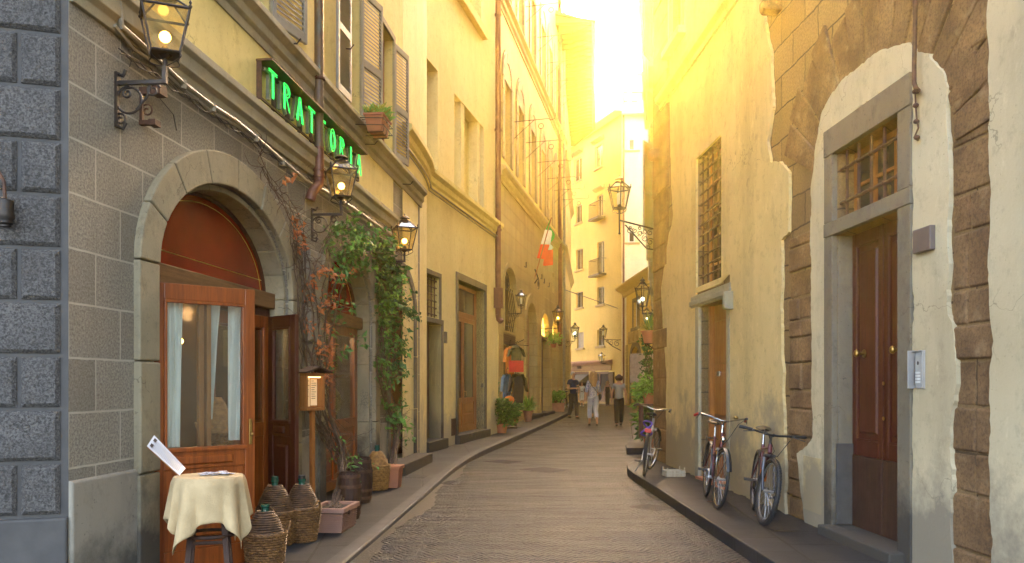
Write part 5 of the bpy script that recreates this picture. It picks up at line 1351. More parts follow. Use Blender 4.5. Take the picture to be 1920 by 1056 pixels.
def blades(name, label, loc, rr, hh, n, mats, pot=None, ln=.5, wd=.03, cat='plant'):
    t = thing(name, label, cat, loc); h0 = 0
    if pot:
        pm, pr, phh = pot; p = MB(); p.lathe([(pr*.68, 0), (pr*.95, phh*.86), (pr*1.06, phh*.86), (pr*1.06, phh), (pr*.9, phh), (.001, phh*.92)], 18); p.build('pot', pm, t, smooth=True); h0 = phh*.9
    for m, fr_ in mats:
        mb = MB()
        for i in range(int(n*fr_)):
            a = random.uniform(0, 6.28); L = ln*random.uniform(.6, 1.15); lean = random.uniform(.15, 1.0); w_ = wd*random.uniform(.7, 1.2)
            d = Vector((math.cos(a), math.sin(a), 0)); s_ = Vector((-d.y, d.x, 0)); b0 = d*random.uniform(0, rr*.3) + Vector((0,0,h0)); pr_ = None
            base_i = len(mb.v); vs = []
            for k in range(5):
                u = k/4; c_ = b0 + d*(L*lean*u) + Vector((0,0,L*(u*(1.15-lean*.35) - lean*.75*u*u))); ww = w_*(1-u)**.7*.5+.001
                vs += [c_ - s_*ww, c_ + s_*ww]
            mb.add(vs, [(2*k, 2*k+1, 2*k+3, 2*k+2) for k in range(4)])
        mb.build('foliage', m, t, recalc=False)
    return t
def on_walk_l(px, py):
    y = CH
    for _ in range(6): q = gpos(px, py, swl(y if y > 3 else 6)); y = q.y
    return Vector((q.x, q.y, swl(q.y)))

# terracotta trough with ribbed sides
tq = on_walk_l(627, 992)
T1 = thing('terracotta_trough', 'pink ribbed terracotta trough at the foot of the bare brown vine', 'planter', tq, R(-6))
f = MB(); w_, d_, h_ = .15, .24, .235
f.prismz([(-w_*.9, -d_*.92), (w_*.9, -d_*.92), (w_*.9, d_*.92), (-w_*.9, d_*.92)], 0, h_-.04)
for k in range(9):
    z = .02 + (h_-.07)*k/9; e = .006+.012*k/9; f.box(-w_*.9-e-.006, w_*.9+e+.006, -d_*.92-e-.006, d_*.92+e+.006, z, z+.012)
f.build('body', X['pterra'], T1, bevel=.003)
f = MB(); frame = [(-w_-.02, -d_-.02, w_+.02, d_+.02)]
f.box(-w_-.025, w_+.025, -d_-.025, -d_+.01, h_-.045, h_); f.box(-w_-.025, w_+.025, d_-.01, d_+.025, h_-.045, h_); f.box(-w_-.025, -w_+.01, -d_+.01, d_-.01, h_-.045, h_); f.box(w_-.01, w_+.025, -d_+.01, d_-.01, h_-.045, h_)
f.build('rim', X['pterra'], T1, bevel=.004)
f = MB(); f.box(-w_+.01, w_-.01, -d_+.01, d_-.01, h_-.06, h_-.03); f.build('soil', X['soil'], T1)
f = MB(); f.lathe([(.001, 0), (.022, .0), (.022, .008), (.001, .012)], 12, caps=False); f.xf(Matrix.Translation((w_+.022, -.10, h_-.055)) @ Matrix.Rotation(R(90), 4, 'Y')); f.build('seal', X['rust'], T1)
tp = on_walk_l(735, 914)
T2 = thing('terracotta_pot', 'square smooth terracotta pot at the foot of the green vine', 'planter', tp, R(-6))
f = MB(); f.add([(-.10,-.10,0),(.10,-.10,0),(.10,.10,0),(-.10,.10,0),(-.125,-.125,.26),(.125,-.125,.26),(.125,.125,.26),(-.125,.125,.26)], [(0,3,2,1),(4,5,6,7),(0,1,5,4),(1,2,6,5),(2,3,7,6),(3,0,4,7)]); f.build('body', X['terra'], T2, bevel=.008)
f = MB(); f.box(-.14, .14, -.14, .14, .255, .30); f.build('rim', X['terra'], T2, bevel=.006)

# climbing vines: stems wander up guide lines on the wall
def vine(name, label, base, guides, d_out, nst, leafsets, twig=60, spread=.10, seedv=1, r0=.011, wallW=L1, leafln=.075):
    random.seed(seedv); t = thing(name, label, 'climbing plant', (wallW.o.x, wallW.o.y, 0), wallW.rot)
    Mi = (Matrix.Translation((wallW.o.x, wallW.o.y, 0)) @ Matrix.Rotation(wallW.rot, 4, 'Z')).inverted()
    b = Mi @ Vector(base); st = MB(); nodes = []
    for k in range(nst):
        g_ = guides[k % len(guides)]; pts = [Vector((b.x + random.uniform(-.05,.05), b.y+random.uniform(-.05,.05), b.z))]
        for j, (px, py) in enumerate(g_):
            q_ = wallW.p(px, py, -d_out); y_ = -d_out if j else (b.y*.35 - d_out*.5)
            pts.append(Vector((q_[0], y_, q_[1])) + Vector((random.gauss(0, spread), random.uniform(-.05, .05), random.gauss(0, spread*.5))))
        fine = []
        for i in range(len(pts)-1):
            p0 = pts[max(i-1,0)]; p1, p2 = pts[i], pts[i+1]; p3 = pts[min(i+2, len(pts)-1)]
            for j in range(6):
                u = j/6; fine.append(.5*((2*p1)+(p2-p0)*u+(2*p0-5*p1+4*p2-p3)*u*u+(3*p1-p0-3*p2+p3)*u**3) + Vector((random.gauss(0,.012), random.gauss(0,.008), random.gauss(0,.012))))
        fine.append(pts[-1])
        m_ = len(fine); st.tube(fine, [r0*(1-.75*i/m_)*random.uniform(.85,1.15) for i in range(m_)], 5); nodes.append(fine)
    tips = []
    for i in range(twig):
        ln_ = random.choice(nodes); k = random.randint(int(len(ln_)*.12), len(ln_)-1); p = ln_[k].copy(); pts = [p.copy()]; d = Vector((random.uniform(-1,1), random.uniform(-.7,.1), random.uniform(-.8,.9))).normalized()
        for j in range(random.randint(3, 7)):
            d = (d + rv(.55) + Vector((0,0,-.05))).normalized(); p = p + d*random.uniform(.04,.09); p.y = min(p.y, -.03); pts.append(p.copy()); tips.append(p.copy())
        st.tube(pts, [.0035*(1-.6*i_/len(pts)) for i_ in range(len(pts))], 4)
    st.build('stem', X['stem'], t)
    allp = [p for l in nodes for p in l] + tips
    for (m, cnt, px0, py0, px1, py1, dens) in leafsets:
        a0_, a1_ = wallW.s(px0), wallW.s(px1); mb = MB()
        zone = [p for p in allp if a0_ <= p.x <= a1_ and wallW.h((px0+px1)/2, py1) <= p.z <= wallW.h((px0+px1)/2, py0)]
        if not zone: zone = [Vector((random.uniform(a0_, a1_), -.08, random.uniform(wallW.h((px0+px1)/2, py1), wallW.h((px0+px1)/2, py0)))) for _ in range(12)]
        cs = random.sample(zone, min(len(zone), max(6, cnt//9)))
        for i in range(cnt):
            c_ = random.choice(cs) + rv(dens); c_.y = min(c_.y, -.02)
            d = Vector((random.uniform(-1,1), random.uniform(-1,.1), random.uniform(-1,.5)))
            k_ = random.choice((.45, .7, .9, 1.3)); leaf_quads(mb, c_, d, leafln*k_*random.uniform(.8,1.2), leafln*.55*k_*random.uniform(.7,1.3))
        mb.build('foliage', m, t, recalc=False)
    return t
v1 = vine('climbing_vine', 'sprawling brown vine with dry orange leaves and green tufts, between first and second arch', tq + Vector((0,0,.2)),
     [[(618, 870), (600, 800), (585, 700), (575, 600), (560, 500), (550, 420), (520, 350), (490, 300)], [(622, 880), (610, 780), (612, 680), (620, 600), (630, 520), (655, 470), (680, 440)],
      [(615, 860), (592, 760), (575, 660), (565, 560), (560, 470), (548, 400)], [(625, 870), (607, 740), (600, 640), (590, 540), (600, 470), (625, 445), (650, 435)]],
     .10, 15, [(X['dryleaf'], 190, 555, 500, 615, 690, .06), (X['dryleaf'], 60, 500, 330, 560, 470, .07), (X['dryleaf'], 70, 570, 640, 660, 760, .07), (X['leaf'], 640, 600, 425, 700, 545, .075), (X['leafb'], 170, 600, 425, 700, 560, .08), (X['leaf'], 90, 610, 560, 680, 690, .07), (X['leaf'], 60, 575, 860, 650, 970, .09), (X['leafb'], 30, 575, 820, 650, 960, .09)], twig=330, spread=.12, seedv=3)
v2 = vine('climbing_vine', 'tall green leafy vine climbing beside the third arch from the square terracotta pot', tp + Vector((0,0,.25)),
     [[(728, 800), (715, 720), (712, 640), (716, 560), (712, 480), (705, 450)], [(733, 810), (722, 740), (738, 660), (745, 600), (735, 520), (722, 470)], [(730, 790), (708, 700), (720, 600), (730, 500)]],
     .10, 9, [(X['leaf'], 850, 692, 455, 765, 720, .10), (X['leafd'], 560, 692, 470, 765, 700, .10), (X['leafb'], 260, 692, 455, 765, 700, .10), (X['leaf'], 120, 700, 700, 768, 830, .08), (X['leafb'], 40, 700, 700, 768, 830, .08)], twig=200, spread=.09, seedv=5, leafln=.095)
# ---------------------------------------------------------------- restaurant still life
def wicker_basket(parent, rb, rt, h, m, rows=14, n=44, amp=.006, wall=True, z0=0):
    f = MB()
    for k in range(rows):
        z = z0 + h*(k+.5)/rows; r = rb + (rt-rb)*((k+.5)/rows)**.8; pts = []
        for i in range(n*2):
            a = math.pi*i/n; pts.append(((r+amp*math.sin(a*n/2+(k % 2)*math.pi))*math.cos(a), (r+amp*math.sin(a*n/2+(k % 2)*math.pi))*math.sin(a), z+random.uniform(-.0015,.0015)))
        f.tube(pts, h/rows*.52, 4, closed=True)
    b = f.build('basket', m, parent, smooth=True)
    f = MB(); f.lathe([(rb*.94, z0+.0), (rt*.94, z0+h*.98)], 24); f.build('lining', X['old_wood'], b)
    f = MB()
    for j in range(2): f.tube([((rt+.004)*math.cos(a)+0, (rt+.004)*math.sin(a), z0+h+.008*math.sin(a*14+j*math.pi)) for a in [2*math.pi*i/84 for i in range(84)]], .0095, 5, closed=True)
    f.build('rim', m, b, smooth=True)
    for sgn in (0, math.pi):
        f = MB(); a0 = sgn+.6; 
        pts = [((rt+.01+.03*math.sin(math.pi*u))*math.cos(a0+(u-.5)*.5), (rt+.01+.03*math.sin(math.pi*u))*math.sin(a0+(u-.5)*.5), z0+h+.07*math.sin(math.pi*u)) for u in [i/10 for i in range(11)]]
        f.tube(pts, .009, 6); f.build('handle', m, b)
    return b
def demijohn(name, label, loc, rb, rt, h, ch, m, m2, cork, rz=0, neck=True, group='straw covered flasks in baskets'):
    t = thing(name, label, 'demijohn', loc, rz, group); wicker_basket(t, rb, rt, h, m)
    f = MB(); rows = int(ch/.016); r1 = rt*.93
    for k in range(rows):
        u = k/rows; r = r1*(1-u)**.62 + .032*u; z = h*.92 + ch*u; pts = []
        for i in range(48):
            a = 2*math.pi*i/48; pts.append(((r+.003*math.sin(a*24+(k % 2)*math.pi))*math.cos(a), (r+.003*math.sin(a*24+(k % 2)*math.pi))*math.sin(a), z+.002*math.sin(a*3+k)))
        f.tube(pts, .0088, 4, closed=True)
    f.lathe([(r1*(1-k/10)**.62+.032*k/10-.004, h*.92+ch*k/10) for k in range(10)], 28)
    w_ = f.build('wicker_cover', m2, t, smooth=True)
    f = MB(); f.lathe([(r1*.5, h*.92), (.04, h*.92+ch*.8), (.028, h*.92+ch), (.030, h*.92+ch+.018), (.036, h*.92+ch+.022), (.036, h*.92+ch+.038), (.024, h*.92+ch+.042)], 18); f.build('bottle', X['bottle'], t, smooth=True)
    if cork: f = MB(); f.lathe([(.03, 0), (.034, .035), (.03, .04)], 12, (0, 0, h*.92+ch+.03)); f.build('stopper', cork, t)
    return t
X['wick3'] = simple('dark_wicker', (.13,.065,.028), (.05,.025,.012), .6, sc=26, bump=.6, bsc=120)
b1 = on_walk_l(497, 1066); b2 = on_walk_l(519, 1026); b3 = on_walk_l(566, 1014); b4 = on_walk_l(707, 918)
demijohn('wicker_demijohn', 'straw covered flask in a dark basket right beside the cream tablecloth, nearest one', b1, .125, .155, .27, .20, X['wicker'], X['wick3'], None)
demijohn('wicker_demijohn', 'straw covered flask with green glass neck, behind the nearest basket', b2 + Vector((-.05, .12, 0)), .14, .175, .29, .26, X['wicker'], X['wick3'], X['bottle'], rz=1)
demijohn('wicker_demijohn', 'straw covered flask with black cap in a basket next to the pink trough', b3, .115, .165, .30, .24, X['wicker'], X['wick3'], X['blackp'], rz=2)
demijohn('wicker_demijohn', 'pale straw covered flask in a light basket, between barrel and square pot', b4, .13, .165, .32, .22, X['wickerl'], X['wickerl'], X['bottle'], rz=.5)
def barrel(label, loc, r, h, sx=1):
    t = thing('wine_barrel', label, 'barrel', loc, 0, 'dark barrels'); prof = [(r*(.82+.18*math.sin(math.pi*i/12)), h*i/12) for i in range(13)]
    f = MB(); n = 18
    for k in range(n):
        a0, a1 = 2*math.pi*k/n+.008, 2*math.pi*(k+1)/n-.008; vs = []
        for rr_, z in prof: vs += [(rr_*math.cos(a0), rr_*math.sin(a0), z), (rr_*math.cos(a1), rr_*math.sin(a1), z)]
        f.add(vs, [(2*i, 2*i+1, 2*i+3, 2*i+2) for i in range(12)])
    f.build('stave', X['old_wood'], t, recalc=False)
    f = MB(); f.lathe([(r*.78, .02), (r*.96, h*.5), (r*.78, h-.03), (.001, h-.03)], 24); f.build('head', X['dark_wood'], t)
    for z in (.06, h*.28, h*.7, h*.92):
        rr_ = r*(.82+.18*math.sin(math.pi*z/h))+.004; f = MB(); f.lathe([(rr_, z-.018), (rr_+.003, z), (rr_, z+.018)], 24, caps=False); f.build('hoop', X['rust'], t)
    return t
barrel('dark small barrel directly behind the pink trough, nearest to the kerb', on_walk_l(655, 972), .125, .48); barrel('dark wide barrel behind the small one, close to the light basket', on_walk_l(677, 944) + Vector((-.04, .1, 0)), .16, .53)
# menu case on its post
q = L1.p(592, 768); mo = L1.w(L1.s(592, -.35), -.35, 0)
t = thing('menu_case', 'lit wooden menu case with a small roof, wrapped in vine stems', 'menu case', Vector((mo.x, mo.y, swl(mo.y))), L1.rot + R(-28))
za, zb2 = L1.h(592, 770, -.35)-swl(mo.y), L1.h(592, 700, -.35)-swl(mo.y); hw = .125
f = MB(); f.box(-hw, hw, 0, .10, za, za+.03); f.box(-hw, hw, 0, .10, zb2-.03, zb2); f.box(-hw, -hw+.025, 0, .10, za+.03, zb2-.03); f.box(hw-.025, hw, 0, .10, za+.03, zb2-.03); f.box(-hw+.025, hw-.025, .08, .10, za+.03, zb2-.03); f.build('case', X['orange_wood'], t, bevel=.004)
f = MB(); f.prism([(-hw-.05, zb2), (0, zb2+.05), (hw+.05, zb2), (hw+.05, zb2+.015), (0, zb2+.07), (-hw-.05, zb2+.015)], -.06, .12); f.build('roof', X['old_wood'], t)
X['menu'] = glow('lit_menu_sheet', (1, .50, .12), .018, (.75, .6, .4)); f = MB(); f.box(-.09, -.01, .074, .078, za+.04, zb2-.05); f.box(.0, .085, .072, .076, za+.05, zb2-.06); mn = f.build('menu_sheet', X['menu'], t)
f = MB()
for c_ in (-.085, .008):
    f = MB()
    for k in range(9): z = zb2-.08-k*.022; f.box(c_, c_+.03+.035*random.random(), .066, .0725, z, z+.005)
    f.build('menu_text', X['ink'], mn)
f = MB(); f.tube([(-.09, .03, zb2-.04), (.09, .03, zb2-.04)], .008, 6); f.build('tube_lamp', glow('menu_lamp', (1, .6, .2), .22), t)
f = MB(); f.box(-.02, .02, .03, .07, 0, za); f.build('post', X['orange_wood'], t)
# window flower box
q = L1.p(711, 238, -.32); t = thing('flower_box', 'terracotta window box in a wire cradle with green and yellow plants by the shutters', 'window box', L1.w(q[0], -.30, q[1]-.10), L1.rot)
f = MB(); f.add([(-.17,-.09,0),(.17,-.09,0),(.17,.09,0),(-.17,.09,0),(-.22,-.12,.2),(.22,-.12,.2),(.22,.12,.2),(-.22,.12,.2)], [(0,3,2,1),(4,5,6,7),(0,1,5,4),(1,2,6,5),(2,3,7,6),(3,0,4,7)]); f.box(-.235,.235,-.135,.135,.19,.22); f.build('trough', X['terra'], t, bevel=.006)
f = MB()
for z in (.05, .14): f.tube([(-.24,.28,z+.02),(-.24,-.14,z),(.24,-.14,z),(.24,.28,z+.02)], .006, 5)
for x in (-.15, 0, .15): f.tube([(x,.28,.16),(x,-.14,.15),(x,-.11,-.01),(x,.1,-.01)], .006, 5)
f.build('cradle', X['iron'], t)
X['ygleaf'] = foliage('yellow_green_leaf', (.16,.22,.03), (.30,.30,.04))
for m, n_ in ((X['leafb'], 260), (X['ygleaf'], 160)):
    mb = MB()
    for i in range(n_):
        p = Vector((random.uniform(-.2,.2), random.uniform(-.1,.1), .2)); d = Vector((random.uniform(-.6,.6), random.uniform(-.8,.4), random.uniform(.2,1))); leaf_quads(mb, p+d*random.uniform(0,.10), d, random.uniform(.06,.14), .03)
    mb.build('foliage', m, t, recalc=False)

# tall stool table with cloth, menu and cards
tz = .80; tp_ = Vector((-2.0, 5.62)); hh_ = swl(5.6)
ty = (CH-(tz+hh_))*F/(893-HZ); tx = (392-960)/F*ty
T = thing('stool_table', 'round wooden stool table standing in front of the restaurant door under a cream cloth', 'table', (tx, ty, hh_), R(15))
RT = .205
f = MB(); f.lathe([(RT-.01, tz-.03), (RT, tz-.02), (RT, tz-.004), (RT-.01, tz-.002)], 32); f.build('table_top', X['orange_wood'], T)
for k in range(4):
    a = R(45+90*k); c_, s_ = math.cos(a), math.sin(a); f = MB()
    f.add([(c_*.11-.018, s_*.11-.018, tz-.03), (c_*.11+.018, s_*.11-.018, tz-.03), (c_*.11+.018, s_*.11+.018, tz-.03), (c_*.11-.018, s_*.11+.018, tz-.03), (c_*.20-.018, s_*.20-.018, 0), (c_*.20+.018, s_*.20-.018, 0), (c_*.20+.018, s_*.20+.018, 0), (c_*.20-.018, s_*.20+.018, 0)], [(0,1,2,3),(7,6,5,4),(0,4,5,1),(1,5,6,2),(2,6,7,3),(3,7,4,0)])
    f.build('leg', X['old_wood'], T, bevel=.003)
f = MB(); f.tube([(.155*math.cos(R(45+90*k)), .155*math.sin(R(45+90*k)), .38) for k in range(4)], .013, 6, closed=True); f.tube([(.165*math.cos(a), .165*math.sin(a), .42) for a in [i*.2618 for i in range(24)]], .012, 6, closed=True); f.build('foot_ring', X['old_wood'], T)
# square cloth draped on a round top
f = MB(); half = .50; ng = 64; vs = []
def drape(u, v):
    x, y = (u*2-1)*half, (v*2-1)*half; r = math.hypot(x, y); a = math.atan2(y, x); ze = .004
    if r <= RT: return (x, y, tz+ze)
    over = r-RT; fold = math.sin(a*11+.6)*.55+math.sin(a*14+2)*.3+math.sin(a*5)*.3
    rr_ = RT + .010 + min(over, .05)*.25 + over*(.10+.13*fold)
    return (rr_*math.cos(a+over*.25*math.cos(a*9)), rr_*math.sin(a+over*.25*math.cos(a*9)), tz+ze - max(0, over-.008)*(.97-.05*abs(fold)))
f.grid(drape, ng, ng); cl = f.build('tablecloth', X['cloth'], None, smooth=True, recalc=False, solid=.003); cl.location = (tx, ty, hh_); cl.rotation_euler.z = R(22)
tag(cl, 'cream square cloth draped over the round stool table in folds', 'tablecloth')
# folded menu board leaning
X['paper'] = simple('menu_paper', (.62,.62,.64), (.55,.55,.57), .5, sc=4, bump=0)
mbx = thing('menu_board', 'long white menu card standing tilted at the left rim of the stool table', 'menu', (0,0,0))
def px_at(px, py, y): return Vector(((px-960)/F*y, y, CH+(HZ-py)*y/F))
a_, b_, c_, d_ = px_at(276, 836, ty+.02), px_at(289, 816, ty+.12), px_at(348, 878, ty+.10), px_at(337, 891, ty-.02)
f = MB(); nn_ = (d_-a_).cross(b_-a_).normalized()*.006; f.add([a_, b_, c_, d_, a_-nn_, b_-nn_, c_-nn_, d_-nn_], [(0,1,2,3),(7,6,5,4),(0,4,5,1),(1,5,6,2),(2,6,7,3),(3,7,4,0)]); f.build('card', X['paper'], mbx)
f = MB(); nn2 = nn_*.35 if (nn_.y < 0 or nn_.z > 0) else -nn_*.35
for side in (0, 1):
    for k in range(20):
        u0 = .10+.85*k/20; w0_, w1_ = (.08, .45) if side == 0 else (.50, .50+.34*random.uniform(.6,1)); sg = 1
        P0 = lambda u, v: a_+(d_-a_)*u+(b_-a_)*v
        for sg in (1.3, -1.3-2.8):
            pass
        f.add([P0(u0, w0_)+nn_*.12, P0(u0, w1_)+nn_*.12, P0(u0+.012, w1_)+nn_*.12, P0(u0+.012, w0_)+nn_*.12], [(0,1,2,3)])
X['greyink'] = simple('grey_ink', (.16,.16,.18), rough=.6, bump=0)
f.build('menu_text', X['greyink'], mbx, recalc=False)
f = MB(); 
for v0 in (.12, .60): f.add([P0(.05, v0)+nn_*.15, P0(.05, v0+.26)+nn_*.15, P0(.13, v0+.26)+nn_*.15, P0(.13, v0)+nn_*.15], [(0,1,2,3)])
f.build('menu_heading', X['ink'], mbx, recalc=False)
f = MB(); f.add([a_-nn_*1.1, d_-nn_*1.1, c_-nn_*1.1, b_-nn_*1.1, a_-nn_*2.4, d_-nn_*2.4, c_-nn_*2.4, b_-nn_*2.4], [(0,1,2,3),(7,6,5,4),(0,4,5,1),(1,5,6,2),(2,6,7,3),(3,7,4,0)]); f.build('backing', X['orange_wood'], mbx)
random.seed(11)
X['cardm'] = Mat('printed_card'); m = X['cardm']; X['cardm'] = m.out(m.mix(m.ramp(m.noise(60, 3), .48, .54), (.70,.70,.78), (.10,.10,.16)), .4, 0)
for k in range(26):
    a = random.uniform(0, 6.28); r = math.sqrt(random.random()); cx1 = tx+.03+.10*r*math.cos(a); cy1 = ty+.02+.085*r*math.sin(a); f = MB(); f.box(-.027, .027, -.017, .017, 0, .0012)
    o = f.build('business_card', X['cardm'], None); o.location = (cx1, cy1, hh_+tz+.0085+.0013*k*.5); o.rotation_euler = (0, 0, random.uniform(0, 3.1)); tag(o, 'small printed white and blue card in the loose heap on the cream cloth', 'card', 'cards scattered on the stool table')
# flask and shelf bottles seen in the windows
pt = L1.w(L1.s(407, .10), .10, 0)
t = thing('wicker_flask', 'large straw covered flask behind the glass of the open restaurant door', 'demijohn', (pt.x, pt.y, .90))
wicker_basket(t, .11, .14, .14, X['wickerl'], rows=8)
f = MB()
for k in range(22):
    u = k/22; r = .135*(1-u)**.7+.02; f.tube([((r+.003*math.sin(a*20+k*math.pi))*math.cos(a), (r+.003*math.sin(a*20+k*math.pi))*math.sin(a), .13+.30*u) for a in [2*math.pi*i/40 for i in range(40)]], .009, 4, closed=True)
f.build('wicker_cover', X['wickerl'], t, smooth=True)
f = MB(); f.box(-.2, .2, -.06, .06, -.87, 0); f.build('stand', X['dark_wood'], t)
sh_z = 1.55
for k, (u, hb_, m, lb) in enumerate(((.22, .26, X['bottle'], 'dark wine bottle standing first on the shelf in the second arch window'), (.40, .24, X['bottle'], 'short green bottle standing in the middle of the window shelf'), (.60, .28, X['blackp'], 'tall black bottle with pale label on the window shelf'), (.80, .25, X['bottle'], 'green bottle at the far end of the window shelf'))):
    s_ = W2[0]+(W2[1]-W2[0])*u; w_ = L1.w(s_, .42, sh_z); t = thing('wine_bottle', lb, 'bottle', w_, L1.rot, 'bottles on the window shelf')
    f = MB(); f.lathe([(.036, 0), (.037, hb_*.6), (.014, hb_*.8), (.014, hb_), (.016, hb_)], 14); f.build('glass_body', m, t, smooth=True)
    f = MB(); f.lathe([(.0375, hb_*.2), (.0385, hb_*.5)], 14, caps=False); f.build('paper_label', X['white'], t)
w_ = L1.w(W2[0]+(W2[1]-W2[0])*.68, .45, .98); t = MB(); t.ball((0, 0, .22), .22, 12, (1, 1, 1.1)); X['cheese'] = simple('yellow_rind', (.42,.30,.05), (.33,.22,.04), .5, sc=5); o = t.build('yellow_gourd', X['cheese'], None, smooth=True); o.location = w_; tag(o, 'big rounded yellow shape low in the second arch window', 'gourd')
# warm globe lamps inside
for px, py, r_ in ((332, 620, .04), (338, 640, .03)):
    q = L1.p(px, py, .9); w_ = L1.w(q[0], .9, q[1]); t = thing('globe_lamp', 'warm globe lamp glowing inside the restaurant, ' + ('upper one' if r_ > .035 else 'lower one') + ' seen past the curtain', 'lamp', w_)
    f = MB(); f.ball((0, 0, 0), r_, 10); f.build('bulb', X['bulb'], t, smooth=True); f = MB(); f.tube([(0, 0, r_), (0, 0, 1.2)], .004, 5); f.build('cord', X['dcable'], t)

# ---------------------------------------------------------------- right wall fittings
q = P(1746, 450); t = MB(); t.box(-.115, .115, -.045, 0, -.085, .085); o = t.build('meter_box', simple('brown_box_paint', (.15,.115,.10), (.12,.095,.085), .6), None, bevel=.008); o.location = R1.w(q[0], -.03, q[1]); o.rotation_euler.z = R1.rot; tag(o, 'flat brownish square box on the pale plaster right of the panelled door, upper one', 'wall box')
q = P(1735, 693); t = thing('intercom', 'grey metal door intercom with four name buttons and speaker slot', 'intercom', R1.w(q[0], -.03, q[1]), R1.rot)
f = MB(); f.box(-.062, .062, -.012, 0, -.135, .135); f.box(-.062, -.052, -.07, -.012, -.135, .135); f.box(.052, .062, -.026, -.012, -.135, .135); f.prism([(-.052, .125), (.052, .125), (.052, .135), (-.052, .135)], -.045, -.012); f.build('hood', X['alu'], t, bevel=.003)
f = MB(); f.box(-.040, .040, -.022, -.012, -.11, .10); f.build('panel', simple('intercom_panel', (.42,.41,.38), rough=.4, bump=0), t, bevel=.002)
f = MB(); f.lathe([(.001, 0), (.014, 0)], 14, caps=False); f.xf(Matrix.Translation((-.002, -.0235, .045)) @ Matrix.Rotation(R(90), 4, 'X')); f.build('speaker', X['ink'], t)
for k in range(4): f = MB(); f.box(-.032, .014, -.026, -.022, -.03-k*.022, -.016-k*.022); f.box(.018, .028, -.027, -.022, -.028-k*.022, -.018-k*.022); f.build('button', X['white'], t)
# hanging service cable with chain
ap = [(1715, -60), (1716, 30), (1715, 80), (1714, 120), (1714, 155), (1717, 165), (1722, 170), (1728, 172)]
t = thing('service_cable', 'hanging dark service pipe with a knotted wire below it, above the panelled door', 'cable', (R1.o.x, R1.o.y, 0), R1.rot)
f = MB(); f.tube([(R1.s(1715), -.10, 9), (R1.s(1716), -.10, 6)] + [(R1.p(a, b, -.10)[0], -.10, R1.p(a, b, -.10)[1]) for a, b in ap[:-1]] + [(R1.p(1728, 172)[0], -.03, R1.p(1728, 172)[1])], .016, 8); f.build('pipe', X['rust'], t, smooth=True)
f = MB(); pts = [(R1.p(a, b, -.06)[0], -.06, R1.p(a, b, -.06)[1]) for a, b in ((1712, 90), (1713, 130), (1716, 170), (1717, 200), (1719, 225), (1722, 240), (1717, 252), (1714, 258), (1721, 263))]; f.tube(pts, .007, 6)
for a, b in ((1716, 172), (1717, 198), (1718, 228), (1719, 258)): p_ = R1.p(a, b, -.06); f.ball((p_[0], -.06, p_[1]), .022, 6, (1, 1, .8))
f.build('knotted_wire', X['rust'], t)

# ---------------------------------------------------------------- plants along the street
def onl(px, py): return on_walk_l(px, py)
bush('potted_shrub', 'dark green bushy shrub with tall thin stems beside the shop clothes', 'potted plant', onl(940, 812), .46, .66, 2300, .12, [(X['leafd'], .5), (X['leaf'], .5)], pot=(X['terra'], .18, .24, 'round'), clump=34)
random.seed(21)
tq2 = onl(930, 810); t = thing('tall_plant', 'thin upright leafy canes rising behind the dark shrub on the left pavement', 'potted plant', tq2 + Vector((-.05, .25, 0)))
f = MB(); mb = MB()
for k in range(14):
    a = random.uniform(0, 6.28); r = random.uniform(.05, .3); h = random.uniform(.9, 1.35); p1 = Vector((r*math.cos(a), r*math.sin(a), h)); f.tube([(p1.x*.2, p1.y*.2, .1), (p1.x*.6, p1.y*.6, h*.5), tuple(p1)], .006, 4)
    for i in range(22): leaf_quads(mb, p1*random.uniform(.45, 1)+rv(.03), rv()+Vector((0,0,.5)), .09, .04)
f.build('stem', X['stem'], t); mb.build('foliage', X['leaf'], t, recalc=False)
f = MB(); f.lathe([(.10, 0), (.15, .22), (.16, .25)], 16); f.build('pot', X['terra'], t)
blades('potted_grass_plant', 'bright green arching strap-leaf plant in a stone pot on the left pavement', onl(990, 791), .3, .6, 420, [(X['leafb'], .5), (X['leaf'], .5)], pot=(X['pterra'], .17, .38), ln=.62, wd=.035)
bush('potted_shrub', 'green plant in a pink box planter before the lit lunette doorways', 'potted plant', onl(1042, 772), .42, .55, 800, .13, [(X['leaf'], .5), (X['leafb'], .5)], pot=(X['pterra'], .38, .40, 'box'))
bush('potted_shrub', 'pale flowering plant standing up behind the pink box planter', 'potted plant', onl(1041, 769)+Vector((-.15, .6, 0)), .4, 1.2, 500, .13, [(X['leaf'], .8), (X['white'], .2)], pot=(X['terra'], .2, .3, 'round'))
q = L3.p(1038, 652, -.5); bush('hanging_plant', 'small green plant hanging below the second lit lunette', 'hanging plant', L3.w(q[0], -.5, q[1]), .28, .5, 260, .14, [(X['leafb'], 1)], pot=(X['terra'], .12, .15, 'round'))
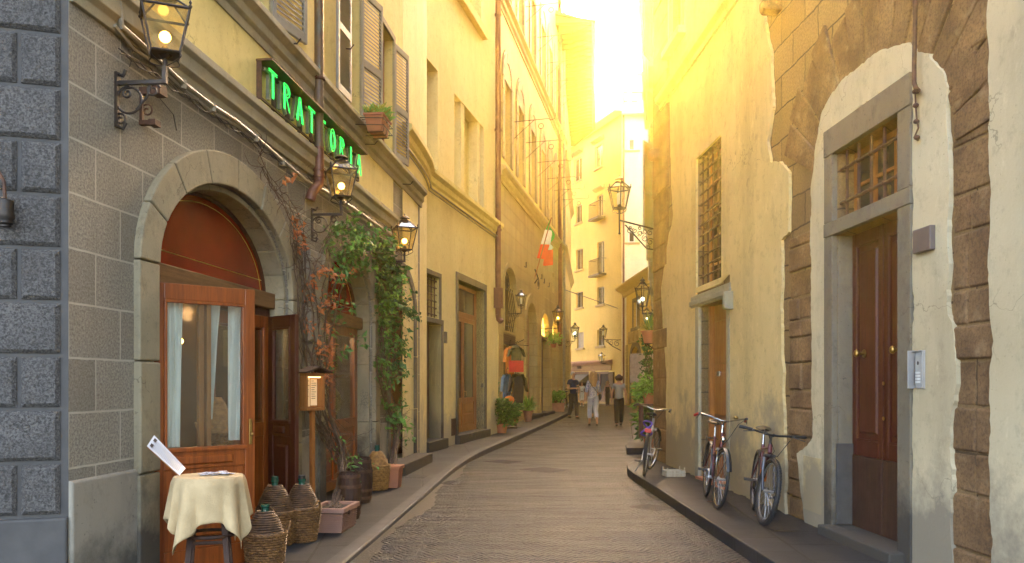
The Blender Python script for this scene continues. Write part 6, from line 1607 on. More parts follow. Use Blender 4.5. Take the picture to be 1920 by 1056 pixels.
# right side beyond the corner
q = gpos(1213, 590, 0)
def at(px, py, y): return Vector(((px-960)/F*y, y, CH+(HZ-py)*y/F))
bq = at(1219, 644, 16.2); t = blades('hanging_planter', 'terracotta planter with spiky grass on an iron bracket above the street, right', bq, .2, .3, 150, [(X['leaf'], .6), (X['ygleaf'], .4)], pot=(X['terra'], .17, .24), ln=.42, wd=.02)
f = MB(); f.tube([(.5, 0, -.0), (-.12, 0, -.0)], .012, 5); f.tube([(.5, 0, -.4), (-.05, 0, -.02)], .012, 5); f.build('bracket', X['iron'], t)
random.seed(31)
t = thing('trailing_creeper', 'leafy creeper hanging down the corner from the planter to the pots, right', 'climbing plant', at(1222, 690, 16.5)); mb = MB(); f = MB(); mb2 = MB()
for k in range(7):
    x = random.uniform(-.11, .12); pts = [(x+random.uniform(-.05,.05), random.uniform(-.2,.4), .55-.22*i) for i in range(8)]; f.tube(pts, .006, 4)
    for p_ in pts:
        for i in range(12): leaf_quads(mb if i % 3 else mb2, Vector(p_)+rv(.08), rv(), .08, .045)
f.build('stem', X['stem'], t); mb.build('foliage', X['leafd'], t, recalc=False); mb2.build('foliage', X['leaf'], t, recalc=False)
w_ = at(1217, 757, 15.9); bush('potted_shrub', 'light green fern-like plant in a clay pot on a ledge by the far right corner', 'potted plant', w_, .28, .30, 420, .13, [(X['leafb'], .7), (X['leaf'], .3)], pot=(X['terra'], .13, .2, 'round'), up=.2)
p_ = gpos(1213, 838, .13)
bush('potted_shrub', 'large mid green shrub spreading over the pavement beyond the first bicycle', 'potted plant', Vector((3.02, 18.6, .13)), .34, .95, 700, .17, [(X['leaf'], .6), (X['leafb'], .4)], pot=(X['terra'], .2, .35, 'round'), clump=20)
bush('potted_shrub', 'low dark broad-leaved shrub at the foot of the far right corner', 'potted plant', Vector((2.82, 17.0, .12)), .26, .6, 380, .16, [(X['leafd'], .5), (X['leaf'], .5)], pot=(X['terra'], .16, .22, 'round'), clump=16, wid=.6)
f = MB(); f.box(-.25, .25, -.2, .2, .60, .64)
for a in (-.2, .2):
    for b in (-.15, .15): f.box(a-.02, a+.02, b-.02, b+.02, 0, .6)
o = f.build('plant_stand', X['rust'], None); o.location = (w_.x+.05, w_.y, w_.z-.64); tag(o, 'small iron plant stand carrying the fern pot by the right corner', 'plant stand')
# notice panel by the far arched door
q = RBW.p(1209, 685, -.4); t = MB(); t.box(-.9, .9, -.03, .03, -.95, .65); o = t.build('notice_panel', simple('pale_panel', (.55,.5,.48), rough=.6, bump=0), None); o.location = RBW.w(q[0], -.4, q[1]); o.rotation_euler.z = RBW.rot + R(50); tag(o, 'pale lilac notice panel beside the arched door of the crest house', 'notice')

# wooden crate
q = gpos(1263, 893, SR); t = thing('wooden_crate', 'small empty slatted wooden crate on the right pavement by the wall', 'crate', (q.x, q.y, SR), R(8))
f = MB(); W_, D_, H_ = .135, .115, .10
for s_ in (-1, 1):
    for z in (.008, .052): f.box(-W_, W_, s_*D_-.004, s_*D_+.004, z, z+.036)
    for z in (.008, .052): f.box(s_*W_-.004, s_*W_+.004, -D_+.004, D_-.004, z, z+.036)
f.box(-W_+.004, W_-.004, -D_+.004, D_-.004, 0, .006)
f.build('slats', X['grey_wood'], t)
for s_ in (-1, 1):
    for r_ in (-1, 1): f = MB(); f.box(s_*(W_-.018), s_*(W_-.004), r_*(D_-.018), r_*(D_-.004), 0, .13); f.build('corner_post', X['grey_wood'], t)

# ---------------------------------------------------------------- flag
q = L3.p(1002, 522); wo = L3.w(q[0], 0, q[1]); t = thing('national_flag', 'green, white and red flag hanging from a slanted pole on the arched palace', 'flag', wo, L3.rot)
tip = L3.p(1034, 405, -1.15); tipv = Vector((tip[0]-q[0], -1.15, tip[1]-q[1]))
y_f = 30.6; mk = lambda px, py: (Matrix.Rotation(-L3.rot, 4, 'Z') @ (at(px, py, wo.y-.45) - wo))
p_b, p_t = mk(1003, 520), mk(1034, 408)
f = MB(); f.tube([(0, 0, 0), tuple(p_b*1.0), tuple(p_t)], .022, 6); f.build('pole', X['orange_wood'], t)
f = MB()
for s_ in (-1, 1): scroll(f, (-.05, .25*s_), .22, 1.2, -.06+.1*s_, R(90), s_, .025, .4, 16, plane='xz')
f.tube([(0, 0, -.2), (0, -.15, 0), (0, -.02, .35)], .03, 6); f.build('holder', X['iron'], t)
tri = [('green_field', (.03,.28,.06), (1034, 409), (1027, 431), (1036, 462), (1036.5, 438)), ('white_field', (.75,.73,.66), (1027, 431), (1019, 457), (1028.5, 469), (1036, 462)), ('red_field', (.75,.10,.02), (1019, 457), (1011, 485), (1025, 502), (1032, 497))]
cl_ = [[(1033.5,408),(1035,430),(1036,450),(1035.5,464)],[(1026,430),(1030,432),(1031,446),(1035.5,464)],[(1018,458),(1026,459),(1027,470),(1032,468)],[(1011,484),(1017,487),(1024,499),(1032,497)]]
for i, (nm, c_) in enumerate((('green_field', (.03,.34,.03)), ('white_field', (.72,.70,.62)), ('red_field', (.80,.05,.01)))):
    f = MB(); r0_, r1_ = cl_[i], cl_[i+1]; 
    def fn(u, v, r0_=r0_, r1_=r1_):
        def L_(r, u): k = min(int(u*3), 2); w_ = u*3-k; return (r[k][0]*(1-w_)+r[k+1][0]*w_, r[k][1]*(1-w_)+r[k+1][1]*w_)
        a, b = L_(r0_, u), L_(r1_, u); p = mk(a[0]*(1-v)+b[0]*v, a[1]*(1-v)+b[1]*v); return (p.x, p.y + .10*math.sin(u*9+i), p.z)
    f.grid(fn, 14, 8); f.build(nm, simple(nm, c_, tuple(x*.85 for x in c_), .8, bump=0), t, smooth=True, recalc=False, solid=.006)

# ---------------------------------------------------------------- clothes stand in front of the shop
def hanging_coat(name, label, cat, loc, w, h, m, sleeve=.5, hood=False, rz=0, dpt=.14):
    t = thing(name, label, cat, loc, rz)
    f = MB(); pts = [(-.3*w, -h), (.3*w, -h), (.34*w, -h*.5), (.36*w, -h*.25), (.5*w, -h*sleeve), (.64*w, -h*sleeve-.02), (.5*w, -.12*h), (.14*w, 0), (-.14*w, 0), (-.5*w, -.12*h), (-.64*w, -h*sleeve-.02), (-.5*w, -h*sleeve), (-.36*w, -h*.25), (-.34*w, -h*.5)]
    f.prism(pts, -dpt/2, dpt/2); f.build('garment', m, t, smooth=True, bevel=.03)
    if hood: f = MB(); f.ball((0, .02, -.02), .16*w/.6, 10, (1.2, .8, .8)); f.build('hood', m, t, smooth=True)
    f = MB(); f.tube([(-.3*w, 0, -.03), (0, 0, .03), (.3*w, 0, -.03)], .012, 5); f.tube([(0, 0, .03), (0, 0, .16), (.04, 0, .2), (.06, 0, .16)], .010, 5); f.build('hanger', X['iron'], t); return t
cy_ = 25.6
X['olive'] = simple('olive_cloth', (.085,.08,.03), (.06,.055,.022), .9, sc=12, bump=.3); X['brownc'] = simple('dark_brown_cloth', (.035,.025,.016), (.05,.035,.02), .9, sc=9, bump=.3)
X['denim'] = simple('denim', (.09,.15,.20), (.06,.10,.15), .9, sc=14, bump=.3); X['orange'] = simple('orange_cloth', (.5,.16,.02), (.4,.10,.02), .9, bump=.2); X['redc'] = simple('red_cloth', (.45,.02,.015), (.3,.015,.012), .8, bump=.2)
hanging_coat('hooded_jacket', 'olive green hooded jacket hanging at the top of the clothes display', 'jacket', at(968, 652, cy_), .46, .48, X['olive'], .55, True, R(20))
hanging_coat('dark_coat', 'dark brown coat hanging lowest in front of the shop', 'coat', at(971, 702, cy_-.3), .50, .85, X['brownc'], .6, False, R(20))
hanging_coat('denim_shirt', 'faded blue denim shirt hanging at the left of the clothes display', 'shirt', at(950, 702, cy_+.2), .34, .85, X['denim'], .6, False, R(40))
hanging_coat('orange_shirt', 'orange shirt hanging behind the red board at the shop front', 'shirt', at(956, 650, cy_+.6), .44, .95, X['orange'], .5, False, R(50))
f = MB(); f.box(-.22, .22, -.02, .02, -.17, .17); o = f.build('red_board', X['red'], None, bevel=.004); o.location = at(968, 687, cy_-.35); o.rotation_euler.z = R(12); tag(o, 'plain bright red rectangular board hanging between the two jackets', 'board')
f = MB(); f.tube([(0, 0, 0), (0, 0, 2.5), (.25, -.2, 2.62)], .014, 6); f.tube([(-.3, 0, 2.5), (.4, 0, 2.45)], .012, 6); f.lathe([(.2, 0), (.2, .02)], 16); o = f.build('clothes_stand', X['iron'], None); sp_ = at(966, 640, cy_+.1); o.location = (sp_.x, sp_.y, .12); tag(o, 'thin iron clothes stand behind the hanging jackets', 'clothes stand')
for px, py, m, lb, r_ in ((955, 750, X['orange'], 'orange handbag, top of the bags beside the dark shrub', .13), (957, 772, X['redc'], 'red leather handbag below the orange one', .15), (961, 790, X['redc'], 'small red bag resting lowest in the bag display', .13)):
    w_ = at(px, py, 24.6); t = thing('handbag', lb, 'bag', w_, R(20), 'bags beside the clothes'); f = MB(); f.ball((0, 0, 0), r_, 10, (1.2, .6, .95)); f.build('body', m, t, smooth=True); f = MB(); f.tube([(-.08, 0, r_*.7), (-.06, 0, r_*1.5), (.06, 0, r_*1.5), (.08, 0, r_*.7)], .012, 5); f.build('handle', X['brownc'], t)
w_ = at(957, 780, 24.8); f = MB(); f.box(-.2, .2, -.14, .14, 0, .05)
for z in (.45, .85): f.box(-.18, .18, -.12, .12, z-.02, z)
for a in (-.17, .17): f.box(a-.012, a+.012, -.012, .012, 0, 1.0)
o = f.build('bag_rack', X['iron'], None); o.location = (w_.x, w_.y+.1, .12); tag(o, 'narrow rack carrying the orange and red bags', 'rack')
f = MB(); f.tube([tuple(L4.w(1.5, 0, L4.h(1070, 580))), tuple(FA.w(LF-.5, 0, FA.h(1160, 578)))], .02, 4); o = f.build('street_wire', X['dcable'], None); tag(o, 'thin wire strung across the end of the street', 'wire')
# the lamps inside the restaurant light its rooms
for k, (px, d) in enumerate(((350, 1.3), (430, 1.0), (560, 1.2), (660, .9))):
    pl_ = bpy.data.lights.new('room_lamp', 'POINT'); pl_.energy = 4; pl_.color = (1, .55, .22); pl_.shadow_soft_size = .08
    po = bpy.data.objects.new('room_lamp', pl_); COL.objects.link(po); po.location = L1.w(L1.s(px, d), d, 2.2)
# ---------------------------------------------------------------- bicycles
X['darkalu'] = simple('dark_alloy', (.12,.12,.13), (.08,.08,.09), .35, metal=.7, bump=0)
def bicycle(name, label, loc, heading, lean, kind, steer=0, S=1.0, mframe=None, extras=()):
    """local: x forward, z up, origin on the ground under the bottom bracket"""
    t = thing(name, label, 'bicycle', loc, rot=(0, 0, 0))
    t.rotation_euler = (Matrix.Rotation(heading, 4, 'Z') @ Matrix.Rotation(lean, 4, 'X')).to_euler(); t.scale = (S, S, S)
    rw = .335; wb = 1.04; rx_, fx = -.43, .61; mf = mframe or X['blackp']
    tr_ = .026 if kind == 'mtb' else .017
    def wheel(parent, cx, cz, name='wheel'):
        w_ = MB(); n = 40; w_.tube([(cx+(rw-tr_)*math.cos(2*math.pi*i/n), 0, cz+(rw-tr_)*math.sin(2*math.pi*i/n)) for i in range(n)], tr_, 8, closed=True)
        if kind == 'mtb':
            for i in range(64):
                a = 2*math.pi*i/64
                for y in (-.016, 0, .016):
                    r_ = rw-.004 if y == 0 else rw-.012; c_, s_ = math.cos(a+(y and .04)), math.sin(a+(y and .04)); w_.box(cx+r_*c_-.007, cx+r_*c_+.007, y-.005, y+.005, cz+r_*s_-.007, cz+r_*s_+.007)
        ty_ = w_.build('wheel', X['black'], parent, smooth=kind != 'mtb')
        w_ = MB(); w_.tube([(cx+(rw-tr_*2-.006)*math.cos(2*math.pi*i/n), 0, cz+(rw-tr_*2-.006)*math.sin(2*math.pi*i/n)) for i in range(n)], .010, 6, closed=True); w_.build('rim', X['chrome'] if kind != 'mtb' else X['alu'], ty_, smooth=True)
        w_ = MB()
        for i in range(28): a = 2*math.pi*i/28; s_ = .02 if i % 2 else -.02; w_.tube([(cx+.02*math.cos(a+1.2*(1 if i % 4 < 2 else -1)), s_, cz+.02*math.sin(a+1.2*(1 if i % 4 < 2 else -1))), (cx+(rw-.045)*math.cos(a), 0, cz+(rw-.045)*math.sin(a))], .0012, 3, cap=False)
        w_.build('spoke', X['alu'], ty_)
        w_ = MB(); w_.tube([(cx, -.05, cz), (cx, .05, cz)], .016, 8); w_.build('hub', X['alu'], ty_); return ty_
    wheel(t, rx_, rw)
    bb = Vector((0, 0, .29)); seat = Vector((-.17, 0, .76 if kind != 'mtb' else .74)); ht = Vector((.40, 0, .84 if kind != 'mtb' else .78)); hb = Vector((.435, 0, .70 if kind == 'mtb' else .68)); ra = Vector((rx_, 0, rw))
    f = MB(); r_ = .019 if kind == 'mtb' else .015
    f.tube([bb, hb], r_*1.1, 8); f.tube([bb, seat], r_, 8)
    if kind == 'step': f.tube([seat*.55+bb*.45, (seat+hb)*.5+Vector((0,0,-.16)), hb+Vector((0,0,.06))], r_, 8)
    else: f.tube([seat-Vector((0,0,.05)), ht-Vector((0,0,.03))], r_, 8)
    f.tube([hb, ht], r_*1.25, 8)
    for s_ in (-1, 1): f.tube([bb+Vector((0,.03*s_,0)), ra+Vector((0,.055*s_,0))], .010, 6); f.tube([seat-Vector((0,0,.06)), ra+Vector((0,.055*s_,0))], .009, 6)
    f.build('frame', mf, t, smooth=True)
    f = MB(); f.tube([seat, seat+(seat-bb).normalized()*.14], .013, 8); f.build('seat_post', X['chrome'], t)
    sp_ = seat+(seat-bb).normalized()*.15; f = MB()
    def sfn(u, v):
        a = 2*math.pi*v; L = u; wd = .075*(1-L)**.6+.018 if L > .0 else .07; wd *= (min(1, L*6+.35)); x = sp_.x-.13+.27*L; return (x, wd*math.cos(a), sp_.z+.02+.028*math.sin(a)*(1-.4*L)+.015*(1-L)**2)
    f.grid(sfn, 12, 12); f.build('saddle', X['blackp'], t, smooth=True)
    f = MB(); n = 22; f.tube([(.095*math.cos(2*math.pi*i/n), -.055, .29+.095*math.sin(2*math.pi*i/n)) for i in range(n)], .006, 5, closed=True)
    for i in range(5): a = 2*math.pi*i/5; f.tube([(0, -.055, .29), (.09*math.cos(a), -.055, .29+.09*math.sin(a))], .006, 4)
    ca = R(35); f.tube([(0, -.075, .29), (.165*math.cos(ca), -.085, .29+.165*math.sin(ca))], .011, 6); f.tube([(0, .075, .29), (-.165*math.cos(ca), .085, .29-.165*math.sin(ca))], .011, 6); f.tube([(0, -.08, .29), (0, .08, .29)], .02, 8)
    ck = f.build('crank', X['alu'] if kind != 'mtb' else X['blackp'], t)
    for s_ in (-1, 1): f = MB(); px_, pz_ = -s_*.165*math.cos(ca), .29-s_*.165*math.sin(ca); f.box(px_-.045, px_+.045, s_*.095, s_*.19, pz_-.013, pz_+.013); f.box(px_-.049, px_-.045, s_*.11, s_*.17, pz_-.01, pz_+.01); f.build('pedal', X['black'], ck, bevel=.003)
    f = MB(); f.tube([(rx_, -.055, rw+.035), (0, -.055, .385)], .005, 4); f.tube([(rx_, -.055, rw-.035), (0, -.055, .195)], .005, 4); f.lathe([(.035, -.004), (.035, .004)], 14); 
    f.build('chain', X['rust'], t)
    # steering assembly about the head tube
    ax = (ht-hb).normalized(); St = bpy.data.objects.new('fork', None)
    Ms = Matrix.Translation(hb) @ Matrix.Rotation(steer, 4, ax) @ Matrix.Translation(-hb)
    def sb(mb, name, m, parent=None, **kw):
        mb.xf(Ms) if parent is None else mb.xf(Ms); return mb.build(name, m, parent or t, **kw)
    fa = Vector((fx, 0, rw)); f = MB(); cr_ = hb-ax*.03
    for s_ in (-1, 1):
        if kind == 'mtb': f.tube([cr_+Vector((.02,.055*s_,-.02)), cr_+Vector((.05,.058*s_,-.14))], .019, 8); f.tube([cr_+Vector((.05,.058*s_,-.14)), fa+Vector((0,.055*s_,0))], .014, 8)
        else: f.tube([cr_+Vector((0,.035*s_,0)), cr_+Vector((.06,.05*s_,-.2)), fa+Vector((0,.05*s_,0))], [.013, .012, .008], 6)
    f.tube([cr_+Vector((0,-.06,0)), cr_+Vector((0,.06,0))], .018, 8)
    fk = sb(f, 'fork', X['darkalu'] if kind == 'mtb' else X['chrome'], smooth=True)
    # front wheel
    nb = len(bpy.data.objects); w0 = wheel(t, fx, rw)
    for o in [w0] + children(w0):
        me = o.data
        for v in me.vertices: v.co = Ms @ v.co
    st_ = ht+ax*.09; f = MB(); f.tube([ht, st_], .014, 8)
    if kind == 'mtb': f.tube([st_, st_+Vector((.09,0,.02))], .018, 8); bc = st_+Vector((.09,0,.02)); bar = [(bc.x-.05, -.33, bc.z+.03), (bc.x-.02, -.2, bc.z+.02), (bc.x, -.05, bc.z), (bc.x, .05, bc.z), (bc.x-.02, .2, bc.z+.02), (bc.x-.05, .33, bc.z+.03)]
    else: f.tube([st_, st_+Vector((.05,0,.05))], .013, 8); bc = st_+Vector((.05,0,.05)); bar = [(bc.x-.22, -.29, bc.z+.02), (bc.x-.10, -.27, bc.z+.05), (bc.x-.0, -.15, bc.z+.03), (bc.x+.02, -.04, bc.z-.0), (bc.x+.02, .04, bc.z-.0), (bc.x, .15, bc.z+.03), (bc.x-.10, .27, bc.z+.05), (bc.x-.22, .29, bc.z+.02)]
    f.tube(bar, .011, 8); hbm = sb(f, 'handlebar', X['blackp'] if kind == 'mtb' else X['chrome'], smooth=True)
    for s_ in (0, -1):
        e0, e1 = (Vector(bar[0]), Vector(bar[1])) if s_ == 0 else (Vector(bar[-1]), Vector(bar[-2])); d_ = (e1-e0).normalized(); f = MB(); f.tube([e0-d_*.01, e0+d_*.12], .017, 8); sb(f, 'grip', X['red'] if 'redgrip' in extras else X['black'], hbm)
        f = MB(); yb = e0.y*.6; f.tube([e0+d_*.13+Vector((.02,0,-.01)), e0+d_*.02+Vector((.07,0,-.035))], .005, 5); f.box(*(sorted((e0+d_*.13)[0:1])[0]-.008, (e0+d_*.13)[0]+.016), (e0+d_*.13)[1]-.012, (e0+d_*.13)[1]+.012, (e0+d_*.13)[2]-.014, (e0+d_*.13)[2]+.010); sb(f, 'brake_lever', X['darkalu'], hbm)
    f = MB(); f.tube([bar[1], (bc.x+.14, -.1, bc.z+.02), (bc.x+.12, 0, bc.z-.15), tuple(cr_+Vector((.03,0,0)))], .004, 5); f.tube([bar[-2], (bc.x+.16, .12, bc.z-.02), (bc.x+.08, .05, bc.z-.2), tuple(hb)], .004, 5); sb(f, 'brake_cable', X['black'])
    if 'fender' in extras:
        for cx, a0, a1, st2 in ((rx_, -10, 190, False), (fx, 20, 150, True)):
            f = MB(); n = 18; vs = []
            for i in range(n+1):
                a = R(a0+(a1-a0)*i/n)
                for y, r2_ in ((-.028, rw+.012), (0, rw+.022), (.028, rw+.012)): vs.append((cx+r2_*math.cos(a), y, rw+r2_*math.sin(a)))
            f.add(vs, [(3*i+k, 3*i+k+1, 3*i+k+4, 3*i+k+3) for i in range(n) for k in (0, 1)])
            for s_ in (-1, 1): a = R(a1-10 if not st2 else a0+20); f.tube([(cx, .05*s_, rw), (cx+(rw+.01)*math.cos(a), .03*s_, rw+(rw+.01)*math.sin(a))], .003, 4)
            if st2: f.xf(Ms)
            f.build('mudguard', X['blackp'], t, recalc=False, solid=.002)
    if 'rack' in extras:
        f = MB(); 
        for s_ in (-1, 1): f.tube([(seat.x-.03, .04*s_, rw*2+.06), (rx_-.18, .05*s_, rw*2+.06)], .005, 5); f.tube([(rx_, .055*s_, rw), (rx_-.06, .055*s_, rw*2+.06)], .005, 5)
        for x in (-.3, -.4, -.5): f.tube([(x, -.05, rw*2+.06), (x, .05, rw*2+.06)], .004, 4)
        f.build('rear_rack', X['black'], t)
    if 'light' in extras: f = MB(); f.ball(tuple(cr_+Vector((.06, 0, .12))), .035, 8); sb(f, 'headlight', X['chrome'], smooth=True)
    if 'bell' in extras: f = MB(); f.ball((bc.x-.03, .13, bc.z+.05), .03, 8, (1,1,.7)); sb(f, 'bell', X['brass'], smooth=True)
    if 'tail' in extras: f = MB(); f.box(rx_-.24, rx_-.2, -.05, .05, rw*2+.0, rw*2+.06); f.build('tail_light', X['red'], t, bevel=.008)
    if 'bottle' in extras: f = MB(); f.lathe([(.03, .0), (.035, .02), (.035, .14), (.02, .17), (.02, .19)], 12, (.12, 0, .38)); f.build('bottle_cage', X['orange'], t)
    if 'lock' in extras:
        f = MB(); X['purple'] = simple('purple_lock', (.09,.05,.35), rough=.5, bump=0)
        f.tube([(rx_-.06+.15*math.cos(a)+.02*math.sin(a*3), .07*math.sin(a*2)+.03, .72+.11*math.sin(a)) for a in [2*math.pi*i/40 for i in range(40)]], .014, 6, closed=True); f.build('cable_lock', X['purple'], t, smooth=True)
    # kickstand
    f = MB(); f.tube([(-.05, .05, .27), (-.12, .17, .01)], .008, 5); f.build('kickstand', X['alu'], t); return t
def place_bike(rear, front, **kw):
    d = Vector((front.x-rear.x, front.y-rear.y)); hd = math.atan2(d.y, d.x); S = kw.get('S', 1); o = rear + Vector((math.cos(hd)*.43*S, math.sin(hd)*.43*S, 0)); o.z = rear.z
    return bicycle(loc=o, heading=hd, **kw)
# mountain bike: front wheel towards us
r_, f_ = gpos(1413, 958, SR), gpos(1431.5, 987, SR)
X['darkred'] = simple('dark_red_paint', (.10,.012,.015), (.07,.01,.012), .3, bump=0)
def bk(front_px, rear_dir, S):
    f = gpos(*front_px, SR); return f
def place_by_front(front, head_deg, S, rev=False, **kw):
    h = R(head_deg); d = Vector((math.cos(h), math.sin(h), 0))
    o = front - d*.61*S if not rev else front + d*.43*S; o.z = front.z
    return bicycle(loc=o, heading=h, S=S, **kw)
place_by_front(gpos(1433, 985, SR), -100, .95, name='bicycle', label='black mountain bicycle with knobbly tyres, nearest of the bikes leaning at the right wall', lean=R(-6), kind='mtb', steer=R(10), mframe=X['darkred'], extras=('bottle',))
place_by_front(gpos(1344, 955, SR), -96, .95, name='bicycle', label='dark red city bicycle with swept chrome handlebar and red grips by the doorway', lean=R(-6), kind='step', steer=R(5), mframe=X['darkred'], extras=('fender', 'rack', 'light', 'bell', 'redgrip'))
place_by_front(gpos(1208, 893, SR), 77, .95, rev=True, name='bicycle', label='silver city bicycle with purple lock and red tail light at the pavement end', lean=R(6), kind='step', steer=R(-14), mframe=X['alu'], extras=('fender', 'tail', 'lock'))
wq = on_walk_l(1063, 771); bicycle(name='bicycle', label='dark bicycle standing beside the man at the far left pavement', loc=wq, heading=R(60), lean=R(6), kind='city', S=1, extras=('fender',))

# ---------------------------------------------------------------- people
def skin_mesh(name, nodes, edges, m, parent=None, root=0, lv=2):
    me = bpy.data.meshes.new(name); me.from_pydata([n[0] for n in nodes], edges, []); me.update(); me.materials.append(m)
    o = bpy.data.objects.new(name, me); COL.objects.link(o); o.parent = parent
    o.modifiers.new('skin', 'SKIN'); sv = me.skin_vertices[0].data
    for i, n in enumerate(nodes): r = n[1]; sv[i].radius = r if isinstance(r, tuple) else (r, r); sv[i].use_root = (i == root)
    s_ = o.modifiers.new('sub', 'SUBSURF'); s_.levels = lv; s_.render_levels = lv
    for p in me.polygons: p.use_smooth = True
    o.modifiers['skin'].use_smooth_shade = True
    return o
X['skin'] = simple('skin', (.42,.22,.14), (.38,.19,.12), .55, bump=0)
def person(label, loc, rz, H, top, bottom, shoe, hair, hairlen=0, pose='walk', sleeve='short', legs='long', tunic=False, extras=(), group='people in the street', female=True, phase=1, arms=None):
    t = thing('person', label, 'person', loc, rz, group); k = H/1.72
    V = lambda x, y, z: Vector((x*k, y*k, z*k))
    st = .19*phase if pose == 'walk' else .03
    # facing +y locally; x to the person's right
    hip = .085; sh = .17 if female else .20
    lk, rk = V(-hip, st*.6+.03, .50), V(hip, -st*.1+.03, .50); la, ra = V(-hip-.0, st*1.0, .09), V(hip, -st*1.3, .11 if pose == 'walk' else .09)
    if arms == 'phone': le, re = V(-sh-.06, .02, 1.10), V(sh+.06, .02, 1.10); lh_, rh_ = V(-.07, .26, 1.10), V(.06, .27, 1.12)
    else: le, re = V(-sh-.05, -st*.4, 1.12), V(sh+.05, st*.4, 1.12); lh_, rh_ = V(-sh-.07, -st*.5+.08, .88), V(sh+.07, st*.6+.08, .88)
    nodes = [(V(0,0,.95), (.095*k, .075*k)), (V(0,0,1.10), (.09*k, .07*k)), (V(0,.0,1.28), (.14*k, .095*k)), (V(0,-.01,1.40), (.09*k, .07*k)), (V(0,0,1.49), .05*k), (V(0,.015,1.56), (.066*k, .078*k)), (V(0,.015,1.65), (.068*k, .082*k)), (V(0,.005,1.69), (.04*k,.05*k)),
             (V(-sh*.85,-.01,1.39), .055*k), (le, .038*k), (lh_*.5+le*.5, .034*k), (lh_, .023*k), (V(sh*.85,-.01,1.39), .055*k), (re, .038*k), (rh_*.5+re*.5, .034*k), (rh_, .023*k),
             (V(-hip,0,.86), .068*k), (lk, .045*k), (lk*.45+la*.55+V(0,-.02,0), .045*k), (la, .034*k), (la+V(0,.10,-.055), .028*k), (V(hip,0,.86), .068*k), (rk, .045*k), (rk*.45+ra*.55+V(0,-.02,0), .045*k), (ra, .034*k), (ra+V(0,.10,-.055), .028*k)]
    edges = [(0,1),(1,2),(2,3),(3,4),(4,5),(5,6),(6,7),(3,8),(8,9),(9,10),(10,11),(3,12),(12,13),(13,14),(14,15),(0,16),(16,17),(17,18),(18,19),(19,20),(0,21),(21,22),(22,23),(23,24),(24,25)]
    # hand: palm and fingers
    for base, hd, s_ in ((11, lh_, -1), (15, rh_, 1)):
        d = (hd - (le if base == 11 else re)).normalized(); pal = hd + d*.07*k; i0 = len(nodes); nodes.append((pal, (.030*k, .016*k))); edges.append((base, i0))
        side = d.cross(Vector((1,0,0))).normalized()
        for j, L_ in enumerate((.055, .065, .062, .050)):
            o_ = side*(j-1.5)*.018*k; a_ = len(nodes); nodes.append((pal+o_+d*L_*.55*k, .0085*k)); nodes.append((pal+o_+d*L_*k+Vector((-s_*.012*k,0,0)), .007*k)); edges += [(i0, a_), (a_, a_+1)]
        a_ = len(nodes); nodes.append((hd+d*.02*k+side*.038*k, .010*k)); nodes.append((hd+d*.055*k+side*.05*k, .008*k)); edges += [(base, a_), (a_, a_+1)]
    b = skin_mesh('body', nodes, edges, X['skin'], t)
    # face
    f = MB(); f.ball(tuple(V(0, .098, 1.60)), .014*k, 6, (.8, 1.2, 1.3)); f.ball(tuple(V(-.075, .01, 1.605)), .02*k, 6, (.4, .8, 1.2)); f.ball(tuple(V(.075, .01, 1.605)), .02*k, 6, (.4, .8, 1.2)); f.build('face', X['skin'], t, smooth=True)
    f = MB(); 
    for s_ in (-1, 1): f.ball(tuple(V(.028*s_, .088, 1.625)), .009*k, 6)
    f.box(*( -.02*k, .02*k), .083*k, .092*k, 1.555*k, 1.561*k); f.build('eye', X['ink'], t)
    # top
    hem = .92 if not tunic else .80; e = .014
    T_ = [(V(0,0,hem-.07), ((.155+e)*k, (.115+e)*k)), (V(0,0,1.10), ((.125+e)*k, (.095+e)*k)), (V(0,0,1.28), ((.145+e)*k, (.10+e)*k)), (V(0,-.01,1.40), ((.10+e)*k, (.075+e)*k)), (V(-sh*.85,-.01,1.385), .068*k), (V(sh*.85,-.01,1.385), .068*k)]
    E_ = [(0,1),(1,2),(2,3),(3,4),(3,5)]
    if sleeve == 'short': T_ += [(V(-sh*.85,-.01,1.385)*.45+le*.55, .060*k), (V(sh*.85,-.01,1.385)*.45+re*.55, .060*k)]; E_ += [(4,6),(5,7)]
    elif sleeve == 'half': T_ += [(le, .058*k), (re, .058*k)]; E_ += [(4,6),(5,7)]; T_ += [(le*.7+lh_*.3, .052*k), (re*.7+rh_*.3, .052*k)]; E_ += [(6,8),(7,9)]
    elif sleeve == 'none': T_[4] = (V(-.10,-.01,1.39), .035*k); T_[5] = (V(.10,-.01,1.39), .035*k)
    skin_mesh('shirt', T_, E_, top, t)
    if legs == 'skirt':
        f = MB(); f.lathe([(.15*k, .98*k), (.19*k, .75*k), (.21*k, .55*k)], 20, caps=False, sy=.75); f.build('skirt', bottom, t, smooth=True, recalc=False, solid=.01)
    else:
        end = {'long': 1.0, 'crop': .7, 'short': .2}[legs]; r_l = .068 if legs == 'long' else .072
        Lc = lambda kn, an, u: kn*(1-u)+an*u
        T_ = [(V(0,0,1.04), (.150*k, .118*k)), (V(-hip,-.01,.84), .105*k), (lk, .085*k), (Lc(lk, la, end*.6), .080*k), (Lc(lk, la, end), .068*k), (V(hip,-.01,.84), .105*k), (rk, .085*k), (Lc(rk, ra, end*.6), .080*k), (Lc(rk, ra, end), .068*k)]
        skin_mesh('trousers', T_, [(0,1),(1,2),(2,3),(3,4),(0,5),(5,6),(6,7),(7,8)], bottom, t)
    for a_ in (la, ra):
        f = MB(); f.ball(tuple(a_+V(0,.045,-.055)), .13*k, 8, (.38, 1.0, .30)); f.build('shoe', shoe, t, smooth=True)
    # hair
    f = MB(); f.ball(tuple(V(0, -.024, 1.655)), .094*k, 12, (.92, 1.0, .92)); hb_ = f
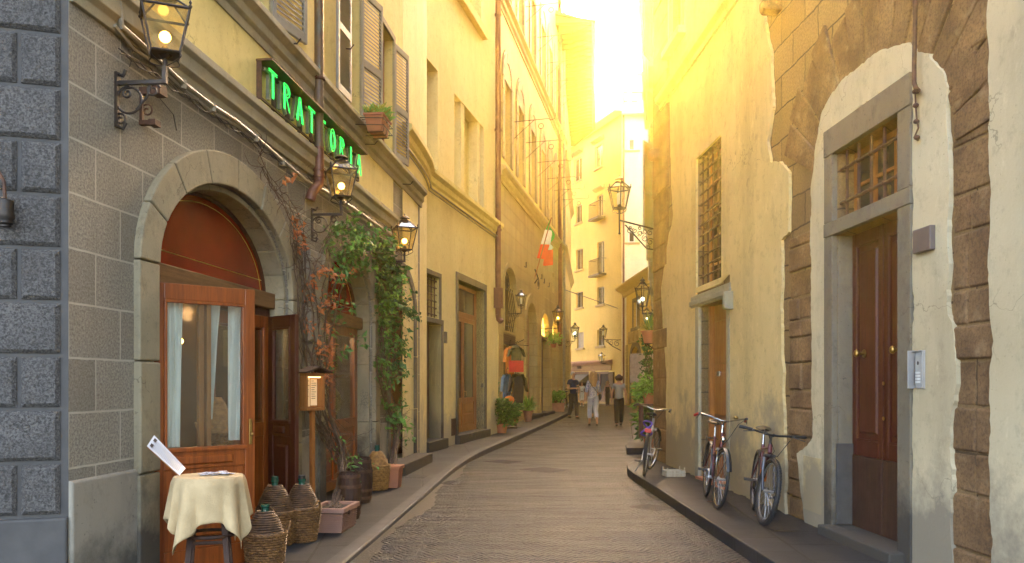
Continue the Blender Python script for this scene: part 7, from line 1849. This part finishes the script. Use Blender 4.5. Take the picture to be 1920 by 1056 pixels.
    if hairlen > 0:
        L = hairlen
        for i in range(15):
            a = R(190+160*i/14); w_ = .085*k; 
            p0 = V(0,-.01,1.68)+Vector((math.cos(a)*w_, math.sin(a)*w_*1.0, 0)); p1 = p0+Vector((math.cos(a)*.03*k, math.sin(a)*.03*k-.01, -L*.5*k)); p2 = V(0,0,1.66)+Vector((math.cos(a)*w_*(.7 if L > .3 else .98), -.095*k if L > .3 else math.sin(a)*w_*1.1, -L*k)); hb_.tube([p0, p1, p2], [.028*k, .032*k, .014*k], 6)
    hb_.build('hair', hair, t, smooth=True)
    for e_ in extras:
        if e_ == 'bag': f = MB(); f.tube([tuple(V(-.14,-.09,1.40)), tuple(V(.0,-.125,1.2)), tuple(V(.17,-.10,1.0))], .010*k, 6); f.ball(tuple(V(.22, 0, .92)), .11*k, 8, (.5, 1.0, 1.0)); f.build('shoulder_bag', X['blackp'], t, smooth=True)
        if e_ == 'camera': f = MB(); f.box(-.05*k, .05*k, .11*k, .17*k, 1.0*k, 1.08*k); f.tube([tuple(V(-.1,.08,1.4)), tuple(V(0,.13,1.08))], .008*k, 5); f.build('camera_case', X['blackp'], t)
        if e_ == 'phone': f = MB(); f.box(-.035*k, .035*k, .30*k, .31*k, 1.09*k, 1.20*k); f.build('phone', X['blackp'], t)
    return t
def stripes(name, c1, c2, fr):
    m = Mat(name); x = m.xyz(); s_ = m.math('SINE', m.math('MULTIPLY', m.math('ADD', x[2], m.math('MULTIPLY', m.noise(6, 3), .05)), fr)); return m.out(m.mix(m.ramp(s_, -.3, .3), c1, c2), .9)
X['navy'] = simple('navy_tshirt', (.035,.04,.075), (.028,.03,.06), .9, sc=9, bump=.3, bsc=30, bd=.01); X['khaki'] = simple('brown_trousers', (.075,.06,.045), (.055,.045,.035), .9, sc=6, bump=.4, bsc=20, bd=.01)
X['blouse'] = Mat('patterned_blouse'); m = X['blouse']; X['blouse'] = m.out(m.mix(m.ramp(m.noise(26, 3, rough=.7), .42, .58), (.16,.17,.27), (.42,.42,.47)), .9)
X['whitej'] = simple('white_jeans', (.52,.53,.58), (.42,.43,.50), .9, sc=7, bump=.4, bsc=20, bd=.01); X['greys'] = stripes('striped_grey_shirt', (.20,.20,.20), (.30,.30,.29), 190)
X['blackt'] = simple('black_trousers', (.022,.017,.016), (.03,.022,.02), .9, bump=.3, bsc=20, bd=.01); X['ghair'] = simple('grey_hair', (.40,.37,.33), (.28,.26,.24), .7, sc=30, bump=.6, bsc=90)
X['blond'] = simple('blond_hair', (.42,.26,.11), (.28,.16,.06), .55, sc=30, bump=.8, bsc=90); X['auburn'] = simple('dark_auburn_hair', (.045,.014,.010), (.03,.009,.008), .45, sc=30, bump=.8, bsc=90)
X['blueshort'] = simple('blue_shorts', (.05,.07,.14), (.04,.055,.11), .9)
def standing(px, py_feet, py_head):
    q = gpos(px, py_feet, 0); H = CH + (HZ-py_head)*q.y/F; return q, H
q, H = standing(1074.5, 785, 697.5); person('grey-haired man in a navy t-shirt and brown trousers looking at his phone', q, R(180+32), H, X['navy'], X['khaki'], X['blackp'], X['ghair'], arms='phone', extras=('phone',), female=False, phase=.6)
q, H = standing(1112, 799, 696.5); person('woman with long blond hair in a patterned blue tunic and white cropped jeans, walking away', q, R(4), H, X['blouse'], X['whitej'], X['blackp'], X['blond'], .42, sleeve='half', legs='crop', tunic=True, extras=('bag',))
q, H = standing(1160.5, 799, 703); person('woman with short dark auburn hair, grey striped shirt and black trousers, walking away', q, R(-3), H, X['greys'], X['blackt'], X['blackp'], X['auburn'], .13, phase=-.7)
q, H = standing(1120, 788, 706); q2_ = q + Vector((-.12, 1.6, 0)); person('person in dark blue shorts mostly hidden in front of the blond woman', Vector((q.x-.15, q.y+.8, 0)), R(5), H-.05, X['navy'], X['blueshort'], X['blackp'], X['auburn'], 0, legs='crop', female=False, phase=-1)
q, H = standing(1091, 762, 716); person('small girl in a white dress with a dark bag, far down the street', q, R(178), H, X['white'], X['white'], X['white'], X['auburn'], .15, legs='short', tunic=True, extras=('camera',), phase=.6)
q, H = standing(1139, 762, 715); person('blond woman in a black tank top standing before the far cafe', q, R(165), H, X['blackt'], X['khaki'], X['blackp'], X['blond'], .25, sleeve='none', phase=.5)
# ---------------------------------------------------------------- the air of the street
hz = MB(); hz.box(-35, 45, -13, 97, -1, 27)
hm = bpy.data.materials.new('haze'); hm.use_nodes = True; nt = hm.node_tree
for n_ in list(nt.nodes):
    if n_.type != 'OUTPUT_MATERIAL': nt.nodes.remove(n_)
pv = nt.nodes.new('ShaderNodeVolumePrincipled'); pv.inputs['Color'].default_value = (1, .68, .14, 1)
pv.inputs['Density'].default_value = .0012; pv.inputs['Anisotropy'].default_value = .78
nt.links.new(pv.outputs[0], [n_ for n_ in nt.nodes if n_.type == 'OUTPUT_MATERIAL'][0].inputs['Volume'])
tag(hz.build('haze', hm), kind='stuff')
